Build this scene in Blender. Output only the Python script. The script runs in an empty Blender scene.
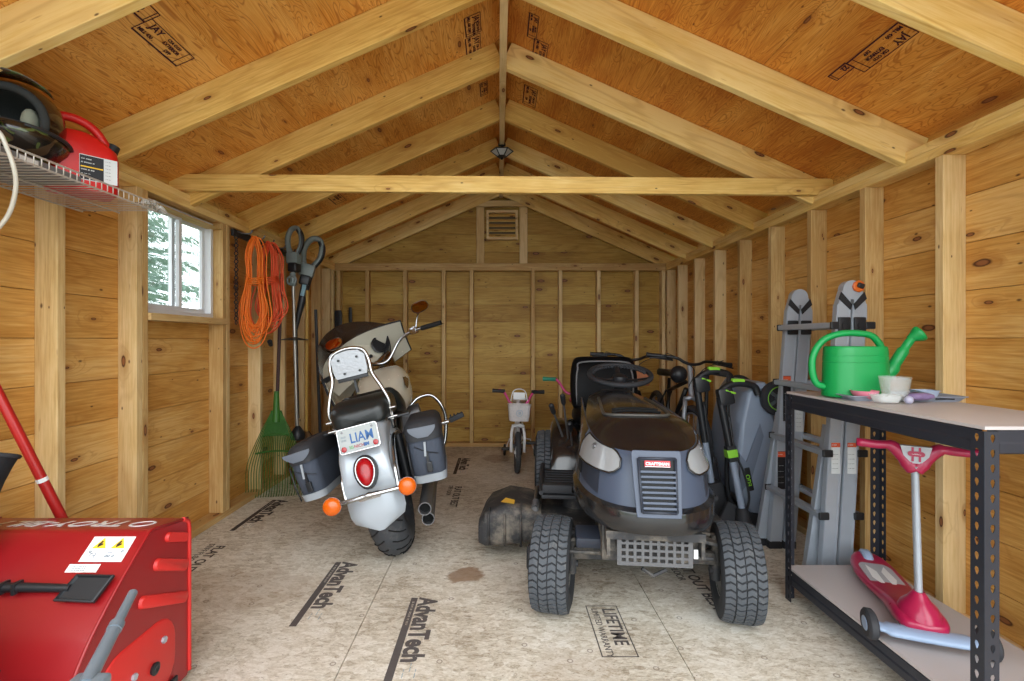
import bpy, bmesh, math, random
from mathutils import Vector, Matrix, Euler, Quaternion, noise
PI = math.pi
R = math.radians
random.seed(7)
scene = bpy.context.scene
COL = scene.collection

# ------------------------------------------------------------------ camera, sky, exposure
CAM_Z = 1.107
cam_data = bpy.data.cameras.new('camera')
cam_data.sensor_width = 36.0
cam_data.lens = 36.0 * 493 / 1024
cam_data.shift_x = 13 / 1024
cam_data.clip_start = 0.05
cam_data.clip_end = 200
cam = bpy.data.objects.new('camera', cam_data)
cam.location = (0, 0, CAM_Z)
cam.rotation_euler = (R(90), 0, 0)
COL.objects.link(cam)
scene.camera = cam

world = bpy.data.worlds.new('overcast_sky')
scene.world = world
world.use_nodes = True
wb = world.node_tree.nodes['Background']
wb.inputs[0].default_value = (0.86, 0.94, 1.0, 1)
wb.inputs[1].default_value = 2.6

sun_data = bpy.data.lights.new('sun', 'SUN')
sun_data.energy = 1.0
sun_data.angle = R(60)
sun_data.color = (1.0, 0.97, 0.93)
sun = bpy.data.objects.new('sun', sun_data)
sun.rotation_euler = (R(62), 0, R(8))     # low broad daylight coming in through the open doorway
COL.objects.link(sun)

scene.view_settings.view_transform = 'Standard'
scene.view_settings.look = 'None'
scene.view_settings.gamma = 1
scene.view_settings.use_curve_mapping = False
scene.view_settings.exposure = 0.62
scene.cycles.max_bounces = 10
scene.cycles.diffuse_bounces = 7
scene.cycles.glossy_bounces = 4
scene.cycles.transparent_max_bounces = 12
scene.cycles.sample_clamp_indirect = 6
scene.cycles.caustics_reflective = False
scene.cycles.caustics_refractive = False

# ------------------------------------------------------------------ small helpers
def lin(c):
    c = c / 255
    return c / 12.92 if c <= 0.04045 else ((c + 0.055) / 1.055) ** 2.4
def rgb(r, g, b):
    return (lin(r), lin(g), lin(b), 1)

class NT:
    def __init__(s, name):
        s.m = bpy.data.materials.new(name)
        s.m.use_nodes = True
        s.t = s.m.node_tree
        s.b = s.t.nodes['Principled BSDF']
    def n(s, kind, **kw):
        nd = s.t.nodes.new(kind)
        for k, v in kw.items():
            setattr(nd, k, v)
        return nd
    def l(s, a, b):
        s.t.links.new(a, b)
    def setin(s, nd, i, v):
        if isinstance(v, (int, float, tuple, list)):
            nd.inputs[i].default_value = v
        else:
            s.l(v, nd.inputs[i])
    def math(s, op, a, b=0.0, c=None, clamp=False):
        nd = s.n('ShaderNodeMath', operation=op, use_clamp=clamp)
        s.setin(nd, 0, a); s.setin(nd, 1, b)
        if c is not None:
            s.setin(nd, 2, c)
        return nd.outputs[0]
    def mix(s, f, a, b, blend='MIX'):
        nd = s.n('ShaderNodeMix', data_type='RGBA', blend_type=blend)
        s.setin(nd, 0, f); s.setin(nd, 6, a); s.setin(nd, 7, b)
        return nd.outputs[2]
    def noise(s, vec, scale, detail=3, rough=0.55, dist=0.0, dim='3D'):
        nd = s.n('ShaderNodeTexNoise', noise_dimensions=dim)
        if vec is not None:
            s.l(vec, nd.inputs['Vector'])
        nd.inputs['Scale'].default_value = scale
        nd.inputs['Detail'].default_value = detail
        nd.inputs['Roughness'].default_value = rough
        nd.inputs['Distortion'].default_value = dist
        return nd.outputs['Fac']
    def comb(s, x, y, z=0.0):
        nd = s.n('ShaderNodeCombineXYZ')
        s.setin(nd, 0, x); s.setin(nd, 1, y); s.setin(nd, 2, z)
        return nd.outputs[0]
    def smooth(s, v, a, b, lo=0.0, hi=1.0):
        nd = s.n('ShaderNodeMapRange', interpolation_type='SMOOTHSTEP')
        s.setin(nd, 0, v); s.setin(nd, 1, a); s.setin(nd, 2, b); s.setin(nd, 3, lo); s.setin(nd, 4, hi)
        return nd.outputs[0]
    def bump(s, h, strength=0.2, dist=0.01):
        nd = s.n('ShaderNodeBump')
        nd.inputs['Strength'].default_value = strength
        nd.inputs['Distance'].default_value = dist
        s.l(h, nd.inputs['Height'])
        s.l(nd.outputs[0], s.b.inputs['Normal'])

def mat(name, col, rough=0.5, metal=0.0, var=0.12, scale=12.0, coat=0.0, bump=0.0, bscale=60.0, trans=0.0, alpha=1.0,
        emit=None, estr=0.0, dirt=None, dirt_amt=0.0, spec=0.5, rvar=0.12, ior=1.45):
    """plain procedural surface: base colour with a little noise in tone and in roughness"""
    t = NT(name)
    tc = t.n('ShaderNodeTexCoord').outputs['Object']
    f = t.noise(tc, scale, 4)
    c2 = tuple(min(1, x * (1 - var)) for x in col[:3]) + (1,)
    c1 = tuple(min(1, x * (1 + var)) for x in col[:3]) + (1,)
    c = t.mix(f, c2, c1)
    if dirt is not None:
        d = t.smooth(t.noise(tc, scale * 0.6, 6, 0.7), 0.62 - dirt_amt * 0.3, 0.72)
        c = t.mix(t.math('MULTIPLY', d, min(1, dirt_amt)), c, dirt)
    t.l(c, t.b.inputs['Base Color'])
    t.l(t.math('MULTIPLY_ADD', f, rvar, max(0.02, rough - rvar / 2)), t.b.inputs['Roughness'])
    t.b.inputs['Metallic'].default_value = metal
    t.b.inputs['Coat Weight'].default_value = coat
    t.b.inputs['Coat Roughness'].default_value = 0.08
    t.b.inputs['Specular IOR Level'].default_value = spec
    t.b.inputs['IOR'].default_value = ior
    t.b.inputs['Transmission Weight'].default_value = trans
    t.b.inputs['Alpha'].default_value = alpha
    if emit:
        t.b.inputs['Emission Color'].default_value = emit
        t.b.inputs['Emission Strength'].default_value = estr
    if bump:
        t.bump(t.noise(tc, bscale, 3), bump, 0.004)
    return t.m

# ------------------------------------------------------------------ wood
def wood(name, lo, mid, hi, u='x', v='yz', board=0.0, rings=9.0, ring_dark=0.35, knots=0.5, knot_size=1.0, stretch=0.12,
         rough=0.55, knotcol=(0.055, 0.014, 0.006, 1), grainamt=0.5, vary=0.16, dist=0.4, vs_=6.0, lo_p=0.36, hi_p=0.64):
    """grain runs along axis u; concentric rings wrap round the knots; a different cut for each board or object"""
    t = NT(name)
    tc = t.n('ShaderNodeTexCoord').outputs['Object']
    sep = t.n('ShaderNodeSeparateXYZ'); t.l(tc, sep.inputs[0])
    ax = {'x': sep.outputs[0], 'y': sep.outputs[1], 'z': sep.outputs[2]}
    U = ax[u]
    V = ax[v[0]] if len(v) == 1 else t.math('ADD', ax[v[0]], ax[v[1]])
    rnd = t.n('ShaderNodeObjectInfo').outputs['Random']
    if board:
        bid = t.math('FLOOR', t.math('DIVIDE', V, board))
        wn = t.n('ShaderNodeTexWhiteNoise', noise_dimensions='2D')
        t.l(t.comb(bid, rnd), wn.inputs['Vector'])
        rnd = wn.outputs['Value']
    U = t.math('MULTIPLY_ADD', rnd, 37.0, U)
    V = t.math('MULTIPLY_ADD', rnd, 11.0, V)
    # knots
    kv = t.comb(t.math('MULTIPLY', U, 2.1), t.math('MULTIPLY', V, 5.2 if board else 6.5))
    vo = t.n('ShaderNodeTexVoronoi', voronoi_dimensions='2D', feature='F1')
    t.l(kv, vo.inputs['Vector']); vo.inputs['Scale'].default_value = 1.0
    vs = t.n('ShaderNodeSeparateColor'); t.l(vo.outputs['Color'], vs.inputs[0])
    has = t.math('LESS_THAN', vs.outputs[0], knots)
    ksz = t.math('MULTIPLY_ADD', vs.outputs[1], 0.055 * knot_size, 0.022 * knot_size)
    # physical distance from the knot centre
    df = t.n('ShaderNodeVectorMath', operation='SUBTRACT')
    t.l(kv, df.inputs[0]); t.l(vo.outputs['Position'], df.inputs[1])
    ds = t.n('ShaderNodeSeparateXYZ'); t.l(df.outputs[0], ds.inputs[0])
    wob = t.math('MULTIPLY_ADD', t.noise(t.comb(U, V, 0.0), 26, 2), 0.5, 0.75)
    dx = t.math('MULTIPLY', ds.outputs[0], 0.33); dy = t.math('MULTIPLY', ds.outputs[1], 0.34 if board else 0.30)
    kd = t.math('MULTIPLY', t.math('SQRT', t.math('ADD', t.math('MULTIPLY', dx, dx), t.math('MULTIPLY', dy, dy))), wob)
    rel = t.math('DIVIDE', kd, t.math('MULTIPLY', ksz, 0.42))
    core = t.math('MULTIPLY', t.smooth(rel, 1.0, 0.65), has)
    halo = t.math('MULTIPLY', t.smooth(rel, 3.2, 0.9), has)
    inner = t.math('MULTIPLY', t.smooth(rel, 0.75, 0.35), has)
    # grain streaks are pushed round the knot
    push = t.math('MULTIPLY', t.smooth(kd, 0.10, 0.0), t.math('MULTIPLY', has, 0.22))
    gv = t.comb(t.math('MULTIPLY', U, stretch * 6), t.math('MULTIPLY_ADD', push, 1.4, t.math('MULTIPLY', V, vs_)))
    base = t.noise(gv, 1.0, 2, 0.5, dist)
    ph = t.math('MULTIPLY', t.math('ADD', base, push), rings)
    tri = t.math('ABSOLUTE', t.math('SUBTRACT', t.math('FRACT', ph), 0.5))
    line = t.smooth(tri, 0.30, 0.5)
    fine = t.noise(t.comb(t.math('MULTIPLY', U, 5.0), t.math('MULTIPLY', V, 110.0)), 1.0, 4, 0.65)
    blot = t.noise(t.comb(t.math('MULTIPLY', U, 1.6), t.math('MULTIPLY', V, 4.5)), 1.0, 4, 0.6)
    ramp = t.n('ShaderNodeValToRGB')
    ramp.color_ramp.elements[0].position = lo_p; ramp.color_ramp.elements[0].color = lo
    ramp.color_ramp.elements[1].position = hi_p; ramp.color_ramp.elements[1].color = hi
    e = ramp.color_ramp.elements.new(0.5); e.color = mid
    k = t.math('ADD', t.math('MULTIPLY', fine, grainamt), t.math('MULTIPLY', blot, 1 - grainamt))
    k = t.math('ADD', k, t.math('MULTIPLY', t.math('SUBTRACT', rnd, 0.5), vary))
    t.l(k, ramp.inputs[0])
    c = ramp.outputs[0]
    dk = tuple(x * y for x, y in zip(lo[:3], (0.72, 0.55, 0.42))) + (1,)
    c = t.mix(t.math('MULTIPLY', line, ring_dark), c, dk)
    c = t.mix(t.math('MULTIPLY', halo, 0.45), c, dk)
    c = t.mix(core, c, knotcol)
    c = t.mix(t.math('MULTIPLY', inner, 0.75), c, (0.34, 0.13, 0.045, 1))
    # pin knots, nail heads and short dark flecks
    v3 = t.n('ShaderNodeTexVoronoi', voronoi_dimensions='2D', feature='F1')
    t.l(t.comb(t.math('MULTIPLY', U, 3.6), t.math('MULTIPLY', V, 7.5)), v3.inputs['Vector']); v3.inputs['Scale'].default_value = 1.0
    v3s = t.n('ShaderNodeSeparateColor'); t.l(v3.outputs['Color'], v3s.inputs[0])
    pin = t.math('MULTIPLY', t.smooth(t.math('MULTIPLY', v3.outputs['Distance'], wob), t.math('MULTIPLY_ADD', v3s.outputs[1], 0.03, 0.025), 0.012), t.math('LESS_THAN', v3s.outputs[0], knots * 0.75))
    c = t.mix(t.math('MULTIPLY', pin, 0.85), c, knotcol)
    fk = t.smooth(t.noise(t.comb(t.math('MULTIPLY', U, 7.0), t.math('MULTIPLY', V, 60.0)), 1.0, 2, 0.5), 0.70, 0.76)
    c = t.mix(t.math('MULTIPLY', fk, 0.45), c, dk)
    t.l(c, t.b.inputs['Base Color'])
    t.l(t.math('MULTIPLY_ADD', fine, 0.25, rough - 0.12), t.b.inputs['Roughness'])
    t.b.inputs['Specular IOR Level'].default_value = 0.3
    t.bump(t.math('ADD', fine, t.math('MULTIPLY', line, 0.4)), 0.12, 0.002)
    return t.m

# ------------------------------------------------------------------ mesh builder
class MB:
    def __init__(s):
        s.bm = bmesh.new()
    def box(s, c, size, rot=None, bevel=0.0):
        tmp = bmesh.new()
        bmesh.ops.create_cube(tmp, size=1.0)
        for v in tmp.verts:
            v.co = Vector((v.co.x * size[0], v.co.y * size[1], v.co.z * size[2]))
        if bevel > 0:
            bmesh.ops.bevel(tmp, geom=tmp.edges[:], offset=min(bevel, 0.49 * min(size)), segments=2, profile=0.6, affect='EDGES')
        M = Matrix.Translation(c)
        if rot is not None:
            M = M @ (rot.to_4x4() if isinstance(rot, Matrix) else Euler(rot).to_matrix().to_4x4())
        s.add(tmp, M)
        return s
    def add(s, tmp, M=None):
        if M is not None:
            tmp.transform(M)
        me = bpy.data.meshes.new('tmp')
        tmp.to_mesh(me); tmp.free()
        s.bm.from_mesh(me)
        bpy.data.meshes.remove(me)
    def rings(s, rings, closed=False, cap=True, flip=False):
        """skin a list of equally long point loops"""
        vs = [[s.bm.verts.new(p) for p in r] for r in rings]
        n = len(vs[0]); m = len(vs)
        for i in range(m if closed else m - 1):
            a, b = vs[i], vs[(i + 1) % m]
            for j in range(n):
                try:
                    s.bm.faces.new((a[j], a[(j + 1) % n], b[(j + 1) % n], b[j]))
                except ValueError:
                    pass
        if cap and not closed:
            for q in (vs[0], vs[-1]):
                try:
                    s.bm.faces.new(q)
                except ValueError:
                    pass
        return s
    def tube(s, pts, r, seg=8, closed=False, cap=True, flat=1.0):
        pts = [Vector(p) for p in pts]
        n = len(pts)
        rr = r if isinstance(r, (list, tuple)) else [r] * n
        rings = []
        up = None
        for i, p in enumerate(pts):
            if closed:
                d = pts[(i + 1) % n] - pts[i - 1]
            else:
                d = pts[min(i + 1, n - 1)] - pts[max(i - 1, 0)]
            if d.length < 1e-9:
                d = Vector((0, 0, 1))
            d.normalize()
            if up is None:
                up = d.orthogonal().normalized()
                if abs(d.z) < 0.9:
                    up = (Vector((0, 0, 1)) - d * d.z).normalized()
            else:
                up = (up - d * up.dot(d))
                up = up.normalized() if up.length > 1e-6 else d.orthogonal().normalized()
            side = d.cross(up)
            rings.append([p + (side * math.cos(2 * PI * k / seg) + up * flat * math.sin(2 * PI * k / seg)) * rr[i] for k in range(seg)])
        s.rings(rings, closed, cap)
        return s
    def cyl(s, a, b, r, r2=None, seg=16, cap=True):
        return s.tube([a, b], [r, r if r2 is None else r2], seg, cap=cap)
    def lathe(s, prof, M=None, seg=24, cap=True):
        """profile of (radius, height) about local z, placed by matrix M"""
        M = M or Matrix.Identity(4)
        s.rings([[M @ Vector((max(r, 1e-5) * math.cos(2 * PI * k / seg), max(r, 1e-5) * math.sin(2 * PI * k / seg), h)) for k in range(seg)] for r, h in prof], cap=cap)
        return s
    def torus(s, c, axis, R_, r, seg=32, rs=10, flat=1.0):
        axis = Vector(axis).normalized()
        a = axis.orthogonal().normalized(); b = axis.cross(a)
        c = Vector(c)
        rings = []
        for i in range(seg):
            t_ = 2 * PI * i / seg
            d = a * math.cos(t_) + b * math.sin(t_)
            rings.append([c + d * (R_ + r * math.cos(2 * PI * k / rs)) + axis * (r * flat * math.sin(2 * PI * k / rs)) for k in range(rs)])
        s.rings(rings, closed=True)
        return s
    def ball(s, c, rad, seg=16, rot=None):
        tmp = bmesh.new()
        bmesh.ops.create_uvsphere(tmp, u_segments=seg, v_segments=max(6, seg // 2), radius=1.0)
        if isinstance(rad, (int, float)):
            rad = (rad,) * 3
        M = Matrix.Translation(c)
        if rot is not None:
            M = M @ Euler(rot).to_matrix().to_4x4()
        s.add(tmp, M @ Matrix.Diagonal((*rad, 1)))
        return s
    def prism(s, outline, axis, a, b):
        """extrude a 2-D outline along an axis from a to b; outline lies in the two other axes (in xyz order)"""
        def P(u, v, w):
            return {'x': (w, u, v), 'y': (u, w, v), 'z': (u, v, w)}[axis]
        s.rings([[P(u, v, a) for u, v in outline], [P(u, v, b) for u, v in outline]])
        return s
    def quad(s, pts):
        vs = [s.bm.verts.new(p) for p in pts]
        s.bm.faces.new(vs)
        return s
    def sheet(s, grid, thick=0.0):
        """grid[i][j] of points -> surface, given a thickness along its normals"""
        tmp = bmesh.new()
        vs = [[tmp.verts.new(p) for p in row] for row in grid]
        for i in range(len(vs) - 1):
            for j in range(len(vs[0]) - 1):
                tmp.faces.new((vs[i][j], vs[i + 1][j], vs[i + 1][j + 1], vs[i][j + 1]))
        if thick:
            bmesh.ops.recalc_face_normals(tmp, faces=tmp.faces[:])
            bmesh.ops.solidify(tmp, geom=tmp.faces[:], thickness=thick)
        s.add(tmp)
        return s
    def build(s, name, m, parent=None, smooth=35, bevel=0.0, subsurf=0, M=None, loc=None, recalc=True):
        if recalc:
            bmesh.ops.recalc_face_normals(s.bm, faces=s.bm.faces[:])
        me = bpy.data.meshes.new(name)
        if M is not None:
            s.bm.transform(M)
        s.bm.to_mesh(me); s.bm.free()
        if m is not None:
            me.materials.append(m)
        o = bpy.data.objects.new(name, me)
        COL.objects.link(o)
        if parent is not None:
            o.parent = parent
        if loc is not None:
            o.location = loc
        if bevel > 0:
            b = o.modifiers.new('bevel', 'BEVEL'); b.width = bevel; b.segments = 2; b.limit_method = 'ANGLE'; b.angle_limit = R(40)
        if subsurf:
            q = o.modifiers.new('subsurf', 'SUBSURF'); q.levels = subsurf; q.render_levels = subsurf
        if smooth:
            me.polygons.foreach_set('use_smooth', [True] * len(me.polygons))
            if smooth < 180:
                me.set_sharp_from_angle(angle=R(smooth))
        return o

def tag(o, label=None, cat=None, group=None, kind=None):
    if label: o['label'] = label
    if cat: o['category'] = cat
    if group: o['group'] = group
    if kind: o['kind'] = kind
    return o
def thing(name, label, cat, loc=(0, 0, 0), rot=(0, 0, 0), group=None):
    o = bpy.data.objects.new(name, None)
    o.empty_display_size = 0.05
    COL.objects.link(o)
    o.location = loc; o.rotation_euler = rot
    return tag(o, label, cat, group)
def copy_tree(o, parent=None):
    c = o.copy(); COL.objects.link(c)
    if parent is not None:
        c.parent = parent
    for ch in list(o.children):
        copy_tree(ch, c)
    return c
def P(px, py, D):
    return Vector(((px - 499) / 493 * D, D, CAM_Z - (py - 340) / 493 * D))
def spline(pts, n=6, closed=False):
    """Catmull-Rom through the points"""
    pts = [Vector(p) for p in pts]
    out = []
    m = len(pts)
    for i in range(m if closed else m - 1):
        p0 = pts[i - 1] if (i > 0 or closed) else pts[0] * 2 - pts[1]
        p1 = pts[i]; p2 = pts[(i + 1) % m]
        p3 = pts[(i + 2) % m] if (i + 2 < m or closed) else p2 * 2 - p1
        for k in range(n):
            t_ = k / n
            out.append(0.5 * ((2 * p1) + (p2 - p0) * t_ + (2 * p0 - 5 * p1 + 4 * p2 - p3) * t_ ** 2 + (3 * p1 - p0 - 3 * p2 + p3) * t_ ** 3))
    if not closed:
        out.append(pts[-1])
    return out
def rrect(w, h, r, n=4, cx=0, cy=0):
    out = []
    for (sx, sy, a0) in ((1, 1, 0), (-1, 1, 90), (-1, -1, 180), (1, -1, 270)):
        for k in range(n + 1):
            a = R(a0 + 90 * k / n)
            out.append((cx + sx * (w / 2 - r) + r * math.cos(a), cy + sy * (h / 2 - r) + r * math.sin(a)))
    return out
def text(body, size, M, m, parent, name='lettering', bold=0.0, sx=1.0, align='LEFT', depth=0.0004, spacing=1.0, shear=0.0):
    cu = bpy.data.curves.new('t', 'FONT')
    cu.body = body; cu.size = size; cu.align_x = align; cu.offset = bold; cu.extrude = depth; cu.space_character = spacing; cu.shear = shear
    cu.resolution_u = 3
    o = bpy.data.objects.new('t', cu); COL.objects.link(o)
    dg = bpy.context.evaluated_depsgraph_get()
    me = bpy.data.meshes.new_from_object(o.evaluated_get(dg))
    bpy.data.objects.remove(o); bpy.data.curves.remove(cu)
    me.name = name
    me.transform(M @ Matrix.Diagonal((sx, 1, 1, 1)))
    me.materials.clear(); me.materials.append(m)
    ob = bpy.data.objects.new(name, me); COL.objects.link(ob)
    if parent is not None:
        ob.parent = parent
    return ob
def frame(origin, xdir, ydir):
    """matrix whose x and y axes lie along the two directions"""
    x = Vector(xdir).normalized(); y = Vector(ydir); y = (y - x * x.dot(y)).normalized(); z = x.cross(y)
    M = Matrix((x, y, z)).transposed().to_4x4()
    M.translation = Vector(origin)
    return M
# ------------------------------------------------------------------ the shed shell
XL, XR = -1.71, 1.74            # inner faces of the studs
SL, SR = XL - 0.089, XR + 0.089 # inner faces of the siding
YF, YB = 0.55, 5.135            # doorway plane, inner face of the back studs
SB = YB + 0.089
PT = 1.912                      # top of the double top plate
XC = 0.022                      # ridge
RB = 2.625; SLOPE = 0.444       # underside of rafters at ridge, roof pitch
ST = RB + 0.155                 # underside of sheathing at ridge

W_siding_y = wood('pine_siding_along_wall', rgb(180, 124, 54), rgb(206, 154, 80), rgb(222, 180, 112), u='y', v='z', board=0.186, rings=8, ring_dark=0.26, knots=0.66, knot_size=1.05, dist=0.9)
W_siding_x = wood('pine_siding_dim_back', rgb(150, 110, 42), rgb(178, 140, 64), rgb(196, 162, 84), u='x', v='z', board=0.186, rings=8, ring_dark=0.30, knots=0.66, knot_size=1.0, dist=0.9)  # same pine, darker: the dimmer light at the back is put into the colour
W_stud = wood('spruce_framing', rgb(184, 146, 90), rgb(208, 176, 120), rgb(224, 196, 146), u='x', v='yz', rings=6, ring_dark=0.2, knots=0.8, knot_size=0.8, vary=0.28)
W_rafter = wood('spruce_rafter', rgb(206, 162, 84), rgb(228, 190, 110), rgb(240, 210, 142), u='x', v='yz', rings=6, ring_dark=0.28, knots=0.75, knot_size=0.85, vary=0.25)
W_ply = wood('fir_plywood', rgb(188, 112, 40), rgb(218, 150, 64), rgb(236, 180, 98), u='y', v='x', rings=20, ring_dark=0.62, knots=0.16, knot_size=0.9, stretch=0.26, grainamt=0.45, knotcol=(0.13, 0.03, 0.012, 1), dist=1.5, vs_=8.0)

def lumber(name, a, b, w, h, m, parent, up=(0, 0, 1), bevel=0.003):
    """a board from a to b; w across, h along 'up'; grain follows its own length"""
    a = Vector(a); b = Vector(b)
    d = b - a; L = d.length; d.normalize()
    up = Vector(up); z = (up - d * up.dot(d)).normalized(); y = z.cross(d)
    mb = MB(); mb.box((0, 0, 0), (L, w, h))
    o = mb.build(name, m, parent, smooth=0, bevel=bevel)
    M = Matrix((d, y, z)).transposed().to_4x4(); M.translation = (a + b) / 2
    o.matrix_world = M
    return o
def framing(parent, name, *a, **k):
    return lumber(name, *a, **k, parent=parent) if False else lumber(name, a[0], a[1], a[2], a[3], a[4], parent, **k)

# floor: tongue and groove subfloor panels with open seams
def osb():
    t = NT('subfloor_panel')
    tc = t.n('ShaderNodeTexCoord').outputs['Object']
    mp = t.n('ShaderNodeMapping'); t.l(tc, mp.inputs[0]); mp.inputs['Scale'].default_value = (1.0, 1.9, 1); mp.inputs['Rotation'].default_value = (0, 0, R(24))
    warp = t.n('ShaderNodeTexNoise'); t.l(tc, warp.inputs['Vector']); warp.inputs['Scale'].default_value = 5
    ad = t.n('ShaderNodeVectorMath', operation='MULTIPLY_ADD'); t.l(warp.outputs['Color'], ad.inputs[0]); ad.inputs[1].default_value = (0.10, 0.10, 0); t.l(mp.outputs[0], ad.inputs[2])
    flake = t.noise(ad.outputs[0], 58, 5, 0.75)
    vo = t.n('ShaderNodeTexVoronoi'); t.l(ad.outputs[0], vo.inputs['Vector']); vo.inputs['Scale'].default_value = 30
    vs = t.n('ShaderNodeSeparateColor'); t.l(vo.outputs['Color'], vs.inputs[0])
    big = t.noise(tc, 1.6, 5, 0.6)
    k = t.math('ADD', t.math('MULTIPLY', flake, 0.50), t.math('ADD', t.math('MULTIPLY', vs.outputs[0], 0.12), t.math('MULTIPLY', big, 0.38)))
    rp = t.n('ShaderNodeValToRGB'); t.l(k, rp.inputs[0])
    rp.color_ramp.elements[0].position = 0.36; rp.color_ramp.elements[0].color = rgb(140, 126, 106)
    rp.color_ramp.elements[1].position = 0.61; rp.color_ramp.elements[1].color = rgb(222, 216, 204)
    e = rp.color_ramp.elements.new(0.48); e.color = rgb(196, 186, 168)
    c = rp.outputs[0]
    # dark bark flecks, pale scuffs
    mp2 = t.n('ShaderNodeMapping'); t.l(tc, mp2.inputs[0]); mp2.inputs['Scale'].default_value = (1, 3.0, 1); mp2.inputs['Rotation'].default_value = (0, 0, R(-28))
    fl = t.smooth(t.noise(mp2.outputs[0], 60, 3, 0.65), 0.62, 0.68)
    c = t.mix(t.math('MULTIPLY', fl, 0.85), c, rgb(104, 80, 54))
    mp3 = t.n('ShaderNodeMapping'); t.l(tc, mp3.inputs[0]); mp3.inputs['Scale'].default_value = (1, 2.6, 1); mp3.inputs['Rotation'].default_value = (0, 0, R(40))
    sc = t.smooth(t.noise(mp3.outputs[0], 42, 4, 0.6), 0.58, 0.70)
    c = t.mix(t.math('MULTIPLY', sc, 0.55), c, rgb(234, 230, 222))
    # brown spill stains
    sp = t.n('ShaderNodeSeparateXYZ'); t.l(tc, sp.inputs[0])
    wobn = t.noise(tc, 9, 5, 0.7)
    for (sx, sy, rx, ry, amt) in ((-0.155, 2.33, 0.10, 0.085, 0.75), (-0.02, 4.62, 0.14, 0.17, 0.45), (0.9, 4.0, 0.5, 0.5, 0.25), (-1.2, 2.2, 0.5, 0.2, 0.22), (0.25, 1.5, 0.2, 0.3, 0.15)):
        dx = t.math('DIVIDE', t.math('SUBTRACT', sp.outputs[0], sx), rx)
        dy = t.math('DIVIDE', t.math('SUBTRACT', sp.outputs[1], sy), ry)
        dd = t.math('SQRT', t.math('ADD', t.math('MULTIPLY', dx, dx), t.math('MULTIPLY', dy, dy)))
        dd = t.math('MULTIPLY', dd, t.math('MULTIPLY_ADD', wobn, 1.5, 0.3))
        c = t.mix(t.math('MULTIPLY', t.smooth(dd, 1.05, 0.75), amt), c, rgb(128, 92, 58))
    # small nail heads / ink dots in a loose grid
    v2 = t.n('ShaderNodeTexVoronoi', voronoi_dimensions='2D'); t.l(tc, v2.inputs['Vector']); v2.inputs['Scale'].default_value = 4.6
    v2s = t.n('ShaderNodeSeparateColor'); t.l(v2.outputs['Color'], v2s.inputs[0])
    ring = t.math('MULTIPLY', t.smooth(t.math('ABSOLUTE', t.math('SUBTRACT', v2.outputs['Distance'], 0.040)), 0.016, 0.006), t.math('LESS_THAN', v2s.outputs[0], 0.55))
    c = t.mix(t.math('MULTIPLY', ring, 0.6), c, rgb(96, 76, 62))
    t.l(c, t.b.inputs['Base Color'])
    t.b.inputs['Roughness'].default_value = 0.62
    t.bump(flake, 0.15, 0.003)
    return t.m
M_osb = osb()
mb = MB()
xs = [SL - 0.02, -0.537, 0.640, SR + 0.02]
for i in range(3):
    ys = [YF, 4.55, 5.26] if i != 1 else [YF, 4.27, 5.26]
    for j in range(len(ys) - 1):
        x0, x1, y0, y1 = xs[i] + 0.0015, xs[i + 1] - 0.0015, ys[j] + 0.0008, ys[j + 1] - 0.0008
        mb.box(((x0 + x1) / 2, (y0 + y1) / 2, -0.009), (x1 - x0, y1 - y0, 0.018), bevel=0.0015)
floor = tag(mb.build('floor', M_osb, smooth=0), kind='structure')
mb = MB(); mb.box((0.015, 2.9, -0.085), (3.66, 4.7, 0.13))
tag(mb.build('trim_floor_frame', W_stud, smooth=0), kind='structure')

M_ink = mat('floor_ink', rgb(84, 78, 76), 0.7, var=0.3, scale=40)
M_ink2 = mat('floor_ink_dark', rgb(52, 42, 40), 0.7, var=0.3, scale=40)
M_ink3 = mat('floor_ink_blue', rgb(120, 150, 165), 0.7, var=0.3, scale=40)
def floor_M(x, y):      # reads from far to near, tops of the letters to the right
    return frame((x, y, 0.0006), (0, -1, 0), (1, 0, 0))
def brand_print(x, y, m, s=1.0):
    mb = MB(); mb.box((x, y - 0.30 * s, 0.0006), (0.030 * s, 0.60 * s, 0.0008)); mb.build('printed_bar', m, floor, smooth=0)
    text('AdvanTech', 0.118 * s, floor_M(x + 0.026 * s, y + 0.0), m, floor, 'printed_lettering', bold=0.0040, sx=0.86, shear=0.0)
    text('= == = === = ==', 0.024 * s, floor_M(x - 0.008 * s, y - 0.03), M_osb, floor, 'printed_lettering', sx=1.1, depth=0.0006)
    for k in range(3):
        text('~ ~~', 0.022, floor_M(x + 0.036 + k * 0.02, y - 0.50 * s + (k % 2) * .03), M_ink3, floor, 'printed_lettering')
for (x, y, m, s) in ((-0.800, 2.46, M_ink, 0.92), (-0.362, 2.12, M_ink, 0.92), (-1.555, 3.42, M_ink2, 0.92), (-0.368, 4.64, M_ink2, 0.92)):
    brand_print(x, y, m, s)
def slogan(x, y, m, s=1.0):
    text('FLAT OUT BEST', 0.075 * s, floor_M(x, y), m, floor, 'printed_lettering', bold=0.0012, sx=0.92)
    text('STIFF FLOOR', 0.048 * s, floor_M(x - 0.052 * s, y + 0.02), m, floor, 'printed_lettering', sx=0.9)
slogan(-0.33, 3.74, M_ink2, 0.95); slogan(-1.52, 2.66, M_ink2, 0.95); slogan(0.885, 2.50, M_ink, 1.0)
mb = MB()
for (x0, y0, x1, y1) in ((0.362, 1.725, 0.362, 2.055), (0.488, 1.725, 0.488, 2.055), (0.362, 1.725, 0.488, 1.725), (0.362, 2.055, 0.488, 2.055)):
    mb.box(((x0 + x1) / 2, (y0 + y1) / 2, 0.0006), (abs(x1 - x0) + 0.004, abs(y1 - y0) + 0.004, 0.0008))
mb.build('printed_frame', M_ink, floor, smooth=0)
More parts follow.
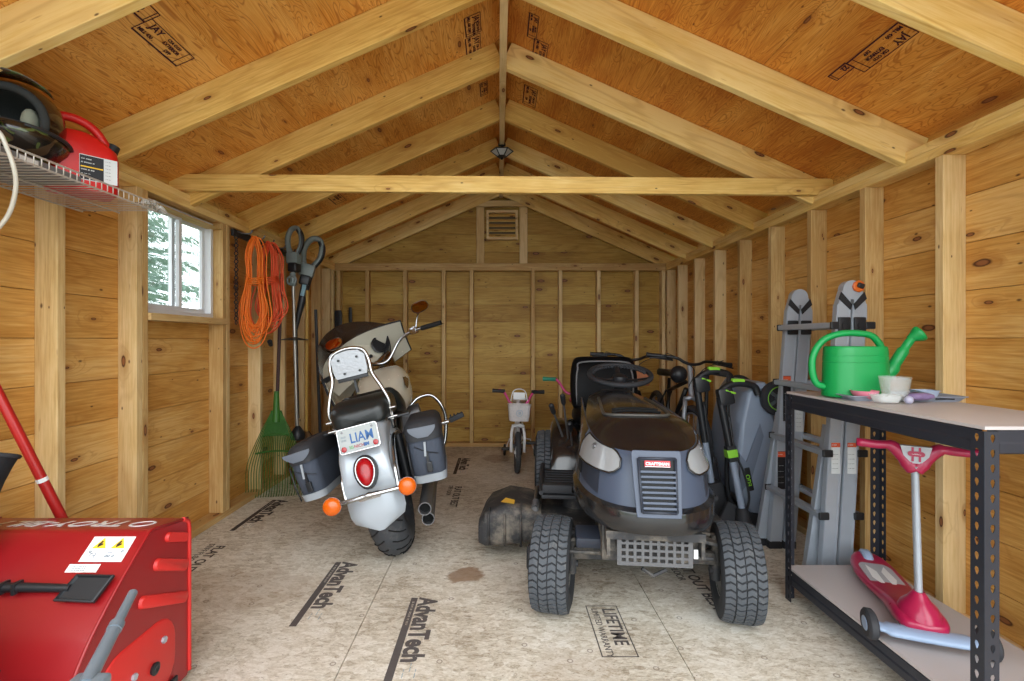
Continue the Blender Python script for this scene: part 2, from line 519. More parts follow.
text('LIFETIME', 0.074, floor_M(0.424, 2.035), M_ink, floor, 'printed_lettering', bold=0.0012, sx=0.86)
text('LIMITED WARRANTY', 0.036, floor_M(0.380, 2.035), M_ink, floor, 'printed_lettering', sx=0.92)

# siding: single boards with a groove between them
def siding_boards(zs, span, fn):
    mb = MB()
    for z0, z1 in zip(zs[:-1], zs[1:]):
        fn(mb, z0 + 0.0012, z1 - 0.0012)
    return mb
BH = 0.186
zs = [0.0] + [BH * k for k in range(1, 11)] + [1.93]
wall_left = thing('wall_left', None, None); tag(wall_left, kind='structure')
wall_right = thing('wall_right', None, None); tag(wall_right, kind='structure')
wall_back = thing('wall_back', None, None); tag(wall_back, kind='structure')
ceiling = thing('ceiling', None, None); tag(ceiling, kind='structure')
WY0, WY1, WZ0, WZ1 = 2.435, 3.054, 1.244, 1.83     # window opening
def side(mb, x, sgn, y0, y1, z0, z1):
    mb.box((x + sgn * 0.009, (y0 + y1) / 2, (z0 + z1) / 2), (0.018, y1 - y0, z1 - z0), bevel=0.002)
mb = MB()
for z0, z1 in zip(zs[:-1], zs[1:]):
    side(mb, SR, 1, YF, 5.26, z0 + 0.001, z1 - 0.001)
mb.box((SR + 0.021, (YF + 5.26) / 2, 0.965), (0.005, 5.26 - YF, 1.93))  # unseen backing sheet added to stop light leaking between the boards
mb.build('siding', W_siding_y, wall_right, smooth=0)
mb = MB()
for z0, z1 in zip(zs[:-1], zs[1:]):
    z0 += 0.001; z1 -= 0.001
    if z1 <= WZ0 or z0 >= WZ1:
        side(mb, SL, -1, YF, 5.26, z0, z1)
    else:
        side(mb, SL, -1, YF, WY0, z0, z1); side(mb, SL, -1, WY1, 5.26, z0, z1)
        if z0 < WZ0 < z1: side(mb, SL, -1, WY0, WY1, z0, WZ0)
        if z0 < WZ1 < z1: side(mb, SL, -1, WY0, WY1, WZ1, z1)
for (y0, y1, z0, z1) in ((YF, WY0, 0, 1.93), (WY1, 5.26, 0, 1.93), (WY0, WY1, 0, WZ0), (WY0, WY1, WZ1, 1.93)):
    mb.box((SL - 0.021, (y0 + y1) / 2, (z0 + z1) / 2), (0.005, y1 - y0, z1 - z0))  # unseen backing added round the window opening against light leaks
mb.build('siding', W_siding_y, wall_left, smooth=0)
mb = MB()
k = 0
while True:
    z0, z1 = BH * k + 0.001, BH * (k + 1) - 0.001
    if z0 > ST: break
    w = lambda z: min(1.85, max(0.0, (ST - z) / SLOPE))
    a0, a1 = w(z0), w(z1)
    mb.rings([[(XC - a0, y, z0), (XC + a0, y, z0), (XC + max(a1, .01), y, z1), (XC - max(a1, .01), y, z1)] for y in (SB, SB + 0.018)])
    k += 1
mb.rings([[(XC - 1.85, y, 0), (XC + 1.85, y, 0), (XC + 1.85, y, ST - 1.85 * SLOPE), (XC, y, ST), (XC - 1.85, y, ST - 1.85 * SLOPE)] for y in (SB + 0.019, SB + 0.024)])  # unseen backing added behind the back boards to keep light out
mb.build('siding', W_siding_x, wall_back, smooth=0)

# right and left studs, plates
def stud_side(parent, x_in, sgn, ynear, z0=0.038, z1=PT - 0.076, name='stud'):
    xc = x_in + sgn * 0.0445
    lumber(name, (xc, ynear + 0.019, z0), (xc, ynear + 0.019, z1), 0.038, 0.089, W_stud, parent, up=(1, 0, 0))
for y in (1.93, 2.342, 2.748, 3.150, 3.560, 3.965, 4.372, 4.778, 5.097, 1.53, 1.12, 0.72):
    stud_side(wall_right, XR, 1, y)
for y in (0.75, 1.16, 1.50, 1.908, 2.326, 2.366, 3.054, 3.094, 3.53, 3.93, 4.33, 4.72, 4.98, 5.097):
    jamb = y in (2.366, 3.054)
    stud_side(wall_left, XL, -1, y)
for (par, x, s) in ((wall_left, XL, -1), (wall_right, XR, 1)):
    xc = x + s * 0.0445
    for z, nm in ((0.019, 'bottom_plate'), (PT - 0.057, 'top_plate'), (PT - 0.019, 'top_plate')):
        lumber(nm, (xc, YF, z), (xc, 5.17, z), 0.089, 0.0378, W_rafter if nm == 'top_plate' else W_stud, par)
lumber('window_header', (XL - 0.0445, 2.405, PT - 0.076 - 0.0425), (XL - 0.0445, 3.053, PT - 0.076 - 0.0425), 0.088, 0.003 + PT - 0.076 - 1.755 - 0.08, W_stud, wall_left)
lumber('window_sill_board', (XL - 0.0445 + 0.006, 2.405, WZ0 - 0.019), (XL - 0.0445 + 0.006, 3.085, WZ0 - 0.019), 0.104, 0.036, W_stud, wall_left)
lumber('cripple_stud', (XL - 0.0445, 2.75, 0.038), (XL - 0.0445, 2.75, WZ0 - 0.038), 0.038, 0.088, W_stud, wall_left, up=(1, 0, 0)) if False else None
# back wall framing
for x in (-1.675, -1.375, -0.978, -0.577, -0.286, 0.354, 0.641, 1.040, 1.437, 1.715):
    lumber('stud', (x, YB + 0.0445, 0.038), (x, YB + 0.0445, PT - 0.076), 0.089, 0.038, W_stud, wall_back, up=(1, 0, 0))
for z, nm in ((0.019, 'bottom_plate'), (PT - 0.057, 'top_plate'), (PT - 0.019, 'top_plate')):
    lumber(nm, (XL, YB + 0.0445, z), (XR, YB + 0.0445, z), 0.089, 0.0378, W_stud, wall_back)
lumber('fire_block', (-1.66, YB + 0.06, 1.03), (-1.4, YB + 0.06, 1.03), 0.06, 0.038, W_stud, wall_back) if False else None
# gable framing and louvred vent
gf = YB + 0.030
for x in (-0.197, 0.258):
    lumber('gable_stud', (x, gf + 0.04, PT), (x, gf + 0.04, PT + 0.63), 0.036, 0.082, W_stud, wall_back, up=(1, 0, 0))
lumber('gable_header', (-0.31, gf, 2.538), (0.385, gf, 2.538), 0.038, 0.062, W_stud, wall_back)
vent = thing('louvred_vent', 'small square wooden louvred vent high in the back gable', 'vent', (0.034, SB - 0.02, 2.32))
mb = MB()
for (x, z, w, h) in ((-0.152, 0, 0.026, 0.31), (0.152, 0, 0.026, 0.31), (0, 0.142, 0.278, 0.026), (0, -0.142, 0.278, 0.026)):
    mb.box((x, -0.01, z), (w, 0.06, h))
mb.build('vent_frame', W_stud, vent, smooth=0, bevel=0.002)
for k in range(5):
    mb = MB(); mb.box((0, -0.004, -0.105 + k * 0.053), (0.276, 0.046, 0.010), rot=(R(38), 0, 0)); mb.build('louvre', W_rafter, vent, smooth=0)
mb = MB(); mb.box((0, 0.0175, 0), (0.278, 0.003, 0.258)); mb.build('insect_screen', mat('vent_screen', rgb(96, 84, 62), 0.8, var=0.3), vent, smooth=0)

# rafters, ridge, collar tie, sheathing
def raf(y, s, h=0.142, depth=0.038):
    cz = math.cos(math.atan(SLOPE))
    hv = h / cz
    a = (XC + s * 0.019, y, RB + hv / 2 - SLOPE * 0.019)
    xe = 1.79
    b = (XC + s * xe, y, RB + hv / 2 - SLOPE * xe)
    lumber('rafter', a, b, depth, h, W_rafter, ceiling)
for y in (0.88, 1.50, 2.13, 2.75, 3.39, 4.03, 4.60):
    for s in (-1, 1):
        raf(y, s)
for s in (-1, 1):
    raf(YB + 0.019 + 0.006, s, h=0.142)
lumber('ridge_board', (XC, YF, RB + 0.07), (XC, 5.19, RB + 0.07), 0.038, 0.172, W_stud, ceiling)
lumber('collar_tie', (-1.812, 2.765 - 0.0, 1.978), (1.842, 2.765, 1.950), 0.034, 0.090, W_stud, ceiling) if False else None
tie = lumber('collar_tie', (-1.80, 2.706, 1.972), (1.822, 2.706, 1.946), 0.036, 0.090, W_rafter, ceiling)
th = math.atan(SLOPE)
sheath = {}
for s, nm in ((-1, 'sheathing_left'), (1, 'sheathing_right')):
    # local x runs down the slope is across the grain: plywood grain follows local x
    L = 1.93 / math.cos(th)
    mb = MB()
    ysheet = [YF - 0.1, 2.90, 5.35]
    # sheets are laid with their length along the shed; two courses up the slope
    cuts = [0, 1.215, L]
    for i in range(2):
        yy = [YF - 0.1, 2.9, 5.32] if i == 0 else [YF - 0.1, 1.66, 4.1, 5.32]
        for j in range(len(yy) - 1):
            mb.box((-(cuts[i] + cuts[i + 1]) / 2, (yy[j] + yy[j + 1]) / 2, 0.006), (cuts[i + 1] - cuts[i] - 0.002, yy[j + 1] - yy[j] - 0.002, 0.012))
    o = mb.build(nm, W_ply, ceiling, smooth=0)
    d = Vector((-s * math.cos(th), 0, math.sin(th)))     # towards the ridge = local +x
    z = Vector((s * math.sin(th), 0, math.cos(th)))
    y = z.cross(d)
    M = Matrix((d, y, z)).transposed().to_4x4(); M.translation = Vector((XC, 0, ST + 0.002))
    # grow the boxes from the ridge downwards (local -x); mirrored side has y pointing the other way
    if y.y < 0:
        o.data.transform(Matrix.Diagonal((1, -1, 1, 1))); o.data.flip_normals()
    o.matrix_world = M
    sheath[s] = (o, M)
mb = MB()
for s in (-1, 1):
    M_sh = mat('roof_felt', rgb(60, 58, 56), 0.9)
    a = Vector((XC, 0, ST + 0.03)); b = a + Vector((s * 1.95, 0, -SLOPE * 1.95))
    mb.rings([[(p.x, y, p.z), (q.x, y, q.z), (q.x, y, q.z + 0.01), (p.x, y, p.z + 0.01)] for y in (YF - 0.12, 5.35) for p, q in ((a, b),)])
roof = tag(mb.build('trim_roof_covering', M_sh, smooth=0), kind='structure')

# mill stamps printed on the sheathing: x = distance from the ridge line, y = depth
M_stamp = mat('stamp_ink', rgb(66, 24, 40), 0.8, var=0.3, scale=50)
def stamp(s, px, py, w=0.34, h=0.13, kind=0, flip=1):
    # centre where the ray through the pixel meets the roof plane
    dx, dz = (px - 499) / 493, -(py - 340) / 493
    # CAM_Z + dz*D = ST - SLOPE*|dx*D - XC|
    D = (ST - CAM_Z - SLOPE * s * XC * -1) / (dz + SLOPE * s * dx) if False else (ST + SLOPE * s * XC - CAM_Z) / (dz + SLOPE * s * dx)
    c = Vector((dx * D, D, CAM_Z + dz * D))
    up = Vector((math.cos(th), 0, -s * math.sin(th)))         # towards the ridge on the left, towards the eave on the right
    M = frame(c - Vector((0, 0, 0.0022)), (0, 1, 0), up)
    mb = MB()
    for (x, y, a, b) in ((0, h / 2, w, 0.003), (0, -h / 2, w, 0.006), (-w / 2, 0, 0.003, h), (w / 2, 0, 0.003, h), (w * 0.38, 0, 0.0025, h)):
        mb.box((x, y, 0), (a, b, 0.0008))
    mb.build('stamp_frame', M_stamp, ceiling, smooth=0, M=M)
    if w < 0.15:
        text('22', h * 0.75, M @ Matrix.Translation((-w * 0.4, -h * 0.3, 0)), M_stamp, ceiling, 'stamp_lettering', bold=0.001); return
    for (tx, sz, xx, yy) in (('JAY', h * 0.50, -w * 0.40, 0.08 * h), ('MILL 430 .', h * 0.24, -w * 0.47, -0.32 * h), ('CSA O121', h * 0.22, -w * 0.05, 0.22 * h), ('EXTERIOR', h * 0.25, -w * 0.05, -0.05 * h), ('DFP', h * 0.24, w * 0.10, -0.34 * h)):
        text(tx, sz, M @ Matrix.Translation((xx, yy, 0)), M_stamp, ceiling, 'stamp_lettering', sx=0.95, bold=0.0006)
for (s, px, py, w, h) in ((-1, 165, 43, 0.24, 0.078), (-1, 142, 8, 0.10, 0.06), (-1, 473, 24, 0.15, 0.085), (-1, 473.5, 46, 0.19, 0.085), (-1, 484, 88, 0.16, 0.05), (1, 880, 48, 0.25, 0.078), (1, 533, 26, 0.19, 0.05), (1, 540, 51, 0.19, 0.08), (1, 530, 96, 0.24, 0.09), (-1, 335, 196, 0.3, 0.09), (1, 841, 71, 0.10, 0.04)):
    stamp(s, px, py, w, h)

# window 1: white slider
M_vinyl = mat('white_vinyl', rgb(214, 216, 218), 0.35, var=0.04)
M_glass = mat('window_glass', (1, 1, 1, 1), 0.0, trans=1.0, var=0, rvar=0.0, ior=1.02, alpha=0.35)
win = thing('window_1', None, None, (SL, (WY0 + WY1) / 2, (WZ0 + WZ1) / 2)); tag(win, kind='structure')
mb = MB()
wy, wz = (WY1 - WY0) / 2, (WZ1 - WZ0) / 2
def fr(mb, y0, y1, z0, z1, t_, x0, x1):
    xc, xw = (x0 + x1) / 2, abs(x1 - x0)
    mb.box((xc, (y0 + y1) / 2, z0 + t_ / 2), (xw, y1 - y0, t_)); mb.box((xc, (y0 + y1) / 2, z1 - t_ / 2), (xw, y1 - y0, t_))
    mb.box((xc, y0 + t_ / 2, (z0 + z1) / 2), (xw, t_, z1 - z0 - 2 * t_)); mb.box((xc, y1 - t_ / 2, (z0 + z1) / 2), (xw, t_, z1 - z0 - 2 * t_))
fr(mb, -wy + 0.001, wy - 0.001, -wz + 0.001, wz - 0.001, 0.026, -0.045, 0.03)
mb.build('window_frame', M_vinyl, win, smooth=0, bevel=0.003)
for (y0, y1, x0, x1) in ((-wy + 0.026, 0.02, 0.0, 0.022), (-0.02, wy - 0.026, -0.03, -0.008)):
    mb = MB(); fr(mb, y0, y1, -wz + 0.026, wz - 0.026, 0.026, x0, x1); sash = mb.build('sash', M_vinyl, win, smooth=0, bevel=0.002)
    mb = MB(); mb.box(((x0 + x1) / 2, (y0 + y1) / 2, 0), (0.003, y1 - y0 - 0.052, 2 * wz - 0.104)); mb.build('pane', M_glass, sash, smooth=0)

# outside
def grass():
    t = NT('lawn'); tc = t.n('ShaderNodeTexCoord').outputs['Object']
    t.l(t.mix(t.noise(tc, 3, 6, 0.7), rgb(70, 92, 48), rgb(132, 140, 98)), t.b.inputs['Base Color']); t.b.inputs['Roughness'].default_value = 0.9
    return t.m
mb = MB()
n_ = 24
grid = [[(-26 + 52 * i / n_, -18 + 46 * j / n_, -0.24 + 0.03 * noise.noise(Vector((i * .7, j * .7, 0)))) for j in range(n_ + 1)] for i in range(n_ + 1)]
mb.sheet(grid, 0.0); tag(mb.build('trim_lawn', grass(), smooth=180), kind='structure')
mb = MB(); mb.box((0.1, -3.5, -0.20), (7.0, 8.0, 0.10))
tag(mb.build('trim_bounce_ground', mat('bounce_gravel', rgb(190, 186, 178), 0.9, var=0.2, scale=30, bump=0.4), smooth=0), kind='structure')  # unseen pale ground, added outside the doorway to bounce light in
# ------------------------------------------------------------------ shared materials
M_rubber = mat('tyre_rubber', rgb(58, 60, 64), 0.75, var=0.25, scale=30, dirt=rgb(112, 108, 100), dirt_amt=0.35)
M_black = mat('black_plastic', rgb(34, 35, 38), 0.42, var=0.15)
M_blackm = mat('matt_black_plastic', rgb(44, 45, 49), 0.7, var=0.2, dirt=rgb(110, 106, 98), dirt_amt=0.2)
M_chrome = mat('chrome', rgb(176, 176, 176), 0.20, 1.0, var=0.02, rvar=0.05)
M_alu = mat('aluminium', rgb(176, 184, 194), 0.42, 0.45, var=0.06, scale=20)
M_steel = mat('dull_steel', rgb(120, 120, 122), 0.45, 0.8, var=0.15)
M_red_lens = mat('red_lens', rgb(150, 8, 18), 0.25, coat=0.2, var=0.25, scale=30)
M_amber = mat('amber_lens', rgb(206, 92, 16), 0.25, coat=0.2, var=0.12, scale=30)
M_white = mat('white_paint', rgb(225, 226, 226), 0.35, var=0.04)

def tyre(mb, c, axis, Rm, r, flat=1.0, seg=40):
    mb.torus(c, axis, Rm, r, seg=seg, rs=14, flat=flat)
def spokes(mb, c, axis, r0, r1, n, rad, off=0.02):
    axis = Vector(axis).normalized(); a = axis.orthogonal().normalized(); b = axis.cross(a); c = Vector(c)
    for k in range(n):
        t_ = 2 * PI * k / n
        s = 1 if k % 2 else -1
        d0 = a * math.cos(t_ + 0.35 * s) + b * math.sin(t_ + 0.35 * s); d1 = a * math.cos(t_) + b * math.sin(t_)
        mb.cyl(c + d0 * r0 + axis * off * s, c + d1 * r1, rad, seg=5)

# ------------------------------------------------------------------ touring motorcycle, leaning on its stand
M_paint = mat('silver_paint', rgb(168, 176, 184), 0.34, 0.2, coat=0.35, var=0.04)
M_champ = mat('champagne_paint', rgb(212, 208, 190), 0.25, 0.15, coat=0.6, var=0.04)
M_stripe = mat('dark_brown_paint', rgb(66, 46, 30), 0.25, coat=0.6)
M_seat = mat('black_vinyl', rgb(30, 33, 33), 0.33, var=0.25, scale=25, bump=0.15, bscale=300)
M_bag = mat('grey_nylon', rgb(62, 68, 80), 0.8, var=0.15, scale=60, bump=0.25, bscale=500)
M_bagr = mat('reflective_grey_panel', rgb(150, 156, 162), 0.5, var=0.06)
M_patch = mat('reflective_patch', rgb(100, 106, 116), 0.45, var=0.06)
moto = thing('motorcycle', 'silver touring motorcycle with black saddlebags leaning on its stand, LIAM on the plate', 'motorcycle', (-0.512, 2.60, 0.003), (0, R(-14), R(6)))
t = M_rubber
mb = MB(); tyre(mb, (0, 0, 0.31), (1, 0, 0), 0.222, 0.088, 1.0)
rt = mb.build('rear_tire', M_rubber, moto, smooth=180)
mb = MB()
for k in range(26):          # curved tread cuts
    a = 2 * PI * k / 26
    for s in (-1, 1):
        pts = []
        for q in range(5):
            ph = R(12 + q * 14) * s
            aa = a + 0.13 * q * 0.5 + (0.06 if s > 0 else 0)
            rr = 0.222 + 0.0885 * math.cos(ph)
            pts.append((0.0885 * math.sin(ph), rr * math.cos(aa), 0.31 + rr * math.sin(aa)))
        mb.tube(pts, 0.0035, 4)
mb.build('tread_groove', mat('groove_black', rgb(14, 14, 15), 0.9), rt, smooth=0)
mb = MB(); mb.lathe([(0.04, -0.07), (0.05, -0.03), (0.16, -0.045), (0.172, -0.05), (0.172, 0.05), (0.16, 0.045), (0.05, 0.03), (0.04, 0.07)], Matrix.Translation((0, 0, 0.31)) @ Euler((0, R(90), 0)).to_matrix().to_4x4(), 28)
mb.build('rear_wheel', M_steel, moto, smooth=40)
# front wheel, turned to the left
st = R(47)
HEAD = Vector((0.01, 1.12, 0.955)); HEAD_AX = Vector((0, -math.sin(R(35)), math.cos(R(35))))
ROTH = Matrix.Rotation(st, 3, HEAD_AX)
def steer(p):                 # rotate about the raked steering head
    return HEAD + ROTH @ (Vector(p) - HEAD)
fc = steer((0, 1.52, 0.30)); fax = ROTH @ Vector((1, 0, 0))
mb = MB(); tyre(mb, fc, fax, 0.225, 0.065); mb.build('front_tire', M_rubber, moto, smooth=180)
mb = MB(); mb.torus(fc, fax, 0.17, 0.012, 32, 8); spokes(mb, fc, fax, 0.03, 0.17, 24, 0.0025); mb.cyl(fc - fax * 0.05, fc + fax * 0.05, 0.035); mb.build('front_wheel', M_chrome, moto)
grid = []
for i in range(13):
    a = R(-20 + 165 * i / 12)
    row = []
    for j in range(7):
        ph = R(-80 + 160 * j / 6)
        rr = 0.235 + 0.085 * math.cos(ph)
        row.append(steer((0.085 * math.sin(ph), 1.52 + rr * math.cos(a), 0.30 + rr * math.sin(a))))
    grid.append(row)
mb = MB(); mb.sheet(grid, 0.004); mb.build('front_fender', M_paint, moto, smooth=60)
mb = MB()
for s in (-1, 1):
    mb.cyl(steer((s * 0.11, 1.52, 0.30)), steer((s * 0.11, 1.18, 0.98)), 0.027, seg=14)
mb.build('front_fork', M_chrome, moto)
# rear fender: broad and long, ending in a round lip
grid = []
N = 20
for i in range(N + 1):
    f = i / N
    a = R(58 + 134 * f)        # from in front of the axle over the top to the rear
    rr0 = 0.335 + 0.035 * math.sin(PI * f)
    hw = 0.130 * (1 if f < 0.84 else max(0.0, 1 - ((f - 0.84) / 0.161) ** 4) ** 0.5)
    hw = max(hw, 0.012)
    row = []
    for j in range(11):
        u = -1 + 2 * j / 10
        dr = -0.05 * abs(u) ** 3.2 * (hw / 0.130)
        row.append((hw * u, -0.005 + (rr0 + dr) * 1.02 * math.cos(a), 0.315 + (rr0 + dr) * 1.03 * math.sin(a)))
    grid.append(row)
mb = MB(); mb.sheet(grid, 0.005)
rf = mb.build('rear_fender', M_paint, moto, smooth=60)
# upper tail section beneath the seat, carrying plate and lamp
mb = MB()
rr = []
for (y, z, hw, hh) in ((0.10, 0.62, 0.105, 0.06), (-0.08, 0.66, 0.11, 0.065), (-0.24, 0.645, 0.112, 0.07), (-0.335, 0.56, 0.112, 0.06), (-0.36, 0.45, 0.115, 0.045)):
    rr.append([(x, y + (-0.3 * q if z < 0.6 else 0.0), z + q) for x, q in rrect(hw * 2, hh * 2, 0.04, 4)])
mb.rings(rr); mb.build('tail_section', M_paint, moto, smooth=60)
mb = MB()
for s in (-1, 1):
    mb.tube(spline([(s * 0.118, 0.12, 0.60), (s * 0.122, -0.15, 0.62), (s * 0.122, -0.30, 0.52), (s * 0.12, -0.34, 0.42)], 5), 0.009, 6)
mb.build('fender_rail', M_chrome, moto)
# licence plate: tilted slightly back
PMx = Matrix.Translation((0.015, -0.408, 0.690)) @ Euler((R(78), 0, 0)).to_matrix().to_4x4() @ Matrix.Scale(0.92, 4)
mb = MB(); mb.box((0, 0, -0.004), (0.19, 0.115, 0.005), bevel=0.002)
plate = mb.build('license_plate', mat('plate_white', rgb(160, 166, 166), 0.6, var=0.03), moto, smooth=0, M=PMx)
mb = MB()
o_ = [(x, y, -0.001) for x, y in rrect(0.192, 0.116, 0.012, 4)]
mb.tube(o_, 0.0035, 6, closed=True); mb.build('plate_frame', M_chrome, plate, M=PMx)
M_pblue = mat('plate_blue', rgb(34, 84, 140), 0.5); M_pgreen = mat('plate_green', rgb(90, 150, 90), 0.5); M_pred = mat('plate_red', rgb(150, 60, 70), 0.5); M_pgrey = mat('plate_grey', rgb(120, 130, 138), 0.5)
T_ = Matrix.Translation
text('LIAM', 0.066, PMx @ T_((-0.042, -0.016, 0)), M_pblue, plate, bold=0.0009, sx=0.80)
text('- -- ---', 0.013, PMx @ T_((-0.02, 0.038, 0)), M_pgrey, plate, sx=1.2)
text('==', 0.022, PMx @ T_((-0.083, 0.012, 0)), M_pgrey, plate, bold=0.0004); text('==', 0.022, PMx @ T_((-0.083, -0.004, 0)), M_pgrey, plate, bold=0.0004)
text('IG', 0.020, PMx @ T_((-0.050, -0.042, 0)), M_pgreen, plate, bold=0.0005); text('NICH', 0.020, PMx @ T_((-0.028, -0.042, 0)), M_pred, plate, bold=0.0004)
text('BM', 0.020, PMx @ T_((0.017, -0.042, 0)), M_pblue, plate, bold=0.0016)
mb = MB()
for s in (-1, 1): mb.lathe([(0.013, 0), (0.013, 0.0035), (0.009, 0.005), (0.0, 0.005)], PMx @ T_((s * 0.076, -0.038, -0.001)), 18)
mb.build('round_reflector', M_red_lens, plate)
mb = MB()
for s in (-1, 1): mb.lathe([(0.006, 0), (0.006, 0.003), (0, 0.004)], PMx @ T_((s * 0.072, 0.043, -0.001)), 12)
mb.build('plate_bolt', M_steel, plate)
# tail light: egg shaped
TMx = Matrix.Translation((0.006, -0.402, 0.535)) @ Euler((R(72), 0, 0)).to_matrix().to_4x4()
def egg(w, h, n=28):
    return [(w * math.cos(2 * PI * k / n) * (1 + 0.14 * math.sin(2 * PI * k / n)), h * math.sin(2 * PI * k / n)) for k in range(n)]
mb = MB(); mb.rings([[(x, y, -0.035) for x, y in egg(0.052, 0.076)], [(x, y, -0.004) for x, y in egg(0.052, 0.076)], [(x, y, 0.0) for x, y in egg(0.046, 0.070)]])
tlb = mb.build('tail_light_gasket', M_black, moto, M=TMx, smooth=40)
mb = MB(); mb.tube([(x, y, 0.004) for x, y in egg(0.041, 0.064)], 0.0045, 6, closed=True); mb.build('tail_light_bezel', M_chrome, moto, M=TMx, smooth=180)
mb = MB(); mb.rings([[(x * q, y * q, z) for x, y in egg(0.039, 0.062)] for q, z in ((1, 0), (0.96, 0.010), (0.8, 0.019), (0.5, 0.025), (0.1, 0.027))])
mb.build('tail_light', M_red_lens, moto, M=TMx, smooth=180)
# turn signals on a chrome bar
mb = MB()
mb.tube(spline([(-0.13, -0.405, 0.428), (-0.06, -0.418, 0.433), (0.0, -0.422, 0.436), (0.06, -0.418, 0.433), (0.13, -0.405, 0.428)], 4), [0.010] * 8 + [0.014] + [0.010] * 8, 10, flat=1.0)
mb.box((0, -0.414, 0.43), (0.10, 0.016, 0.03), bevel=0.006)
mb.build('signal_bar', M_chrome, moto)
for s in (-1, 1):
    A = Matrix.Translation((s * 0.168, -0.405, 0.426)) @ Euler((R(90), 0, 0)).to_matrix().to_4x4()
    mb = MB(); mb.lathe([(0.012, -0.045), (0.028, -0.03), (0.040, -0.006), (0.041, 0.0)], A, 22); cup = mb.build('turn_signal', M_chrome, moto, smooth=60)
    mb = MB(); mb.lathe([(0.040, 0.0), (0.039, 0.010), (0.030, 0.020), (0.014, 0.026), (0.0, 0.027)], A, 22); mb.build('amber_lens', M_amber, cup, smooth=60)
    mb = MB(); mb.cyl((s * 0.125, -0.40, 0.427), (s * 0.150, -0.385, 0.427), 0.012); mb.build('signal_stalk', M_chrome, cup)
# pillion and rider seats
mb = MB(); rr = []
for (y, z, hw, hh) in ((-0.235, 0.745, 0.09, 0.025), (-0.225, 0.757, 0.125, 0.045), (-0.17, 0.772, 0.148, 0.06), (-0.02, 0.782, 0.155, 0.066), (0.08, 0.76, 0.15, 0.062), (0.13, 0.75, 0.14, 0.05)):
    rr.append([(x, y, z + q) for x, q in rrect(hw * 2, hh * 2, hh * 0.7, 5)])
mb.rings(rr); mb.build('pillion_seat', M_seat, moto, smooth=60, subsurf=1)
mb = MB(); rr = []
for (y, z, hw, hh) in ((0.10, 0.80, 0.10, 0.03), (0.14, 0.79, 0.165, 0.07), (0.22, 0.73, 0.175, 0.06), (0.40, 0.68, 0.17, 0.05), (0.52, 0.69, 0.11, 0.045), (0.56, 0.70, 0.07, 0.03)):
    rr.append([(x, y, z + q) for x, q in rrect(hw * 2, hh * 2, hh * 0.7, 5)])
mb.rings(rr); mb.build('rider_seat', M_seat, moto, smooth=60, subsurf=1)
# sissy bar with plain plate
sb = spline([(-0.135, -0.12, 0.655), (-0.14, -0.15, 0.74), (-0.148, -0.16, 0.80), (-0.125, -0.15, 0.88), (-0.098, -0.135, 0.95), (-0.096, -0.125, 1.02), (-0.075, -0.12, 1.075), (0.0, -0.12, 1.095),
             (0.075, -0.12, 1.075), (0.096, -0.125, 1.02), (0.098, -0.135, 0.95), (0.125, -0.15, 0.88), (0.148, -0.16, 0.80), (0.14, -0.15, 0.74), (0.135, -0.12, 0.655)], 5)
mb = MB(); mb.tube(sb, 0.0095, 10); sissy = mb.build('sissy_bar', M_chrome, moto, smooth=180)
for s in (-1, 1):
    mb = MB(); mb.box((s * 0.142, -0.145, 0.735), (0.016, 0.018, 0.07), bevel=0.003)
    for z in (0.715, 0.76): mb.cyl((s * 0.125, -0.16, z), (s * 0.170, -0.16, z), 0.006)
    mb.build('sissy_bracket', M_chrome, sissy)
mb = MB()
ol = [(-0.075, 0.955), (0.075, 0.955), (0.082, 0.98), (0.084, 1.05), (0.055, 1.078), (0, 1.085), (-0.055, 1.078), (-0.084, 1.05), (-0.082, 0.98)]
mb.rings([[(x, -0.136 - 0.012 * (0.5 - abs(x) * 6) , z) for x, z in ol], [(x, -0.118, z) for x, z in ol]])
pad = mb.build('sissy_plate', mat('polished_plate', rgb(150, 152, 156), 0.35, 0.6, var=0.1, scale=50, bump=0.3, bscale=90), sissy, smooth=20)
mb = MB()
for (x, z) in ((-0.045, 1.045), (0.045, 1.045), (-0.03, 0.975), (0.045, 0.975)): mb.cyl((x, -0.148, z), (x, -0.13, z), 0.006, seg=10)
mb.build('plate_bolt', M_black, sissy)
mb = MB(); mb.box((0, -0.09, 0.93), (0.012, 0.02, 0.12)); mb.box((0, -0.115, 0.945), (0.15, 0.02, 0.02), bevel=0.004); mb.build('sissy_strut', M_black, sissy)
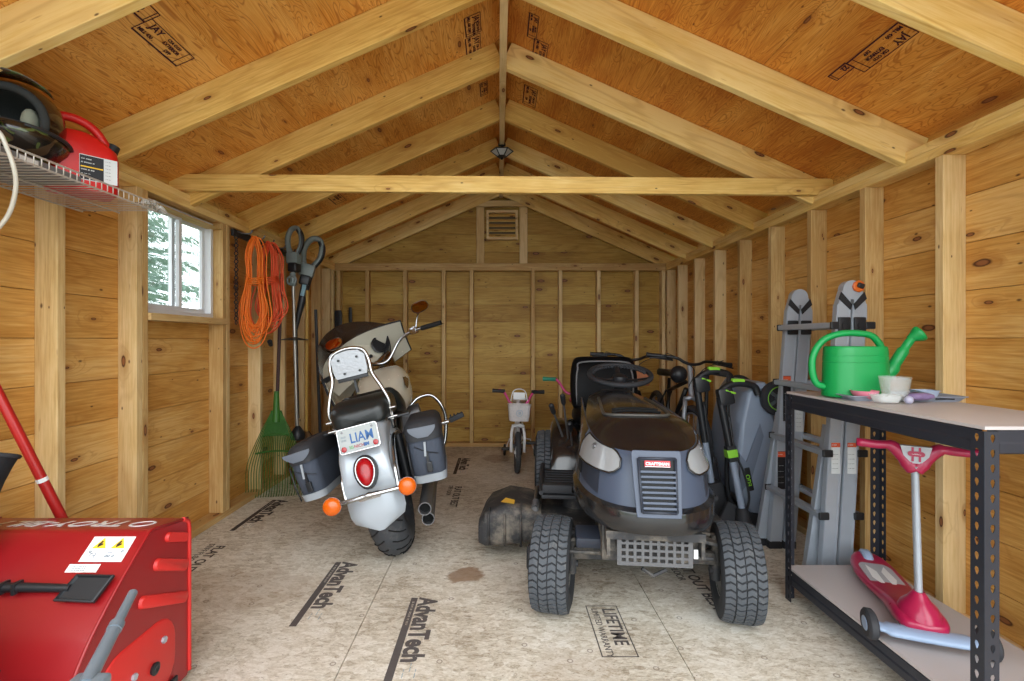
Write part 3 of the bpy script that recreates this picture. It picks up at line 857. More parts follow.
# saddlebags
for s, (x0, w, zt, zb, yaw) in ((-1, (-0.252, 0.125, 0.69, 0.425, -8)), (1, (0.228, 0.165, 0.66, 0.36, 0))):
    BM = Matrix.Translation((x0, -0.02, 0)) @ Euler((0, R(4 * s), R(yaw))).to_matrix().to_4x4()
    h = zt - zb
    mb = MB(); rr = []
    for f, kx, ky in ((0, 0.90, 0.9), (0.04, 0.97, 0.97), (0.5, 1.03, 1.02), (0.85, 1.0, 1.0), (0.93, 0.93, 0.96), (0.97, 0.8, 0.9)):
        rr.append([(x, y, zb + h * f) for x, y in rrect(w * kx, 0.36 * ky, 0.045, 4)])
    mb.rings(rr); bag = mb.build('saddlebag', M_bag, moto, smooth=50, M=BM)
    mb = MB(); rr = []
    for f, k in ((0.70, 1.08), (0.84, 1.09), (0.95, 1.04), (1.02, 0.86), (1.04, 0.6)):
        rr.append([(x, y, zb + h * f) for x, y in rrect(w * k, 0.36 * k, 0.05, 4)])
    mb.rings(rr); mb.build('bag_lid', M_blackm, bag, smooth=50, M=BM)
    mb = MB(); rr = []
    for f, k in ((0.0, 0.985), (0.13, 1.03)):
        rr.append([(x, y, zb + h * f) for x, y in rrect(w * k, 0.36 * k, 0.045, 4)])
    mb.rings(rr); mb.build('bag_bottom_band', M_bagr, bag, smooth=50, M=BM)
    ly = -0.18 * 1.09 - 0.001
    gr = []
    for i in range(5):
        f = i / 4
        wv = (0.080, 0.078, 0.068, 0.052, 0.03)[i]
        gr.append([(wv * u * 0.85, ly - 0.006 - 0.004 * (1 - u * u), zb + h * (0.93 - 0.17 * f)) for u in (-1, -0.5, 0, 0.5, 1)])
    mb = MB(); mb.sheet(gr, 0.006); mb.build('reflective_patch', M_patch, bag, smooth=60, M=BM)
    mb = MB(); mb.box((0.0, -0.193, zb + h * 0.56), (0.010, 0.006, 0.07), rot=(0, R(6), 0)); mb.build('zip_pull', M_bagr, bag, smooth=0, M=BM)
    mb = MB(); mb.box((0.008, -0.192, zb + h * 0.26), (0.028, 0.014, 0.05), bevel=0.005); mb.box((0.005, -0.19, zb + h * 0.38), (0.012, 0.01, 0.08)); mb.build('buckle', M_black, bag, smooth=0, M=BM)
    mb = MB()
    mb.tube([(-0.05, -0.189, zb + h * 0.62), (0.0, -0.192, zb + h * 0.52), (0.06, -0.189, zb + h * 0.45)], 0.002, 5)
    mb.tube([(-w * 0.5, -0.18, zb + h * 0.68), (-w * 0.51, -0.18, zb + h * 0.3), (-w * 0.49, -0.17, zb + 0.01)], 0.004, 5)
    mb.build('piping', M_black, bag, smooth=180, M=BM)
mb = MB(); mb.box((0, -0.03, 0.70), (0.44, 0.10, 0.012), bevel=0.004); mb.build('bag_yoke', M_black, moto)
# exhaust
mb = MB()
for (z, y0) in ((0.272, -0.30), (0.212, -0.27)):
    x = 0.205
    mb.tube(spline([(0.15, 0.75, z + 0.05), (0.20, 0.5, z - 0.02), (x, 0.3, z), (x, 0.0, z), (x, y0, z)], 4), 0.030, 14, cap=False)
    mb.torus((x, y0, z), (0, 1, 0), 0.029, 0.003, 18, 6)
ex = mb.build('exhaust_pipe', M_steel, moto, smooth=50)
mb = MB()
for (z, y0) in ((0.272, -0.30), (0.212, -0.27)): mb.cyl((0.205, y0 + 0.04, z), (0.205, y0 + 0.05, z), 0.028)
mb.build('exhaust_bore', mat('bore_black', rgb(12, 12, 12), 0.95), ex)  # near-black disc closing each pipe just inside its mouth
# engine, frame, tank
mb = MB()
mb.box((0, 0.70, 0.36), (0.30, 0.36, 0.26), bevel=0.05)
for s in (-1, 1):
    mb.cyl((s * 0.12, 0.66, 0.36), (s * 0.22, 0.66, 0.36), 0.11, 0.09, 24)
    for k in range(7): mb.cyl((s * 0.03, 0.82 + 0.0, 0.46 + k * 0.018), (s * 0.20, 0.82, 0.47 + k * 0.018), 0.065, seg=14)
mb.build('engine', M_steel, moto, smooth=40)
mb = MB()
for s in (-1, 1):
    mb.tube(spline([(s * 0.09, 0.02, 0.33), (s * 0.12, 0.35, 0.26), (s * 0.13, 0.8, 0.22), (s * 0.10, 1.02, 0.40), (s * 0.04, 1.14, 0.86)], 5), 0.018, 8)
    mb.tube(spline([(s * 0.10, -0.15, 0.62), (s * 0.11, 0.2, 0.58), (s * 0.08, 0.6, 0.64), (s * 0.04, 1.12, 0.84)], 5), 0.018, 8)
    mb.box((s * 0.115, 0.13, 0.48), (0.03, 0.22, 0.16), bevel=0.01)
    mb.cyl((s * 0.125, -0.02, 0.34), (s * 0.125, 0.0, 0.60), 0.024)
mb.build('frame', M_black, moto)
mb = MB(); rr = []
for (y, z, hw, hh) in ((0.44, 0.70, 0.03, 0.02), (0.47, 0.71, 0.07, 0.05), (0.56, 0.725, 0.135, 0.10), (0.70, 0.755, 0.182, 0.145), (0.86, 0.785, 0.188, 0.155), (1.0, 0.81, 0.155, 0.13), (1.08, 0.85, 0.07, 0.06)):
    rr.append([(x, y, z + q) for x, q in rrect(hw * 2, hh * 2, hh * 0.75, 6)])
mb.rings(rr); tank = mb.build('fuel_tank', M_champ, moto, smooth=60, subsurf=1)
mb = MB()
for s in (-1, 1):
    g = []
    for i, f in enumerate((0.0, 0.2, 0.4, 0.6, 0.8, 1.0)):
        y = 0.60 + 0.34 * f
        hw = 0.150 + 0.040 * math.sin(PI * min(1, 0.25 + f * 0.6)); hh = 0.115 + 0.040 * math.sin(PI * min(1, 0.25 + f * 0.6)); zc_ = 0.735 + 0.06 * f
        ph0 = R(22 + 26 * f); wv = R(5 + 5 * math.sin(PI * f)); k_ = 1.04
        g.append([(s * hw * k_ * math.cos(ph0 - wv), y, zc_ + hh * k_ * math.sin(ph0 - wv)), (s * hw * k_ * math.cos(ph0), y, zc_ + hh * k_ * math.sin(ph0)), (s * hw * k_ * math.cos(ph0 + wv), y, zc_ + hh * k_ * math.sin(ph0 + wv))])
    mb.sheet(g, 0.004)
mb.build('tank_stripe', M_stripe, tank, smooth=60)
mb = MB(); mb.lathe([(0.03, 0.0), (0.03, 0.012), (0.02, 0.018), (0, 0.018)], Matrix.Translation((0.05, 0.78, 0.885)), 18); mb.build('fuel_cap', M_chrome, tank)
# crash bars, foot boards, stand
for s in (-1, 1):
    mb = MB(); mb.tube(spline([(s * 0.12, 0.86, 0.62), (s * 0.20, 0.88, 0.67), (s * 0.29, 0.90, 0.665), (s * 0.345, 0.90, 0.58), (s * 0.35, 0.90, 0.46), (s * 0.28, 0.88, 0.28), (s * 0.12, 0.85, 0.22)], 6), 0.013, 10)
    mb.build('crash_bar', M_chrome, moto, smooth=180)
    mb = MB(); mb.cyl((s * 0.15, 0.58, 0.40 if s < 0 else 0.50), (s * 0.38, 0.58, 0.40 if s < 0 else 0.502), 0.013); pb = mb.build('peg_arm', M_chrome, moto)
    mb = MB(); mb.box((s * 0.435, 0.58, 0.40 if s < 0 else 0.515), (0.10, 0.035, 0.034), rot=(0, R(-10 * s), 0), bevel=0.008)
    for k in range(4): mb.box((s * (0.40 + k * 0.024), 0.58, 0.42 if s < 0 else 0.535), (0.010, 0.038, 0.010), bevel=0.002)
    mb.build('foot_peg', M_blackm, moto)
mb = MB(); mb.tube([(-0.13, 0.55, 0.28), (-0.26, 0.52, 0.10), (-0.285, 0.51, 0.077)], 0.013, 8); mb.box((-0.285, 0.51, 0.080), (0.06, 0.05, 0.008), rot=(0, R(14), 0)); mb.build('side_stand', M_black, moto)
# batwing fairing, turned with the bars
def fairing_pt(u, f):         # u across -1..1, f 0 bottom .. 1 top
    x = 0.40 * u - 0.04
    y = 1.40 - 0.30 * abs(u) ** 2.2 - 0.10 * (f - 0.5) - 0.04 * f
    zt = 1.262 - 0.13 * abs(u) ** 2.5
    zb = 0.90 + 0.035 * math.cos(PI * u) if abs(u) < 0.75 else 0.90 + 0.0 * u
    return steer((x, y, zb + (zt - zb) * f + 0.02 * math.sin(PI * f)))
mb = MB(); mb.sheet([[fairing_pt(-1 + 2 * i / 24, j / 8) for j in range(9)] for i in range(25)], 0.012)
fairing = mb.build('fairing', M_champ, moto, smooth=60)
mb = MB()
ring = [fairing_pt(-1 + 2 * i / 24, 1.0) for i in range(25)] + [fairing_pt(1, 1 - j / 8) for j in range(1, 9)] + [fairing_pt(1 - 2 * i / 24, 0) for i in range(1, 25)] + [fairing_pt(-1, j / 8) for j in range(1, 8)]
mb.tube(ring, 0.009, 6, closed=True); mb.build('fairing_edge', M_blackm, fairing, smooth=180)
def inner_pt(u, f):           # instrument panel set inside the shell
    return steer((0.30 * u - 0.02, 1.22 + 0.05 * (1 - abs(u) ** 2) + 0.05 * f, 1.00 + 0.22 * f - 0.05 * abs(u) ** 2.5 * f))
mb = MB(); mb.sheet([[inner_pt(-1 + 2 * i / 16, j / 6) for j in range(7)] for i in range(17)], 0.01); inner = mb.build('inner_panel', M_champ, fairing, smooth=60)
mb = MB()
for i in range(16):
    a, b = inner_pt(-1 + 2 * i / 16, 1), inner_pt(-1 + 2 * (i + 1) / 16, 1)
    ka = (0.30 * (-1 + 2 * i / 16)) / 0.40; kb = (0.30 * (-1 + 2 * (i + 1) / 16)) / 0.40
    mb.quad([a, b, fairing_pt(kb, 0.93), fairing_pt(ka, 0.93)])
mb.build('inner_ledge', M_champ, fairing, smooth=60)
GX = frame(steer((0.205, 1.222, 1.085)), steer((1.205, 1.222, 1.085)) - steer((0.205, 1.222, 1.085)), (0, 0.25, 1))
mb = MB(); mb.lathe([(0.062, -0.01), (0.066, 0.012), (0.055, 0.016), (0.052, 0.006), (0, 0.006)], GX, 28); mb.build('gauge', M_black, fairing, smooth=40)
GX2 = frame(steer((-0.03, 1.262, 1.115)), steer((1, 1.262, 1.115)) - steer((0, 1.262, 1.115)), (0, 0.25, 1))
mb = MB(); mb.box((0, 0, 0.012), (0.115, 0.10, 0.006)); stk = mb.build('square_sticker', M_black, fairing, smooth=0, M=GX2)
mb = MB(); mb.lathe([(0.034, 0.016), (0.03, 0.018), (0, 0.018)], GX2, 14); mb.build('sticker_emblem', M_pgrey, stk)
GX3 = frame(steer((0.095, 1.25, 1.06)), steer((1, 1.25, 1.06)) - steer((0, 1.25, 1.06)), (0, 0.25, 1))
mb = MB(); mb.lathe([(0.014, 0.0), (0.014, 0.02), (0.0, 0.022)], GX3, 14); mb.lathe([(0.009, 0.0), (0.009, 0.02), (0.0, 0.022)], GX3 @ T_((-0.03, 0.05, 0)), 12); mb.build('ignition_switch', M_black, fairing)
M_ws = mat('smoked_screen', rgb(60, 44, 34), 0.08, trans=0.0, alpha=0.86, var=0.05, coat=0.3)
def ws(u, f):
    au = abs(u) * 0.86
    z0 = 1.262 - 0.13 * au ** 2.5 - 0.01
    hh = 0.135 * (1 - abs(u) ** 2.2) + 0.003
    return steer((0.344 * u - 0.04, 1.40 - 0.30 * au ** 2.2 - 0.09 - 0.10 * f * (1 - abs(u) ** 2), z0 + (hh + 0.01) * f))
mb = MB(); mb.sheet([[ws(-1 + 2 * i / 20, j / 6) for j in range(7)] for i in range(21)], 0.004); mb.build('windshield', M_ws, fairing, smooth=60)
# handlebar, grips, levers, mirrors
hb = [(-0.36, 0.80, 0.95), (-0.25, 0.95, 0.985), (-0.16, 1.02, 1.02), (-0.05, 1.09, 0.97), (0.04, 1.11, 0.98), (0.15, 1.13, 1.10), (0.27, 1.09, 1.145), (0.47, 1.00, 1.150)]
mb = MB(); mb.tube(spline(hb, 5), 0.012, 10); bars = mb.build('handlebar', M_chrome, moto, smooth=180)
for s, g0, g1, cl, mpos, tilt in ((1, (0.335, 1.06, 1.148), (0.485, 0.993, 1.152), (0.275, 1.09, 1.145), (0.360, 1.10, 1.310), 14), (-1, (-0.28, 0.91, 0.975), (-0.37, 0.785, 0.945), (-0.235, 0.965, 0.99), (-0.292, 1.0, 1.185), 10)):
    g0 = Vector(g0); g1 = Vector(g1); cl = Vector(cl); mpos = Vector(mpos); dd = (g1 - g0).normalized(); fw = Vector((-dd.y, dd.x, 0)).normalized() * s
    mb = MB(); mb.cyl(g0, g1, 0.018); mb.build('grip', M_black, bars)
    mb = MB(); mb.box(cl, (0.06, 0.05, 0.05), rot=(0, 0, math.atan2(dd.y, dd.x)), bevel=0.01); mb.lathe([(0.03, 0), (0.03, 0.03), (0.02, 0.035), (0, 0.035)], T_(cl + fw * 0.045 - dd * 0.02), 14)
    mb.build('control_housing', M_chrome, bars, smooth=40)
    mb = MB(); mb.tube(spline([cl + fw * 0.04, g0 + fw * 0.05, g1 + fw * 0.035 - Vector((0, 0, 0.01))], 5), 0.006, 6, flat=0.6); mb.build('lever', M_chrome, bars)
    mb = MB(); mb.tube(spline([cl + fw * 0.03, (cl + fw * 0.04) * 0.6 + mpos * 0.4 + Vector((0, 0, 0.02)), mpos - Vector((0.01 * s, 0, 0.03))], 5), 0.0055, 7); stem = mb.build('mirror_stem', M_chrome, bars)
    MM = frame(mpos, (1, 0.12 * s, 0), (0, 0.42 if s > 0 else 0.7, 1)) @ Euler((0, 0, R(tilt))).to_matrix().to_4x4()
    o_ = rrect(0.135, 0.088, 0.042, 5)
    mb = MB(); mb.rings([[(x * k, y * k, z) for x, y in o_] for k, z in ((0.5, -0.035), (0.85, -0.022), (1.0, 0.0), (0.97, 0.004), (0.88, 0.002))]); mh = mb.build('mirror', mat('mirror_shell', rgb(70, 34, 22), 0.3, coat=0.5), bars, smooth=50, M=MM)
    mb = MB(); mb.rings([[(x * 0.9, y * 0.9, z) for x, y in o_] for z in (0.0, 0.0045)]); mb.build('mirror_glass', mat('mirror_glass', rgb(235, 235, 235), 0.02, 1.0, var=0, rvar=0), mh, smooth=0, M=MM)
mb = MB()
for k in range(5): mb.tube(spline([steer((0.18, 1.12, 1.10)), steer((0.12 + k * 0.01, 1.20 - k * 0.01, 1.02)), steer((0.05, 1.22, 0.95 - k * 0.02)), (0.02, 1.05, 0.86)], 6), 0.005, 6)
for k in range(4): mb.tube(spline([steer((-0.18, 1.12, 1.10)), steer((-0.12, 1.20, 1.02)), steer((-0.05, 1.20, 0.95 - k * 0.02)), (-0.02, 1.05, 0.86)], 6), 0.005, 6)
mb.build('cable', M_black, bars, smooth=180)
mb = MB(); mb.box(steer((0, 1.17, 0.99)), (0.24, 0.06, 0.05), rot=ROTH, bevel=0.012); mb.box(steer((0, 1.18, 0.90)), (0.20, 0.06, 0.12), rot=ROTH, bevel=0.02); mb.build('triple_clamp', M_chrome, moto, smooth=40)
mb = MB(); mb.ball(steer((0, 1.42, 0.93)), (0.095, 0.12, 0.095)); mb.build('headlamp', M_champ, moto, smooth=180)

fairing.location = (-0.055, 0.0, -0.03)
# ------------------------------------------------------------------ lawn tractor
M_hood = mat('black_gloss_hood', rgb(26, 26, 28), 0.20, coat=0.5, var=0.2, scale=6, dirt=rgb(92, 84, 72), dirt_amt=0.28)
M_slate = mat('slate_plastic', rgb(66, 75, 92), 0.38, var=0.08, scale=5, dirt=rgb(120, 116, 108), dirt_amt=0.2)
M_slated = mat('slate_plastic_dark', rgb(44, 49, 60), 0.45, var=0.1)
M_deck = mat('dusty_deck', rgb(46, 46, 48), 0.65, var=0.3, scale=14, dirt=rgb(140, 130, 116), dirt_amt=0.6)
M_lens = mat('headlight_lens', rgb(140, 142, 144), 0.22, var=0.12, scale=25, coat=0.7, dirt=rgb(150, 146, 138), dirt_amt=0.3)
M_tread = mat('turf_tyre_tread', rgb(68, 72, 77), 0.7, var=0.25, scale=40, dirt=rgb(122, 120, 114), dirt_amt=0.35)
mow = thing('lawn_tractor', 'black and slate riding lawn mower facing the doorway, red badge on its grille', 'lawn mower', (0.585, 2.005, 0), (0, 0, R(-6)))

M_tyre_base = mat('turf_tyre_base', rgb(38, 39, 42), 0.85, var=0.2)
def turf_tyre(parent, c, r, w, name):
    x, y, z = c
    mb = MB()
    prof = [(r * 0.52, -w * 0.40), (r * 0.60, -w * 0.50), (r * 0.80, -w * 0.53), (r * 0.93, -w * 0.48), (r * 0.965, -w * 0.38), (r * 0.975, 0), (r * 0.965, w * 0.38), (r * 0.93, w * 0.48), (r * 0.80, w * 0.53), (r * 0.60, w * 0.50), (r * 0.52, w * 0.40)]
    mb.lathe(prof, Matrix.Translation(c) @ Euler((0, R(90), 0)).to_matrix().to_4x4(), 48, cap=False)
    o = mb.build(name, M_tyre_base, parent, smooth=50)
    mb = MB()
    rows = int(2 * PI * r / 0.027)
    for k in range(rows):
        a = 2 * PI * k / rows
        for q, (u0, u1) in enumerate(((-0.47, -0.25), (-0.215, -0.015), (0.015, 0.215), (0.25, 0.47))):
            off = (0.5 if q in (1, 2) else 0) * 2 * PI / rows
            da = 2 * PI / rows * 0.36
            rings = []
            for rr in (r * 0.95, r * 1.0):
                pts = []
                sh = 0.55 * 2 * PI / rows * (1 if q % 2 else -1)
                for (u, e, ss) in ((u0, -1, 0), (u0 * .5 + u1 * .5, -1, 0.5), (u1, -1, 0), (u1, 1, 0), (u0 * .5 + u1 * .5, 1, 0.5), (u0, 1, 0)):
                    aa = a + off + da * e + sh * ss
                    cr = rr - 0.05 * r * (abs(u) / 0.5) ** 4
                    pts.append((x + u * w, y + cr * math.cos(aa), z + cr * math.sin(aa)))
                rings.append(pts)
            mb.rings(rings)
    tr = mb.build('tread', M_tread, o, smooth=0)
    return o
def rim(parent, c, r, w, m, nm='wheel_rim'):
    mb = MB(); mb.lathe([(0.02, -w * 0.3), (r * 0.3, -w * 0.28), (r * 0.38, -w * 0.1), (r * 0.86, -w * 0.12), (r * 0.92, -w * 0.42), (r, -w * 0.44), (r, w * 0.44), (r * 0.92, w * 0.42), (r * 0.86, w * 0.12), (r * 0.38, w * 0.1), (r * 0.3, w * 0.28), (0.02, w * 0.3)],
                        Matrix.Translation(c) @ Euler((0, R(90), 0)).to_matrix().to_4x4(), 28)
    return mb.build(nm, m, parent, smooth=40)
M_rim = mat('dusty_rim', rgb(120, 118, 112), 0.6, var=0.2, dirt=rgb(90, 84, 74), dirt_amt=0.5)
for s in (-1, 1):
    ft = turf_tyre(mow, (0, 0, 0), 0.188, 0.150, 'front_tire'); rim(ft, (0, 0, 0), 0.108, 0.15, M_rim)
    ft.location = (s * 0.362, 0.0, 0.188); ft.rotation_euler = (0, 0, R(-8))
    turf_tyre(mow, (s * 0.362, 1.24, 0.255), 0.255, 0.21, 'rear_tire'); rim(mow, (s * 0.362, 1.24, 0.255), 0.15, 0.20, M_rim)
# hood shell ---------------------------------------------------------------
YC = 0.16; NP = 2.5
def plan(a, hw, yf):
    """a: -1..1 round the nose; beyond +-1 straight back to y=.80"""
    if abs(a) <= 1:
        th_ = a * PI / 2
        return (math.copysign(abs(math.sin(th_)) ** (2 / NP) * hw, a), YC - (YC - yf) * abs(math.cos(th_)) ** (2 / NP))
    f = (abs(a) - 1)
    hb = hw + (min(hw, 0.20) - hw) * f
    return (math.copysign(hb, a), YC + f * (0.80 - YC))
def hpt(a, zf, zs, hw, yf, grow=0.0):
    x, y = plan(a, hw + grow, yf - grow)
    k = min(1.0, max(0.0, (y - yf) / (YC + 0.05 - yf)))
    k = k * k * (3 - 2 * k)
    z = zf + (zs - zf) * k
    if abs(a) > 1: z += 0.025 * (abs(a) - 1) * (1 if zs > 0.7 else 0)
    return (x, y, z)
AS = [-2, -1.75, -1.5, -1.25, -1.1] + [-1 + 2 * i / 40 for i in range(41)] + [1.1, 1.25, 1.5, 1.75, 2]
LV = {'a': (0.430, 0.45, 0.270, -0.300), 'b': (0.455, 0.47, 0.278, -0.312), 'c': (0.505, 0.515, 0.276, -0.302), 'd': (0.515, 0.53, 0.260, -0.275),
      'e': (0.60, 0.62, 0.250, -0.258), 'f': (0.680, 0.735, 0.232, -0.232), 'g': (0.700, 0.757, 0.215, -0.212)}
def band(levels, alist, m, name, parent, thick=0.006, grow=0.0, smooth=50):
    mb = MB(); mb.sheet([[hpt(a, *LV[l], grow) for l in levels] for a in alist], thick)
    return mb.build(name, m, parent, smooth=smooth)
bumper = band('abcd', AS, M_hood, 'bumper', mow, 0.01)
side_a = [a for a in AS]
hood = band('defg', [a for a in AS], M_slate, 'nose_panel', mow)
hb = band('defg', [a for a in AS if a <= -0.85], M_hood, 'hood_side', mow, grow=0.003)
band('defg', [a for a in AS if a >= 0.85], M_hood, 'hood_side', mow, grow=0.003)
# top
def top_pt(s, j, lift=0.0):
    """j 0..1 from nose to the dash"""
    yf = -0.212; hw0 = 0.215
    y = yf + (0.80 - yf) * (j ** 1.35)
    if y < YC:
        q = max(0.0, 1 - ((YC - y) / (YC - yf)) ** NP) ** (1 / NP); hw = hw0 * q
    else:
        hw = hw0 + (0.16 - hw0) * ((y - YC) / (0.80 - YC)) ** 1.2
    k = min(1.0, max(0.0, (y - yf) / (YC + 0.05 - yf))); k = k * k * (3 - 2 * k)
    z = 0.700 + 0.057 * k + 0.025 * max(0, (y - YC) / (0.80 - YC))
    z += 0.052 * (1 - abs(s) ** 2.4) * (hw / hw0) * (0.25 + 0.75 * min(1, (y - yf) / 0.5))
    return (hw * s, y, z + lift)
mb = MB(); mb.sheet([[top_pt(-1 + 2 * i / 20, j / 26) for j in range(27)] for i in range(21)], 0.006)
top = mb.build('hood', M_hood, mow, smooth=70)
# raised air scoop outline and slots at the back of the hood
def on_top(x, y, lift=0.0):
    j = ((y + 0.212) / 1.012) ** (1 / 1.35)
    hw = abs(top_pt(1, j)[0])
    p = top_pt(max(-1, min(1, x / max(hw, 1e-3))), j)
    return (x, y, p[2] + lift)
sc_ = [(-0.120, 0.60), (-0.130, 0.42), (-0.140, 0.22), (-0.130, 0.14), (-0.06, 0.105), (0.06, 0.105), (0.130, 0.14), (0.140, 0.22), (0.130, 0.42), (0.120, 0.60)]
mb = MB(); mb.tube([on_top(x, y, 0.003) for x, y in spline([(x, y, 0) for x, y in sc_], 4) and [(p.x, p.y) for p in spline([(x, y, 0) for x, y in sc_], 4)]], 0.007, 8)
mb.build('scoop_rim', mat('rim_highlight_grey', rgb(70, 68, 64), 0.35, var=0.2), top, smooth=180)  # lighter grey paints a highlight along the scoop rim
mb = MB()
for (y, w) in ((0.165, 0.105), (0.20, 0.10)):
    mb.tube([on_top(-w + 2 * w * i / 10, y, 0.001) for i in range(11)], 0.006, 6)
mb.build('scoop_slot', mat('slot_black', rgb(8, 8, 8), 0.9), top, smooth=180)
# centre panel with grille
mb = MB()
def cp(x, z):
    yb = -0.280 - 0.03 * (1 - (x / 0.11) ** 2) * 0.3 + (z - 0.50) * 0.28
    return yb
rows = [(0.712, 0.080), (0.702, 0.086), (0.60, 0.082), (0.51, 0.076), (0.492, 0.074)]
mb.sheet([[(hw * u, cp(hw * u, z) - 0.012 * (1 if z < 0.72 else 0.0), z) for u in (-1, -0.92, -0.7, 0, 0.7, 0.92, 1)] for z, hw in rows], -0.012)
cpn = mb.build('centre_panel', M_slate, mow, smooth=25, bevel=0.002)
mb = MB()
mb.sheet([[(hw * u, cp(hw * u, z) - 0.0265, z) for u in (-1, 0, 1)] for z, hw in ((0.682, 0.062), (0.60, 0.060), (0.518, 0.056))], 0.003)
gb = mb.build('grille_recess', mat('grille_black', rgb(8, 9, 11), 0.6), cpn, smooth=60)
for k in range(8):
    z = 0.529 + k * 0.0168; hw = 0.055 + (z - 0.512) * 0.04
    mb = MB(); mb.box((0, cp(0, z) - 0.033, z), (2 * hw, 0.012, 0.0085), rot=(R(-14), 0, 0), bevel=0.002); mb.build('grille_bar', M_slate, gb, smooth=0)
mb = MB()
for s in (-1, 1): mb.cyl((s * 0.064, cp(0, 0.69) - 0.030, 0.690), (s * 0.058, cp(0, 0.515) - 0.030, 0.515), 0.005)
mb.cyl((-0.064, cp(0, 0.69) - 0.030, 0.690), (0.064, cp(0, 0.69) - 0.030, 0.690), 0.005); mb.cyl((-0.058, cp(0, 0.515) - 0.030, 0.515), (0.058, cp(0, 0.515) - 0.030, 0.515), 0.005)
mb.build('grille_frame', M_slated, gb, smooth=180)
BMx = frame((0, cp(0, 0.672) - 0.034, 0.673), (1, 0, 0), (0, 0.26, 1))
mb = MB(); mb.box((0, 0, 0), (0.088, 0.022, 0.003), bevel=0.001); badge = mb.build('badge', mat('badge_red', rgb(196, 40, 48), 0.35), cpn, smooth=0, M=BMx)
mb = MB(); mb.box((0, -0.0095, 0.0004), (0.086, 0.002, 0.0032)); mb.build('badge_rim', M_white, badge, smooth=0, M=BMx)
text('CRAFTSMAN', 0.0145, BMx @ Matrix.Translation((0, -0.0045, 0.002)), M_white, badge, align='CENTER', bold=0.0003, sx=0.98)
# head lamps: wedge lenses wrapped round the shoulders
for s in (-1, 1):
    g = []; ol_t = []; ol_b = []
    for i in range(13):
        f = i / 12
        a = s * (0.27 + 0.60 * f)
        row = []
        z0f = 0.655 + 0.015 * (1 - f) - 0.02 * f * 0; z1 = 0.722 + (0.755 - 0.722) * f
        hwk = 0.262 if True else 0
        for j in range(5):
            q = j / 4
            lo = hpt(a, 0.622, 0.630, 0.251, -0.262, 0.009); hi = hpt(a, 0.701, 0.762, 0.216, -0.214, 0.008)
            if f < 0.12: q = 0.45 + (q - 0.45) * (0.35 + f * 5.4)
            if f > 0.85: q = q * (1 - (f - 0.85) * 3.2)
            row.append(tuple(lo[k] + (hi[k] - lo[k]) * q for k in range(3)))
        g.append(row); ol_t.append(row[-1]); ol_b.append(row[0])
    mb = MB(); mb.sheet(g, 0.006); hl = mb.build('headlight', M_lens, mow, smooth=70)
    mb = MB(); mb.tube(ol_t + ol_b[::-1], 0.0035, 6, closed=True); mb.build('lens_trim', M_hood, hl, smooth=180)
    c = Vector(g[7][3]); n = Vector((s * 0.75, -0.6, 0.15)).normalized()
    mb = MB(); mb.torus(c, n, 0.013, 0.003, 16, 6); mb.ball(c, 0.008, 10); mb.build('bulb', M_steel, hl, smooth=180)
    # dark recess beneath the lamp with an opening
    g = [[hpt(s * (0.50 + 0.42 * i / 8), z, z, 0.258 - (z - 0.5) * 0.10, -0.275 + (z - 0.5) * 0.17, 0.004) for z in (0.530 + 0.035 * i / 8, 0.57, 0.60, 0.630)] for i in range(9)]
    mb = MB(); mb.sheet(g, 0.004); sp_ = mb.build('side_recess', M_slated, mow, smooth=70)
    g = [[hpt(s * (0.80 + 0.10 * i / 3), z, z, 0.258 - (z - 0.5) * 0.10, -0.275 + (z - 0.5) * 0.17, 0.0085) for z in (0.565, 0.59, 0.622)] for i in range(4)]
    mb = MB(); mb.sheet(g, 0.002); mb.build('side_opening', mat('opening_black', rgb(8, 8, 10), 0.9), sp_, smooth=70)
    for k in range(6):      # louvres at the back of the hood side
        mb = MB(); mb.box((s * 0.200, 0.60 + 0.01 * k, 0.66 + 0.016 * k), (0.012, 0.15 - 0.012 * k, 0.008), bevel=0.002); mb.build('louvre', M_slate, hb, smooth=0)
# chassis beneath
mb = MB()
mb.box((0, 0.0, 0.24), (0.56, 0.05, 0.05), bevel=0.01)
mb.box((0, 0.0, 0.34), (0.36, 0.30, 0.14), bevel=0.01)
for s in (-1, 1):
    mb.cyl((s * 0.285, 0.0, 0.15), (s * 0.285, 0.0, 0.33), 0.018); mb.cyl((s * 0.26, 0, 0.188), (s * 0.34, 0, 0.188), 0.013)
    mb.box((s * 0.245, -0.03, 0.315), (0.11, 0.05, 0.012), rot=(0, s * 0.2, 0))
    mb.cyl((s * 0.28, 0.02, 0.32), (s * 0.06, 0.10, 0.30), 0.009)
    mb.box((s * 0.15, 0.55, 0.36), (0.03, 1.5, 0.06))
mb.box((0, 0.55, 0.45), (0.30, 0.5, 0.22), bevel=0.03)
mb.build('chassis', M_deck, mow, smooth=40)
mb = MB()
mb.box((0, -0.19, 0.408), (0.34, 0.10, 0.012)); mb.box((0, -0.24, 0.405), (0.35, 0.012, 0.030), bevel=0.003)
for s in (-1, 1): mb.box((s * 0.165, -0.2, 0.365), (0.012, 0.09, 0.07))
brk = mb.build('bumper_bracket', M_deck, mow, smooth=0)
mb = MB()       # perforated guard plate
x0, x1, z0, z1 = -0.125, 0.125, 0.300, 0.398
nx, nz = 9, 4
tx, tz = 0.010, 0.009
for i in range(nx + 1):
    xx = x0 + (x1 - x0) * i / nx; mb.box((xx, -0.23, (z0 + z1) / 2), (tx if 0 < i < nx else 0.016, 0.004, z1 - z0))
for j in range(nz + 1):
    zz = z0 + (z1 - z0) * j / nz; mb.box(((x0 + x1) / 2, -0.2302, zz), (x1 - x0 + 0.016, 0.004, tz if 0 < j < nz else 0.014))
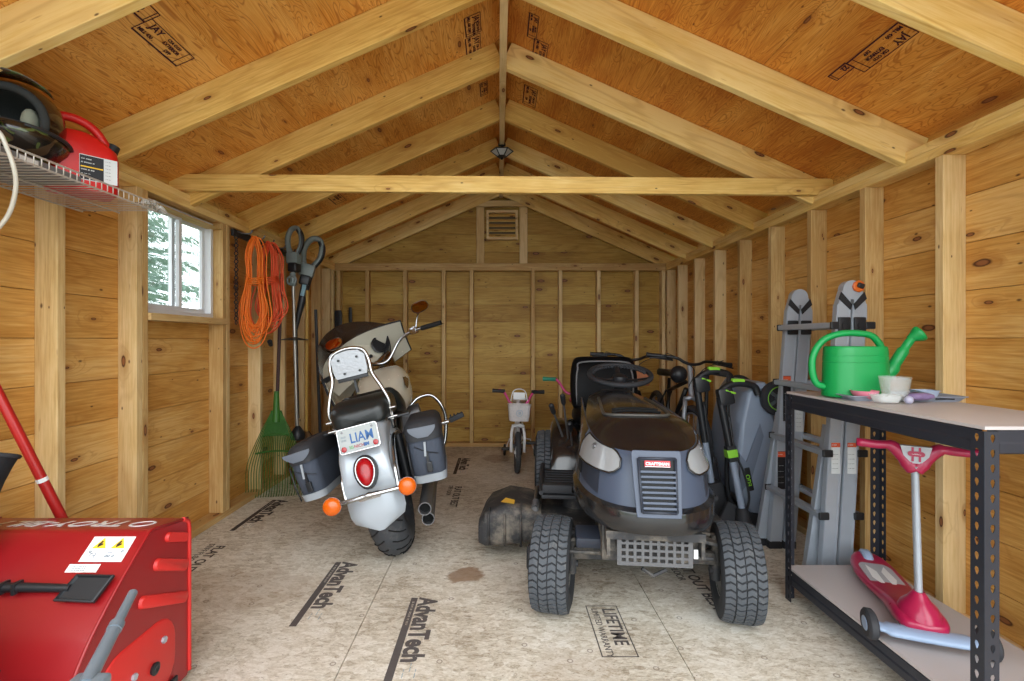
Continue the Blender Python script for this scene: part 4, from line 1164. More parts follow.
mb.build('perforated_guard', mat('guard_grey', rgb(92, 92, 94), 0.5, 0.2, var=0.2, dirt=rgb(80, 72, 62), dirt_amt=0.4), mow, smooth=0)
mb = MB(); mb.box((0.142, -0.235, 0.345), (0.014, 0.004, 0.032)); mb.build('guard_tag', M_white, mow, smooth=0)
mb = MB(); mb.box((-0.215, -0.06, 0.325), (0.12, 0.10, 0.045), rot=(R(12), 0, 0), bevel=0.012); mb.build('guard_cover', M_slated, mow, smooth=30)
mb = MB(); mb.tube([(-0.30, -0.08, 0.27), (0.25, -0.08, 0.265)], 0.007, 6); mb.tube([(-0.04, -0.20, 0.27), (0.0, -0.20, 0.245), (0.05, -0.20, 0.27)], 0.007, 6); mb.build('tie_rod', M_deck, mow)
# cutting deck, gauge wheels, discharge chute
mb = MB()
rr = []
for z, k in ((0.085, 1.0), (0.20, 1.0), (0.225, 0.97), (0.232, 0.9)):
    rr.append([(x, 0.62 + y, z) for x, y in rrect(0.96 * k, 0.62 * k, 0.16, 6)])
mb.rings(rr)
mb.cyl((-0.24, 0.6, 0.22), (-0.24, 0.6, 0.29), 0.07); mb.cyl((0.24, 0.6, 0.22), (0.24, 0.6, 0.29), 0.07)
mb.build('mower_deck', M_deck, mow, smooth=40)
for s, xx in ((-1, -0.455), (1, 0.498)):
    mb = MB(); mb.lathe([(0.01, -0.026), (0.045, -0.026), (0.058, -0.018), (0.060, 0), (0.058, 0.018), (0.045, 0.026), (0.01, 0.026)], Matrix.Translation((xx, 0.20, 0.115)) @ Euler((0, R(90), 0)).to_matrix().to_4x4(), 24)
    gw = mb.build('gauge_wheel', M_blackm, mow, smooth=40)
    mb = MB(); mb.cyl((xx - s * 0.03, 0.20, 0.115), (xx - s * 0.03, 0.34, 0.17), 0.012); mb.cyl((xx - s * 0.04, 0.2, 0.115), (xx, 0.2, 0.115), 0.009); mb.build('wheel_arm', M_deck, gw)
mb = MB()
rr = []
for (x, y0, y1, zt, zb) in ((-0.42, 0.40, 0.76, 0.255, 0.11), (-0.50, 0.39, 0.77, 0.275, 0.09), (-0.60, 0.385, 0.775, 0.285, 0.075), (-0.70, 0.38, 0.77, 0.245, 0.07), (-0.735, 0.40, 0.75, 0.20, 0.075)):
    rr.append([(x, (y0 + y1) / 2 + a, (zt + zb) / 2 + b) for a, b in rrect(y1 - y0, zt - zb, 0.045, 4)])
mb.rings(rr, cap=False)
ch = mb.build('discharge_chute', M_deck, mow, smooth=35)
mb = MB()
for x in (-0.52, -0.60, -0.68): 
    mb.tube([(x, 0.375, 0.09), (x, 0.38, 0.235), (x, 0.42, 0.282 if x > -0.65 else 0.262)], 0.006, 6)
mb.build('chute_rib', M_deck, ch, smooth=180)
mb = MB(); mb.quad([(-0.555, 0.41, 0.288), (-0.555, 0.46, 0.292), (-0.605, 0.50, 0.29), (-0.625, 0.44, 0.286)]); dc = mb.build('warning_decal', mat('decal_yellow', rgb(214, 170, 60), 0.5), ch, smooth=0)
mb = MB(); mb.cyl((-0.45, 0.40, 0.27), (-0.45, 0.74, 0.275), 0.012); 
for k in range(5): mb.torus((-0.45, 0.42 + k * 0.02, 0.27), (0, 1, 0), 0.017, 0.004, 12, 5)
mb.build('chute_spring', M_steel, ch)
# foot rests, dash, fenders, seat, steering wheel
for s in (-1, 1):
    mb = MB()
    mb.box((s * 0.32, 0.68, 0.325), (0.20, 0.52, 0.02), bevel=0.006)
    for k in range(9): mb.box((s * 0.32, 0.46 + k * 0.05, 0.338), (0.17, 0.018, 0.008))
    mb.tube(spline([(s * 0.42, 0.42, 0.345), (s * 0.425, 0.70, 0.35), (s * 0.42, 0.94, 0.36)], 4), 0.012, 6)
    mb.box((s * 0.34, 0.44, 0.365), (0.15, 0.05, 0.045), bevel=0.012)
    mb.build('foot_rest', M_blackm, mow, smooth=30)
mb = MB(); rr = []
for (z, hw, y0, y1) in ((0.36, 0.20, 0.72, 0.90), (0.60, 0.19, 0.74, 0.92), (0.78, 0.15, 0.77, 0.92), (0.82, 0.08, 0.80, 0.90)):
    rr.append([(x, (y0 + y1) / 2 + b, z) for x, b in rrect(hw * 2, y1 - y0, 0.05, 4)])
mb.rings(rr); mb.build('dashboard', M_black, mow, smooth=50)
for s in (-1, 1):
    g = []
    for i in range(15):
        a = R(200 - 205 * i / 14)
        rr_ = 0.315
        g.append([(s * x, 1.24 + rr_ * (1.08 if abs(math.cos(a)) > .5 else 1.04) * math.cos(a), 0.255 + (rr_ + dz) * math.sin(a) if math.sin(a) > -0.1 else 0.24) for x, dz in ((0.18, 0.0), (0.25, 0.02), (0.33, 0.02), (0.365, 0.0), (0.375, -0.04))])
    mb = MB(); mb.sheet(g, 0.01); mb.build('rear_fender', M_hood, mow, smooth=60)
mb = MB(); mb.box((0, 1.28, 0.48), (0.42, 0.60, 0.16), bevel=0.04); mb.box((0, 1.02, 0.43), (0.40, 0.2, 0.18), bevel=0.05); mb.build('seat_pan', M_hood, mow, smooth=40)
M_mseat = mat('mower_seat_vinyl', rgb(14, 14, 16), 0.45, coat=0.0, var=0.2, spec=0.12)
mb = MB(); rr = []
for (y, z, h, w) in ((1.12, 0.60, 0.04, 0.38), (1.16, 0.605, 0.09, 0.44), (1.35, 0.60, 0.09, 0.46), (1.50, 0.60, 0.08, 0.44)):
    rr.append([(x, y, z + q) for x, q in rrect(w, h, h * 0.45, 5)])
mb.rings(rr); seat = mb.build('seat', M_mseat, mow, smooth=50)
mb = MB(); rr = []
for (z, y, d, w) in ((0.60, 1.46, 0.06, 0.40), (0.64, 1.47, 0.12, 0.46), (0.80, 1.50, 0.14, 0.475), (0.92, 1.53, 0.13, 0.46), (0.975, 1.55, 0.10, 0.42), (0.995, 1.555, 0.05, 0.36)):
    rr.append([(x, y + q, z) for x, q in rrect(w, d, d * 0.45, 6)])
mb.rings(rr); sbk = mb.build('backrest', M_mseat, mow, smooth=60, subsurf=1)
mb = MB(); pts = [(-0.19, 1.425, 0.66), (-0.195, 1.435, 0.80), (-0.185, 1.455, 0.90), (-0.15, 1.47, 0.955), (0.15, 1.47, 0.955), (0.185, 1.455, 0.90), (0.195, 1.435, 0.80), (0.19, 1.425, 0.66)]
mb.tube(spline(pts, 5), 0.006, 6); mb.build('seat_piping', mat('piping_grey', rgb(110, 110, 112), 0.5), sbk, smooth=180)
sw = Vector((0.045, 1.0, 0.90)); sax = Vector((0.0, -0.28, 1)).normalized()
mb = MB(); mb.torus(sw, sax, 0.182, 0.0155, 44, 12)
whl = mb.build('steering_wheel', M_blackm, mow, smooth=180)
mb = MB()
a0 = sax.orthogonal().normalized(); b0 = sax.cross(a0)
for k in range(22):
    an = PI * (0.1 + 0.8 * k / 21)
    d = Vector((math.cos(an), 0, 0)) + Vector((0, math.sin(an), 0)); d = (d - sax * d.dot(sax)).normalized()
    mb.ball(sw + d * 0.162 - sax * 0.004, 0.011, 8)
mb.build('finger_grip', M_blackm, whl, smooth=180)
mb = MB()
for an in (R(200), R(340), R(90)):
    d = Vector((math.cos(an), math.sin(an), 0)); d = (d - sax * d.dot(sax)).normalized()
    mb.tube([sw - sax * 0.03, sw + d * 0.09 - sax * 0.025, sw + d * 0.170], [0.02, 0.016, 0.012], 8, flat=0.5)
mb.lathe([(0.02, -0.14), (0.035, -0.12), (0.04, -0.05), (0.05, -0.03), (0.04, -0.005), (0.0, 0.0)], Matrix.Translation(sw) @ sax.to_track_quat('Z', 'Y').to_matrix().to_4x4(), 20)
mb.build('steering_hub', M_black, whl, smooth=50)
for (b, t_) in (((-0.30, 0.98, 0.52), (-0.365, 0.90, 0.705)), ((-0.265, 1.02, 0.50), (-0.30, 0.93, 0.76)), ((-0.24, 0.99, 0.45), (-0.26, 0.90, 0.60))):
    mb = MB(); mb.cyl(b, t_, 0.006, seg=8); d = (Vector(t_) - Vector(b)).normalized(); lv = mb.build('control_lever', M_steel, mow)
    mb = MB(); mb.tube([Vector(t_) - d * 0.045, Vector(t_) - d * 0.03, Vector(t_) + d * 0.02, Vector(t_) + d * 0.03], [0.008, 0.015, 0.016, 0.006], 10); mb.build('lever_knob', M_black, lv)
# ------------------------------------------------------------------ steel shelving unit against the right wall
M_post = mat('slate_powder_coat', rgb(46, 48, 56), 0.4, 0.3, var=0.1, dirt=rgb(90, 92, 98), dirt_amt=0.15)
M_board = mat('grey_melamine', rgb(176, 168, 166), 0.45, var=0.04, scale=4)
shelf = thing('shelving_unit', 'dark steel shelving unit with slotted posts and two grey boards by the right wall', 'shelving unit', (1.232, 1.25, 0))
SX, SY = 0.40, 0.868            # depth to the wall, length
def slotted(w, h, flip):
    """a flange in the xz plane, x 0..w, z 0..h, with keyhole slots every 38 mm"""
    bm_ = bmesh.new()
    pitch = 0.0381; n = int(h / pitch)
    cx = w * 0.55; r = 0.0062
    hole = []
    for k in range(8):
        a = R(202.5 + 45 * k)
        rr = r
        px, pz = cx + rr * math.cos(a), rr * math.sin(a) + 0.004
        if math.sin(a) < 0: px = cx + rr * 0.55 * math.cos(a); pz = -0.010 + 0.002 * math.sin(a) * (1 if abs(math.cos(a)) < .5 else 0) + (0.0 if abs(math.cos(a)) < .5 else 0.004)
        hole.append((px, pz))
    # order from angle 202 ccw: bottom-left, bottom, bottom-right ...
    hp = pitch / 2
    outer = [(0, -hp), (cx, -hp), (w, -hp), (w, 0), (w, hp), (cx, hp), (0, hp), (0, 0)]
    hole = [(cx - 0.0035, -0.006), (cx, -0.0115), (cx + 0.0035, -0.006), (cx + r, 0.003), (cx + r * 0.7, 0.0095), (cx, 0.0115), (cx - r * 0.7, 0.0095), (cx - r, 0.003)]
    for i in range(n):
        zc = (i + 0.5) * pitch
        vo = [bm_.verts.new((x, 0, z + zc)) for x, z in outer]; vi = [bm_.verts.new((x, 0, z + zc)) for x, z in hole]
        for k in range(8):
            bm_.faces.new((vo[k], vo[(k + 1) % 8], vi[(k + 1) % 8], vi[k]))
    bmesh.ops.remove_doubles(bm_, verts=bm_.verts[:], dist=0.00005)
    return bm_, n * pitch
def post(x, y, dx, dy, h=0.880):
    mb = MB()
    for (ang, flip) in ((0 if dx > 0 else 180, False), (90 if dy > 0 else -90, True)):
        b_, hh = slotted(0.037, h, flip)
        bmesh.ops.solidify(b_, geom=b_.faces[:], thickness=0.0018)
        mb.add(b_, Matrix.Translation((x, y, 0)) @ Matrix.Rotation(R(ang), 4, 'Z'))
    mb.cyl((x, y, 0), (x, y, hh), 0.0018, seg=6)
    return mb.build('post', M_post, shelf, smooth=0)
for (x, y, dx, dy) in ((0, 0, 1, 1), (0, SY, 1, -1), (SX, 0, -1, 1), (SX, SY, -1, -1)):
    post(x, y, dx, dy)
def beam(name, a, b, z, inward):
    """stepped rolled edge: profile in (inward, z)"""
    a = Vector(a); b = Vector(b); n = Vector(inward)
    prof = [(0.0, z - 0.060), (0.012, z - 0.060), (0.012, z - 0.036), (0.004, z - 0.030), (0.004, z - 0.002), (0.028, z - 0.002), (0.028, z - 0.0155), (0.030, z - 0.0155), (0.030, z), (0.002, z), (0.0, z - 0.003), (0.0, z - 0.028), (-0.003, z - 0.034), (-0.003, z - 0.056)]
    mb = MB(); mb.rings([[(q.x + n.x * u, q.y + n.y * u, w) for u, w in prof] for q in (a, b)])
    return mb.build(name, M_post, shelf, smooth=0)
for z, nm in ((0.878, 'top'), (0.133, 'bottom')):
    beam('beam', (0.003, 0.04, 0), (0.003, SY - 0.04, 0), z, (1, 0, 0)); beam('beam', (SX - 0.003, 0.04, 0), (SX - 0.003, SY - 0.04, 0), z, (-1, 0, 0))
    beam('beam', (0.038, 0.003, 0), (SX - 0.038, 0.003, 0), z, (0, 1, 0)); beam('beam', (0.038, SY - 0.003, 0), (SX - 0.038, SY - 0.003, 0), z, (0, -1, 0))
    mb = MB(); mb.box((SX / 2, SY / 2, z + 0.002 + 0.004), (SX - 0.004, SY - 0.004, 0.009), bevel=0.001); mb.build('shelf_board', M_board, shelf, smooth=0)
TOPZ = 0.878 + 0.0107; BOTZ = 0.133 + 0.0107

# tray of small gardening things and the watering can
M_tray = mat('grey_tray', rgb(138, 144, 156), 0.4, var=0.08)
tray = thing('plant_tray', 'shallow grey plastic tray on the shelving unit beneath the watering can', 'tray', (1.475, 1.86, TOPZ), (0, 0, R(-4)))
mb = MB()
mb.rings([[(x, y, z) for x, y in rrect(0.40 * k, 0.20 * k, 0.02, 4)] for k, z in ((0.92, 0.0), (0.97, 0.010), (1.0, 0.016), (1.03, 0.016), (1.03, 0.0185), (0.985, 0.0185), (0.95, 0.012), (0.90, 0.003))])
mb.build('tray_body', M_tray, tray, smooth=40)
M_can = mat('green_plastic', rgb(12, 142, 70), 0.4, var=0.06, scale=5)
can = thing('watering_can', 'bright green plastic watering can with long spout on the shelf', 'watering can', (1.368, 1.895, TOPZ + 0.004), (0, 0, R(-6)))
mb = MB()
rr = []
for (z, k) in ((0, 0.97), (0.004, 1.0), (0.012, 1.0), (0.055, 0.985), (0.13, 0.965), (0.1305, 0.95), (0.134, 0.95), (0.1345, 0.965), (0.155, 0.96), (0.1555, 0.945), (0.159, 0.945), (0.1595, 0.955), (0.176, 0.95), (0.188, 0.93), (0.192, 0.90), (0.190, 0.86)):
    rr.append([(x, y, z) for x, y in rrect(0.225 * k, 0.15 * k, 0.072 * k, 8)])
mb.rings(rr, cap=True); mb.build('can_body', M_can, can, smooth=40)
mb = MB(); mb.tube(spline([(-0.108, 0, 0.035), (-0.14, 0, 0.05), (-0.155, 0, 0.10), (-0.15, 0, 0.16), (-0.115, 0, 0.215), (-0.055, 0, 0.24), (0.01, 0, 0.242), (0.06, 0, 0.232), (0.088, 0, 0.20), (0.095, 0, 0.178)], 6), 0.0125, 12); mb.build('can_handle', M_can, can, smooth=180)
mb = MB(); mb.tube(spline([(0.09, 0, 0.065), (0.125, 0, 0.10), (0.165, 0, 0.165), (0.190, 0, 0.205), (0.206, 0, 0.226)], 5), [0.030] * 2 + [0.026] * 5 + [0.020] * 5 + [0.015] * 5 + [0.014] * 4, 14)
spout = mb.build('spout', M_can, can, smooth=180)
SM = Matrix.Translation((0.206, 0, 0.226)) @ Vector((0.55, -0.2, 0.42)).to_track_quat('Z', 'Y').to_matrix().to_4x4()
mb = MB(); mb.lathe([(0.013, -0.014), (0.018, 0.0), (0.029, 0.018), (0.031, 0.026), (0.028, 0.032), (0.014, 0.036), (0.0, 0.037)], SM, 24); mb.build('sprinkler_rose', M_can, spout, smooth=60)
bowl = thing('bowl', 'small pink plastic bowl in the grey tray before the watering can', 'bowl', (1.335, 1.800, TOPZ + 0.004))
mb = MB(); mb.lathe([(0.02, 0), (0.024, 0.001), (0.040, 0.02), (0.045, 0.032), (0.043, 0.032), (0.037, 0.02), (0.02, 0.004), (0, 0.004)], seg=28); mb.build('bowl_body', mat('pink_plastic', rgb(222, 130, 150), 0.35), bowl, smooth=60)
M_clear = mat('clear_plastic', rgb(225, 228, 226), 0.08, trans=0.0, alpha=0.35, var=0.02)
M_clear2 = mat('frosted_plastic', rgb(216, 220, 218), 0.12, alpha=0.22, var=0.02)
mb = MB(); mb.lathe([(0.0, 0.0), (0.035, 0.0), (0.0355, 0.004), (0.048, 0.084), (0.051, 0.086), (0.047, 0.086), (0.034, 0.006), (0.0, 0.005)], seg=28)
cup = mb.build('plastic_cup', M_clear2, smooth=60, loc=(1.405, 1.750, TOPZ + 0.004)); tag(cup, 'clear plastic cup standing in the tray in front of the watering can', 'cup')
mb = MB(); mb.rings([[(x, y, z) for x, y in rrect(0.085 * k, 0.06 * k, 0.012, 4)] for k, z in ((0.8, 0), (0.95, 0.022), (1.05, 0.024), (1.05, 0.026), (0.9, 0.026), (0.78, 0.004))])
tag(mb.build('plastic_punnet', M_clear, smooth=40, loc=(1.345, 1.715, TOPZ + 0.004)), 'low clear plastic punnet lying between the pink bowl and the cup', 'container') 
mb = MB(); mb.rings([[(x, y, z + 0.004 * math.sin(9 * x)) for x, y in rrect(0.095 * k, 0.055 * k, 0.02, 4)] for k, z in ((0.7, 0), (1.0, 0.008), (0.95, 0.018), (0.6, 0.024))])
tag(mb.build('seed_packet', mat('mauve_film', rgb(122, 104, 140), 0.35, var=0.4, scale=70), smooth=60, loc=(1.475, 1.735, TOPZ + 0.010)), 'crumpled mauve packet in the tray right of the plastic cup', 'packet')
mb = MB(); mb.ball((0, 0, 0.014), 0.014, 14); tag(mb.build('ball', mat('lilac_ball', rgb(168, 166, 186), 0.3), smooth=180, loc=(1.405, 1.69, TOPZ + 0.0)), 'small lilac ball at the near edge of the grey tray', 'ball')
mb = MB(); mb.rings([[(x, y, z) for x, y in rrect(0.07 * k, 0.06 * k, 0.012, 4)] for k, z in ((0.8, 0), (1.0, 0.030), (1.08, 0.031), (1.08, 0.033), (0.95, 0.033), (0.75, 0.004))])
tag(mb.build('seed_tub', mat('blue_white_plastic', rgb(170, 184, 204), 0.3, alpha=0.8), smooth=40, loc=(1.545, 1.79, TOPZ + 0.006)), 'small pale blue plastic tub at the back right of the tray', 'container')
mb = MB(); mb.tube([(-0.03, 0, 0.004), (0.01, 0.004, 0.006), (0.035, 0, 0.004)], [0.003, 0.006, 0.004], 8)
tag(mb.build('seed_pod', M_blackm, smooth=180, loc=(1.585, 1.755, TOPZ + 0.006)), 'little dark pod lying at the right end of the tray', 'pod')

# three wheeled scooter on the bottom board
M_mag = mat('magenta_plastic', rgb(158, 26, 66), 0.3, coat=0.2, var=0.06)
M_bluegrey = mat('blue_grey_plastic', rgb(140, 158, 184), 0.4, var=0.05)
M_deckg = mat('silver_sticker', rgb(168, 170, 176), 0.35, var=0.1)
sco = thing('kick_scooter', 'childs magenta and grey three wheeled scooter on the bottom shelf board', 'scooter', (1.365, 1.60, BOTZ), (0, 0, R(-21)))
sco.scale = (1.0, 1.22, 0.93)
mb = MB(); rr = []
for (y, hw, z0, z1) in ((-0.055, 0.045, 0.055, 0.075), (-0.04, 0.066, 0.045, 0.085), (0.02, 0.074, 0.040, 0.098), (0.09, 0.060, 0.035, 0.085), (0.16, 0.064, 0.030, 0.062), (0.26, 0.078, 0.026, 0.052), (0.36, 0.078, 0.026, 0.054), (0.42, 0.058, 0.03, 0.064), (0.45, 0.03, 0.035, 0.070)):
    rr.append([(x, y, (z0 + z1) / 2 + b) for x, b in rrect(hw * 2, z1 - z0, (z1 - z0) * 0.42, 5)])
mb.rings(rr); dk = mb.build('deck', M_mag, sco, smooth=60, subsurf=1)
mb = MB(); mb.lathe([(0.0, 0.10), (0.058, 0.075), (0.056, 0.09), (0.048, 0.112), (0.030, 0.132), (0.020, 0.150), (0.015, 0.158), (0.0, 0.158)], Matrix.Translation((0, 0.005, 0)), 24); mb.build('steering_hood', M_mag, sco, smooth=50)
mb = MB(); mb.rings([[(x, 0.265 + y, z) for x, y in rrect(0.11, 0.21, 0.04, 6)] for z in (0.050, 0.0565)]); stp = mb.build('deck_sticker', M_deckg, sco, smooth=20)
for s in (-1, 1):
    mb = MB(); mb.rings([[(x, y, z) for x, y in ((s * 0.012, 0.185), (s * 0.038, 0.25), (s * 0.030, 0.345), (s * 0.008, 0.30))] for z in (0.0562, 0.0572)]); mb.build('deck_graphic', M_white, stp, smooth=0)
text('=~==~=', 0.020, frame((-0.038, 0.17, 0.0574), (1, 0, 0), (0, 1, 0)), M_mag, stp, bold=0.0005, sx=0.85)
mb = MB(); mb.cyl((0, 0.005, 0.14), (0, 0.03, 0.60), 0.0105, seg=14); mb.build('stem', mat('grey_tube', rgb(158, 164, 172), 0.35, 0.2), sco, smooth=40)
mb = MB(); mb.tube(spline([(-0.135, -0.045, 0.045), (-0.09, -0.05, 0.042), (0, -0.055, 0.044), (0.09, -0.05, 0.042), (0.135, -0.045, 0.045)], 5), [0.022] * 4 + [0.030] * 13 + [0.022] * 4, 12, flat=0.55); mb.build('front_axle', M_bluegrey, sco, smooth=180)
for s in (-1, 1):
    mb = MB(); mb.lathe([(0.012, -0.014), (0.040, -0.014), (0.047, -0.008), (0.047, 0.008), (0.040, 0.014), (0.012, 0.014)], Matrix.Translation((s * 0.150, -0.045, 0.047)) @ Euler((0, R(90), 0)).to_matrix().to_4x4(), 26); w_ = mb.build('front_wheel', M_blackm, sco, smooth=40)
    mb = MB(); mb.lathe([(0.0, -0.0155), (0.022, -0.0155), (0.024, -0.012), (0.024, 0.012), (0.022, 0.0155), (0, 0.0155)], Matrix.Translation((s * 0.150, -0.045, 0.047)) @ Euler((0, R(90), 0)).to_matrix().to_4x4(), 18); mb.build('wheel_hub', M_bluegrey, w_)
mb = MB(); mb.lathe([(0.01, -0.017), (0.036, -0.017), (0.042, -0.01), (0.042, 0.01), (0.036, 0.017), (0.01, 0.017)], Matrix.Translation((0, 0.425, 0.042)) @ Euler((0, R(90), 0)).to_matrix().to_4x4(), 26); mb.build('rear_wheel', M_bluegrey, sco, smooth=40)
mb = MB()
for s in (-1, 1):
    pts = spline([(0, 0.03, 0.575), (s * 0.018, 0.03, 0.60), (s * 0.045, 0.03, 0.64), (s * 0.065, 0.03, 0.655), (s * 0.10, 0.03, 0.653), (s * 0.155, 0.03, 0.655)], 4)
    mb.tube(pts, [0.020] * 5 + [0.017] * 8 + [0.013] * 8, 12, flat=1.2)
hbm = Matrix.Translation((0, 0.03, 0)) @ Matrix.Rotation(R(-12), 4, 'Z') @ Matrix.Translation((0, -0.03, 0))
hb_ = mb.build('handlebar', M_mag, sco, smooth=180, M=hbm)
mb = MB(); mb.prism([(-0.040, 0.662), (0.040, 0.662), (0.032, 0.628), (0.012, 0.602), (-0.012, 0.602), (-0.032, 0.628)], 'y', 0.012, 0.030); ho = mb.build('handlebar_badge', M_deckg, hb_, smooth=0, M=hbm)
mb = MB()
for x in (-0.009, 0.009): mb.box((x, 0.011, 0.634), (0.006, 0.002, 0.05))
mb.build('badge_stripe', M_mag, ho, smooth=0, M=hbm)
mb = MB(); mb.rings([[(x, yy, 0.636 + z) for x, z in rrect(0.044, 0.018, 0.009, 4)] for yy in (0.0085, 0.011)]); mb.build('badge_oval', M_mag, ho, smooth=0, M=hbm)
text('~==~', 0.010, hbm @ frame((0, 0.0078, 0.632), (1, 0, 0), (0, 0, 1)), M_white, ho, align='CENTER')
mb = MB()
for z in (0.588, 0.572): mb.ball((0, 0.012, z), 0.0035, 8)
mb.build('rivet', M_deckg, hb_, M=hbm)

# ------------------------------------------------------------------ folded multi position ladder
lad = thing('folding_ladder', 'folded aluminium multi position ladder standing against the right wall behind the shelving', 'ladder', (1.50, 2.42, 0))
# local: x towards the wall, y into the shed; two side assemblies at y=-0.20 (near) and +0.21 (far)
def rail(a, b, w, d, name='rail'):
    """C-shaped channel rail from a to b, w across x, d across y"""
    a = Vector(a); b = Vector(b)
    pr = [(-w / 2, -d / 2), (w / 2, -d / 2), (w / 2, d / 2), (w / 2 - 0.006, d / 2), (w / 2 - 0.006, -d / 2 + 0.004), (-w / 2 + 0.006, -d / 2 + 0.004), (-w / 2 + 0.006, d / 2), (-w / 2, d / 2)]
    mb = MB(); mb.rings([[(q.x + u, q.y + v, q.z) for u, v in pr] for q in (a, b)])
    # raised ribs along the face
    for u in (-w * 0.42, w * 0.42):
        mb.rings([[(q.x + u + e, q.y - d / 2 - f, q.z) for e, f in ((-0.004, 0), (0.004, 0), (0.003, 0.0025), (-0.003, 0.0025))] for q in (a, b)])
    return mb.build(name, M_alu, lad, smooth=0)
def lerp(a, b, f): return tuple(a[i] + (b[i] - a[i]) * f for i in range(3))
M_lab_w = mat('label_white', rgb(205, 208, 208), 0.5); M_lab_k = mat('label_black', rgb(24, 24, 28), 0.5); M_lab_o = mat('label_orange', rgb(206, 84, 48), 0.5)
for (y, fl, nm) in ((-0.20, -1, 'near'), (0.215, 1, 'far')):
    tf, tb = (0.055, y * 0.93, 1.27), (0.125, y * 0.93, 1.27)
    bf, bb = (-0.030, y * 1.0, 0.016), (0.045, y * 1.0, 0.016)
    r1 = rail(bf, tf, 0.064, 0.028); r2 = rail(bb, tb, 0.064, 0.028)
    # outer telescoping rails with a flared foot
    of, ot = (-0.085 if fl > 0 else -0.075, y + 0.040 * fl if fl > 0 else y + 0.055, 0.016), (0.02, y * 0.93 + 0.032 * fl if fl > 0 else y + 0.045, 0.72)
    r3 = rail(of, ot, 0.052, 0.026, 'outer_rail')
    for (bx, by, r_) in ((bf[0], bf[1], r1), (bb[0], bb[1], r2), (of[0], of[1], r3)):
        mb = MB(); mb.box((bx, by, 0.020), (0.070, 0.036, 0.040), bevel=0.005); mb.build('rubber_foot', M_black, r_, smooth=0)
    # hinge
    c = Vector(((tf[0] + tb[0]) / 2, y * 0.93, 1.335))
    mb = MB()
    mb.cyl(c - Vector((0, 0.018, 0)), c + Vector((0, 0.018, 0)), 0.043, seg=28)
    for s in (-1, 1):
        mb.prism([(c.x + s * 0.010, 1.36), (c.x + s * 0.046, 1.33), (c.x + s * 0.066, 1.26), (c.x + s * 0.066, 1.20), (c.x + s * 0.008, 1.20), (c.x + s * 0.006, 1.27)], 'y', c.y - 0.016, c.y + 0.016)
    hg = mb.build('hinge', M_alu, lad, smooth=30)
    mb = MB()
    for s in (-1, 1):
        mb.prism([(c.x + s * 0.004, 1.270), (c.x + s * 0.052, 1.325), (c.x + s * 0.062, 1.295), (c.x + s * 0.010, 1.245)], 'y', c.y - 0.021, c.y - 0.015)
    mb.build('hinge_bracket', M_black, hg, smooth=0)
    if fl < 0:
        mb = MB(); mb.lathe([(0.026, 0.0), (0.027, 0.010), (0.022, 0.014), (0.0, 0.014)], Matrix.Translation((c.x + 0.022, c.y - 0.018, 1.350)) @ Euler((R(90), 0, 0)).to_matrix().to_4x4(), 8); kn = mb.build('lock_knob', mat('orange_knob', rgb(208, 100, 36), 0.4), hg)
        mb = MB(); mb.box((c.x + 0.024, c.y - 0.036, 1.352), (0.030, 0.012, 0.022), rot=(0, R(20), 0), bevel=0.005); mb.build('knob_grip', M_black, kn, smooth=0)
    mb = MB()
    for x in (tf[0], tb[0]):
        mb.box((x - 0.005, c.y - 0.020, 1.175), (0.054, 0.012, 0.075), bevel=0.006); mb.cyl((x - 0.005, c.y - 0.03, 1.175), (x - 0.005, c.y - 0.015, 1.175), 0.015)
    mb.build('rail_lock', M_black, hg, smooth=30)
    # stickers on the rail faces
    spec = ((0.0, 0.80, 0.24, 'front'), (1.0, 0.70, 0.15, 'rear'), (0.0, 0.42, 0.2, 'front')) if fl > 0 else ((0.0, 0.58, 0.14, 'front'), (1.0, 0.58, 0.14, 'rear'))
    for (which, zc, hh, _) in spec:
        f = (zc - 0.016) / (1.27 - 0.016); p = lerp(bf if which == 0 else bb, tf if which == 0 else tb, f)
        Ml = frame((p[0], p[1] - 0.0175, zc), (1, 0, 0), (0.08, 0, 1))
        mb = MB(); mb.box((0, 0, 0), (0.040, hh, 0.001)); lb = mb.build('warning_label', M_lab_k if hh > 0.18 else M_lab_w, lad, smooth=0, M=Ml)
        mb = MB(); mb.box((0, hh * 0.42, 0.0006), (0.040, hh * 0.14, 0.001)); mb.build('label_header', M_lab_o, lb, smooth=0, M=Ml)
        for k in range(5): text('= ===' if k == 0 else '-  ---  -- ---', 0.009 if k == 0 else 0.007, Ml @ Matrix.Translation((-0.017, hh * (0.40 if k == 0 else 0.26 - 0.15 * k), 0.0012)), M_lab_w if (hh > 0.18 or k == 0) else M_lab_k, lb, bold=0.0003, sx=0.9)
for i, z in enumerate((1.175, 0.885, 0.60, 0.32)):
    f = (z - 0.016) / 1.254
    for dx, xx0 in ((-0.036, -0.03), (0.045, 0.045)):
        x = xx0 + 0.085 * f + dx
        yn, yf_ = -0.20 + 0.014 * f, 0.215 - 0.015 * f
        mb = MB()
        pr = [(-0.020, -0.010), (-0.014, -0.014), (0.014, -0.014), (0.020, -0.010), (0.020, 0.010), (0.014, 0.012), (-0.014, 0.012), (-0.020, 0.010)]
        mb.rings([[(x + u, yy, z + v) for u, v in pr] for yy in (yn - 0.014, yf_ + 0.02)])
        for k in (-0.012, -0.004, 0.004, 0.012): mb.box((x + k, (yn + yf_) / 2, z + 0.0130), (0.003, yf_ - yn, 0.003))
        rg = mb.build('rung', M_alu, lad, smooth=0)
        for yy in (yn - 0.016, yf_ + 0.021):
            mb = MB(); mb.box((x, yy, z), (0.046, 0.012, 0.034), bevel=0.006); mb.build('rung_cap', M_black, rg, smooth=0)

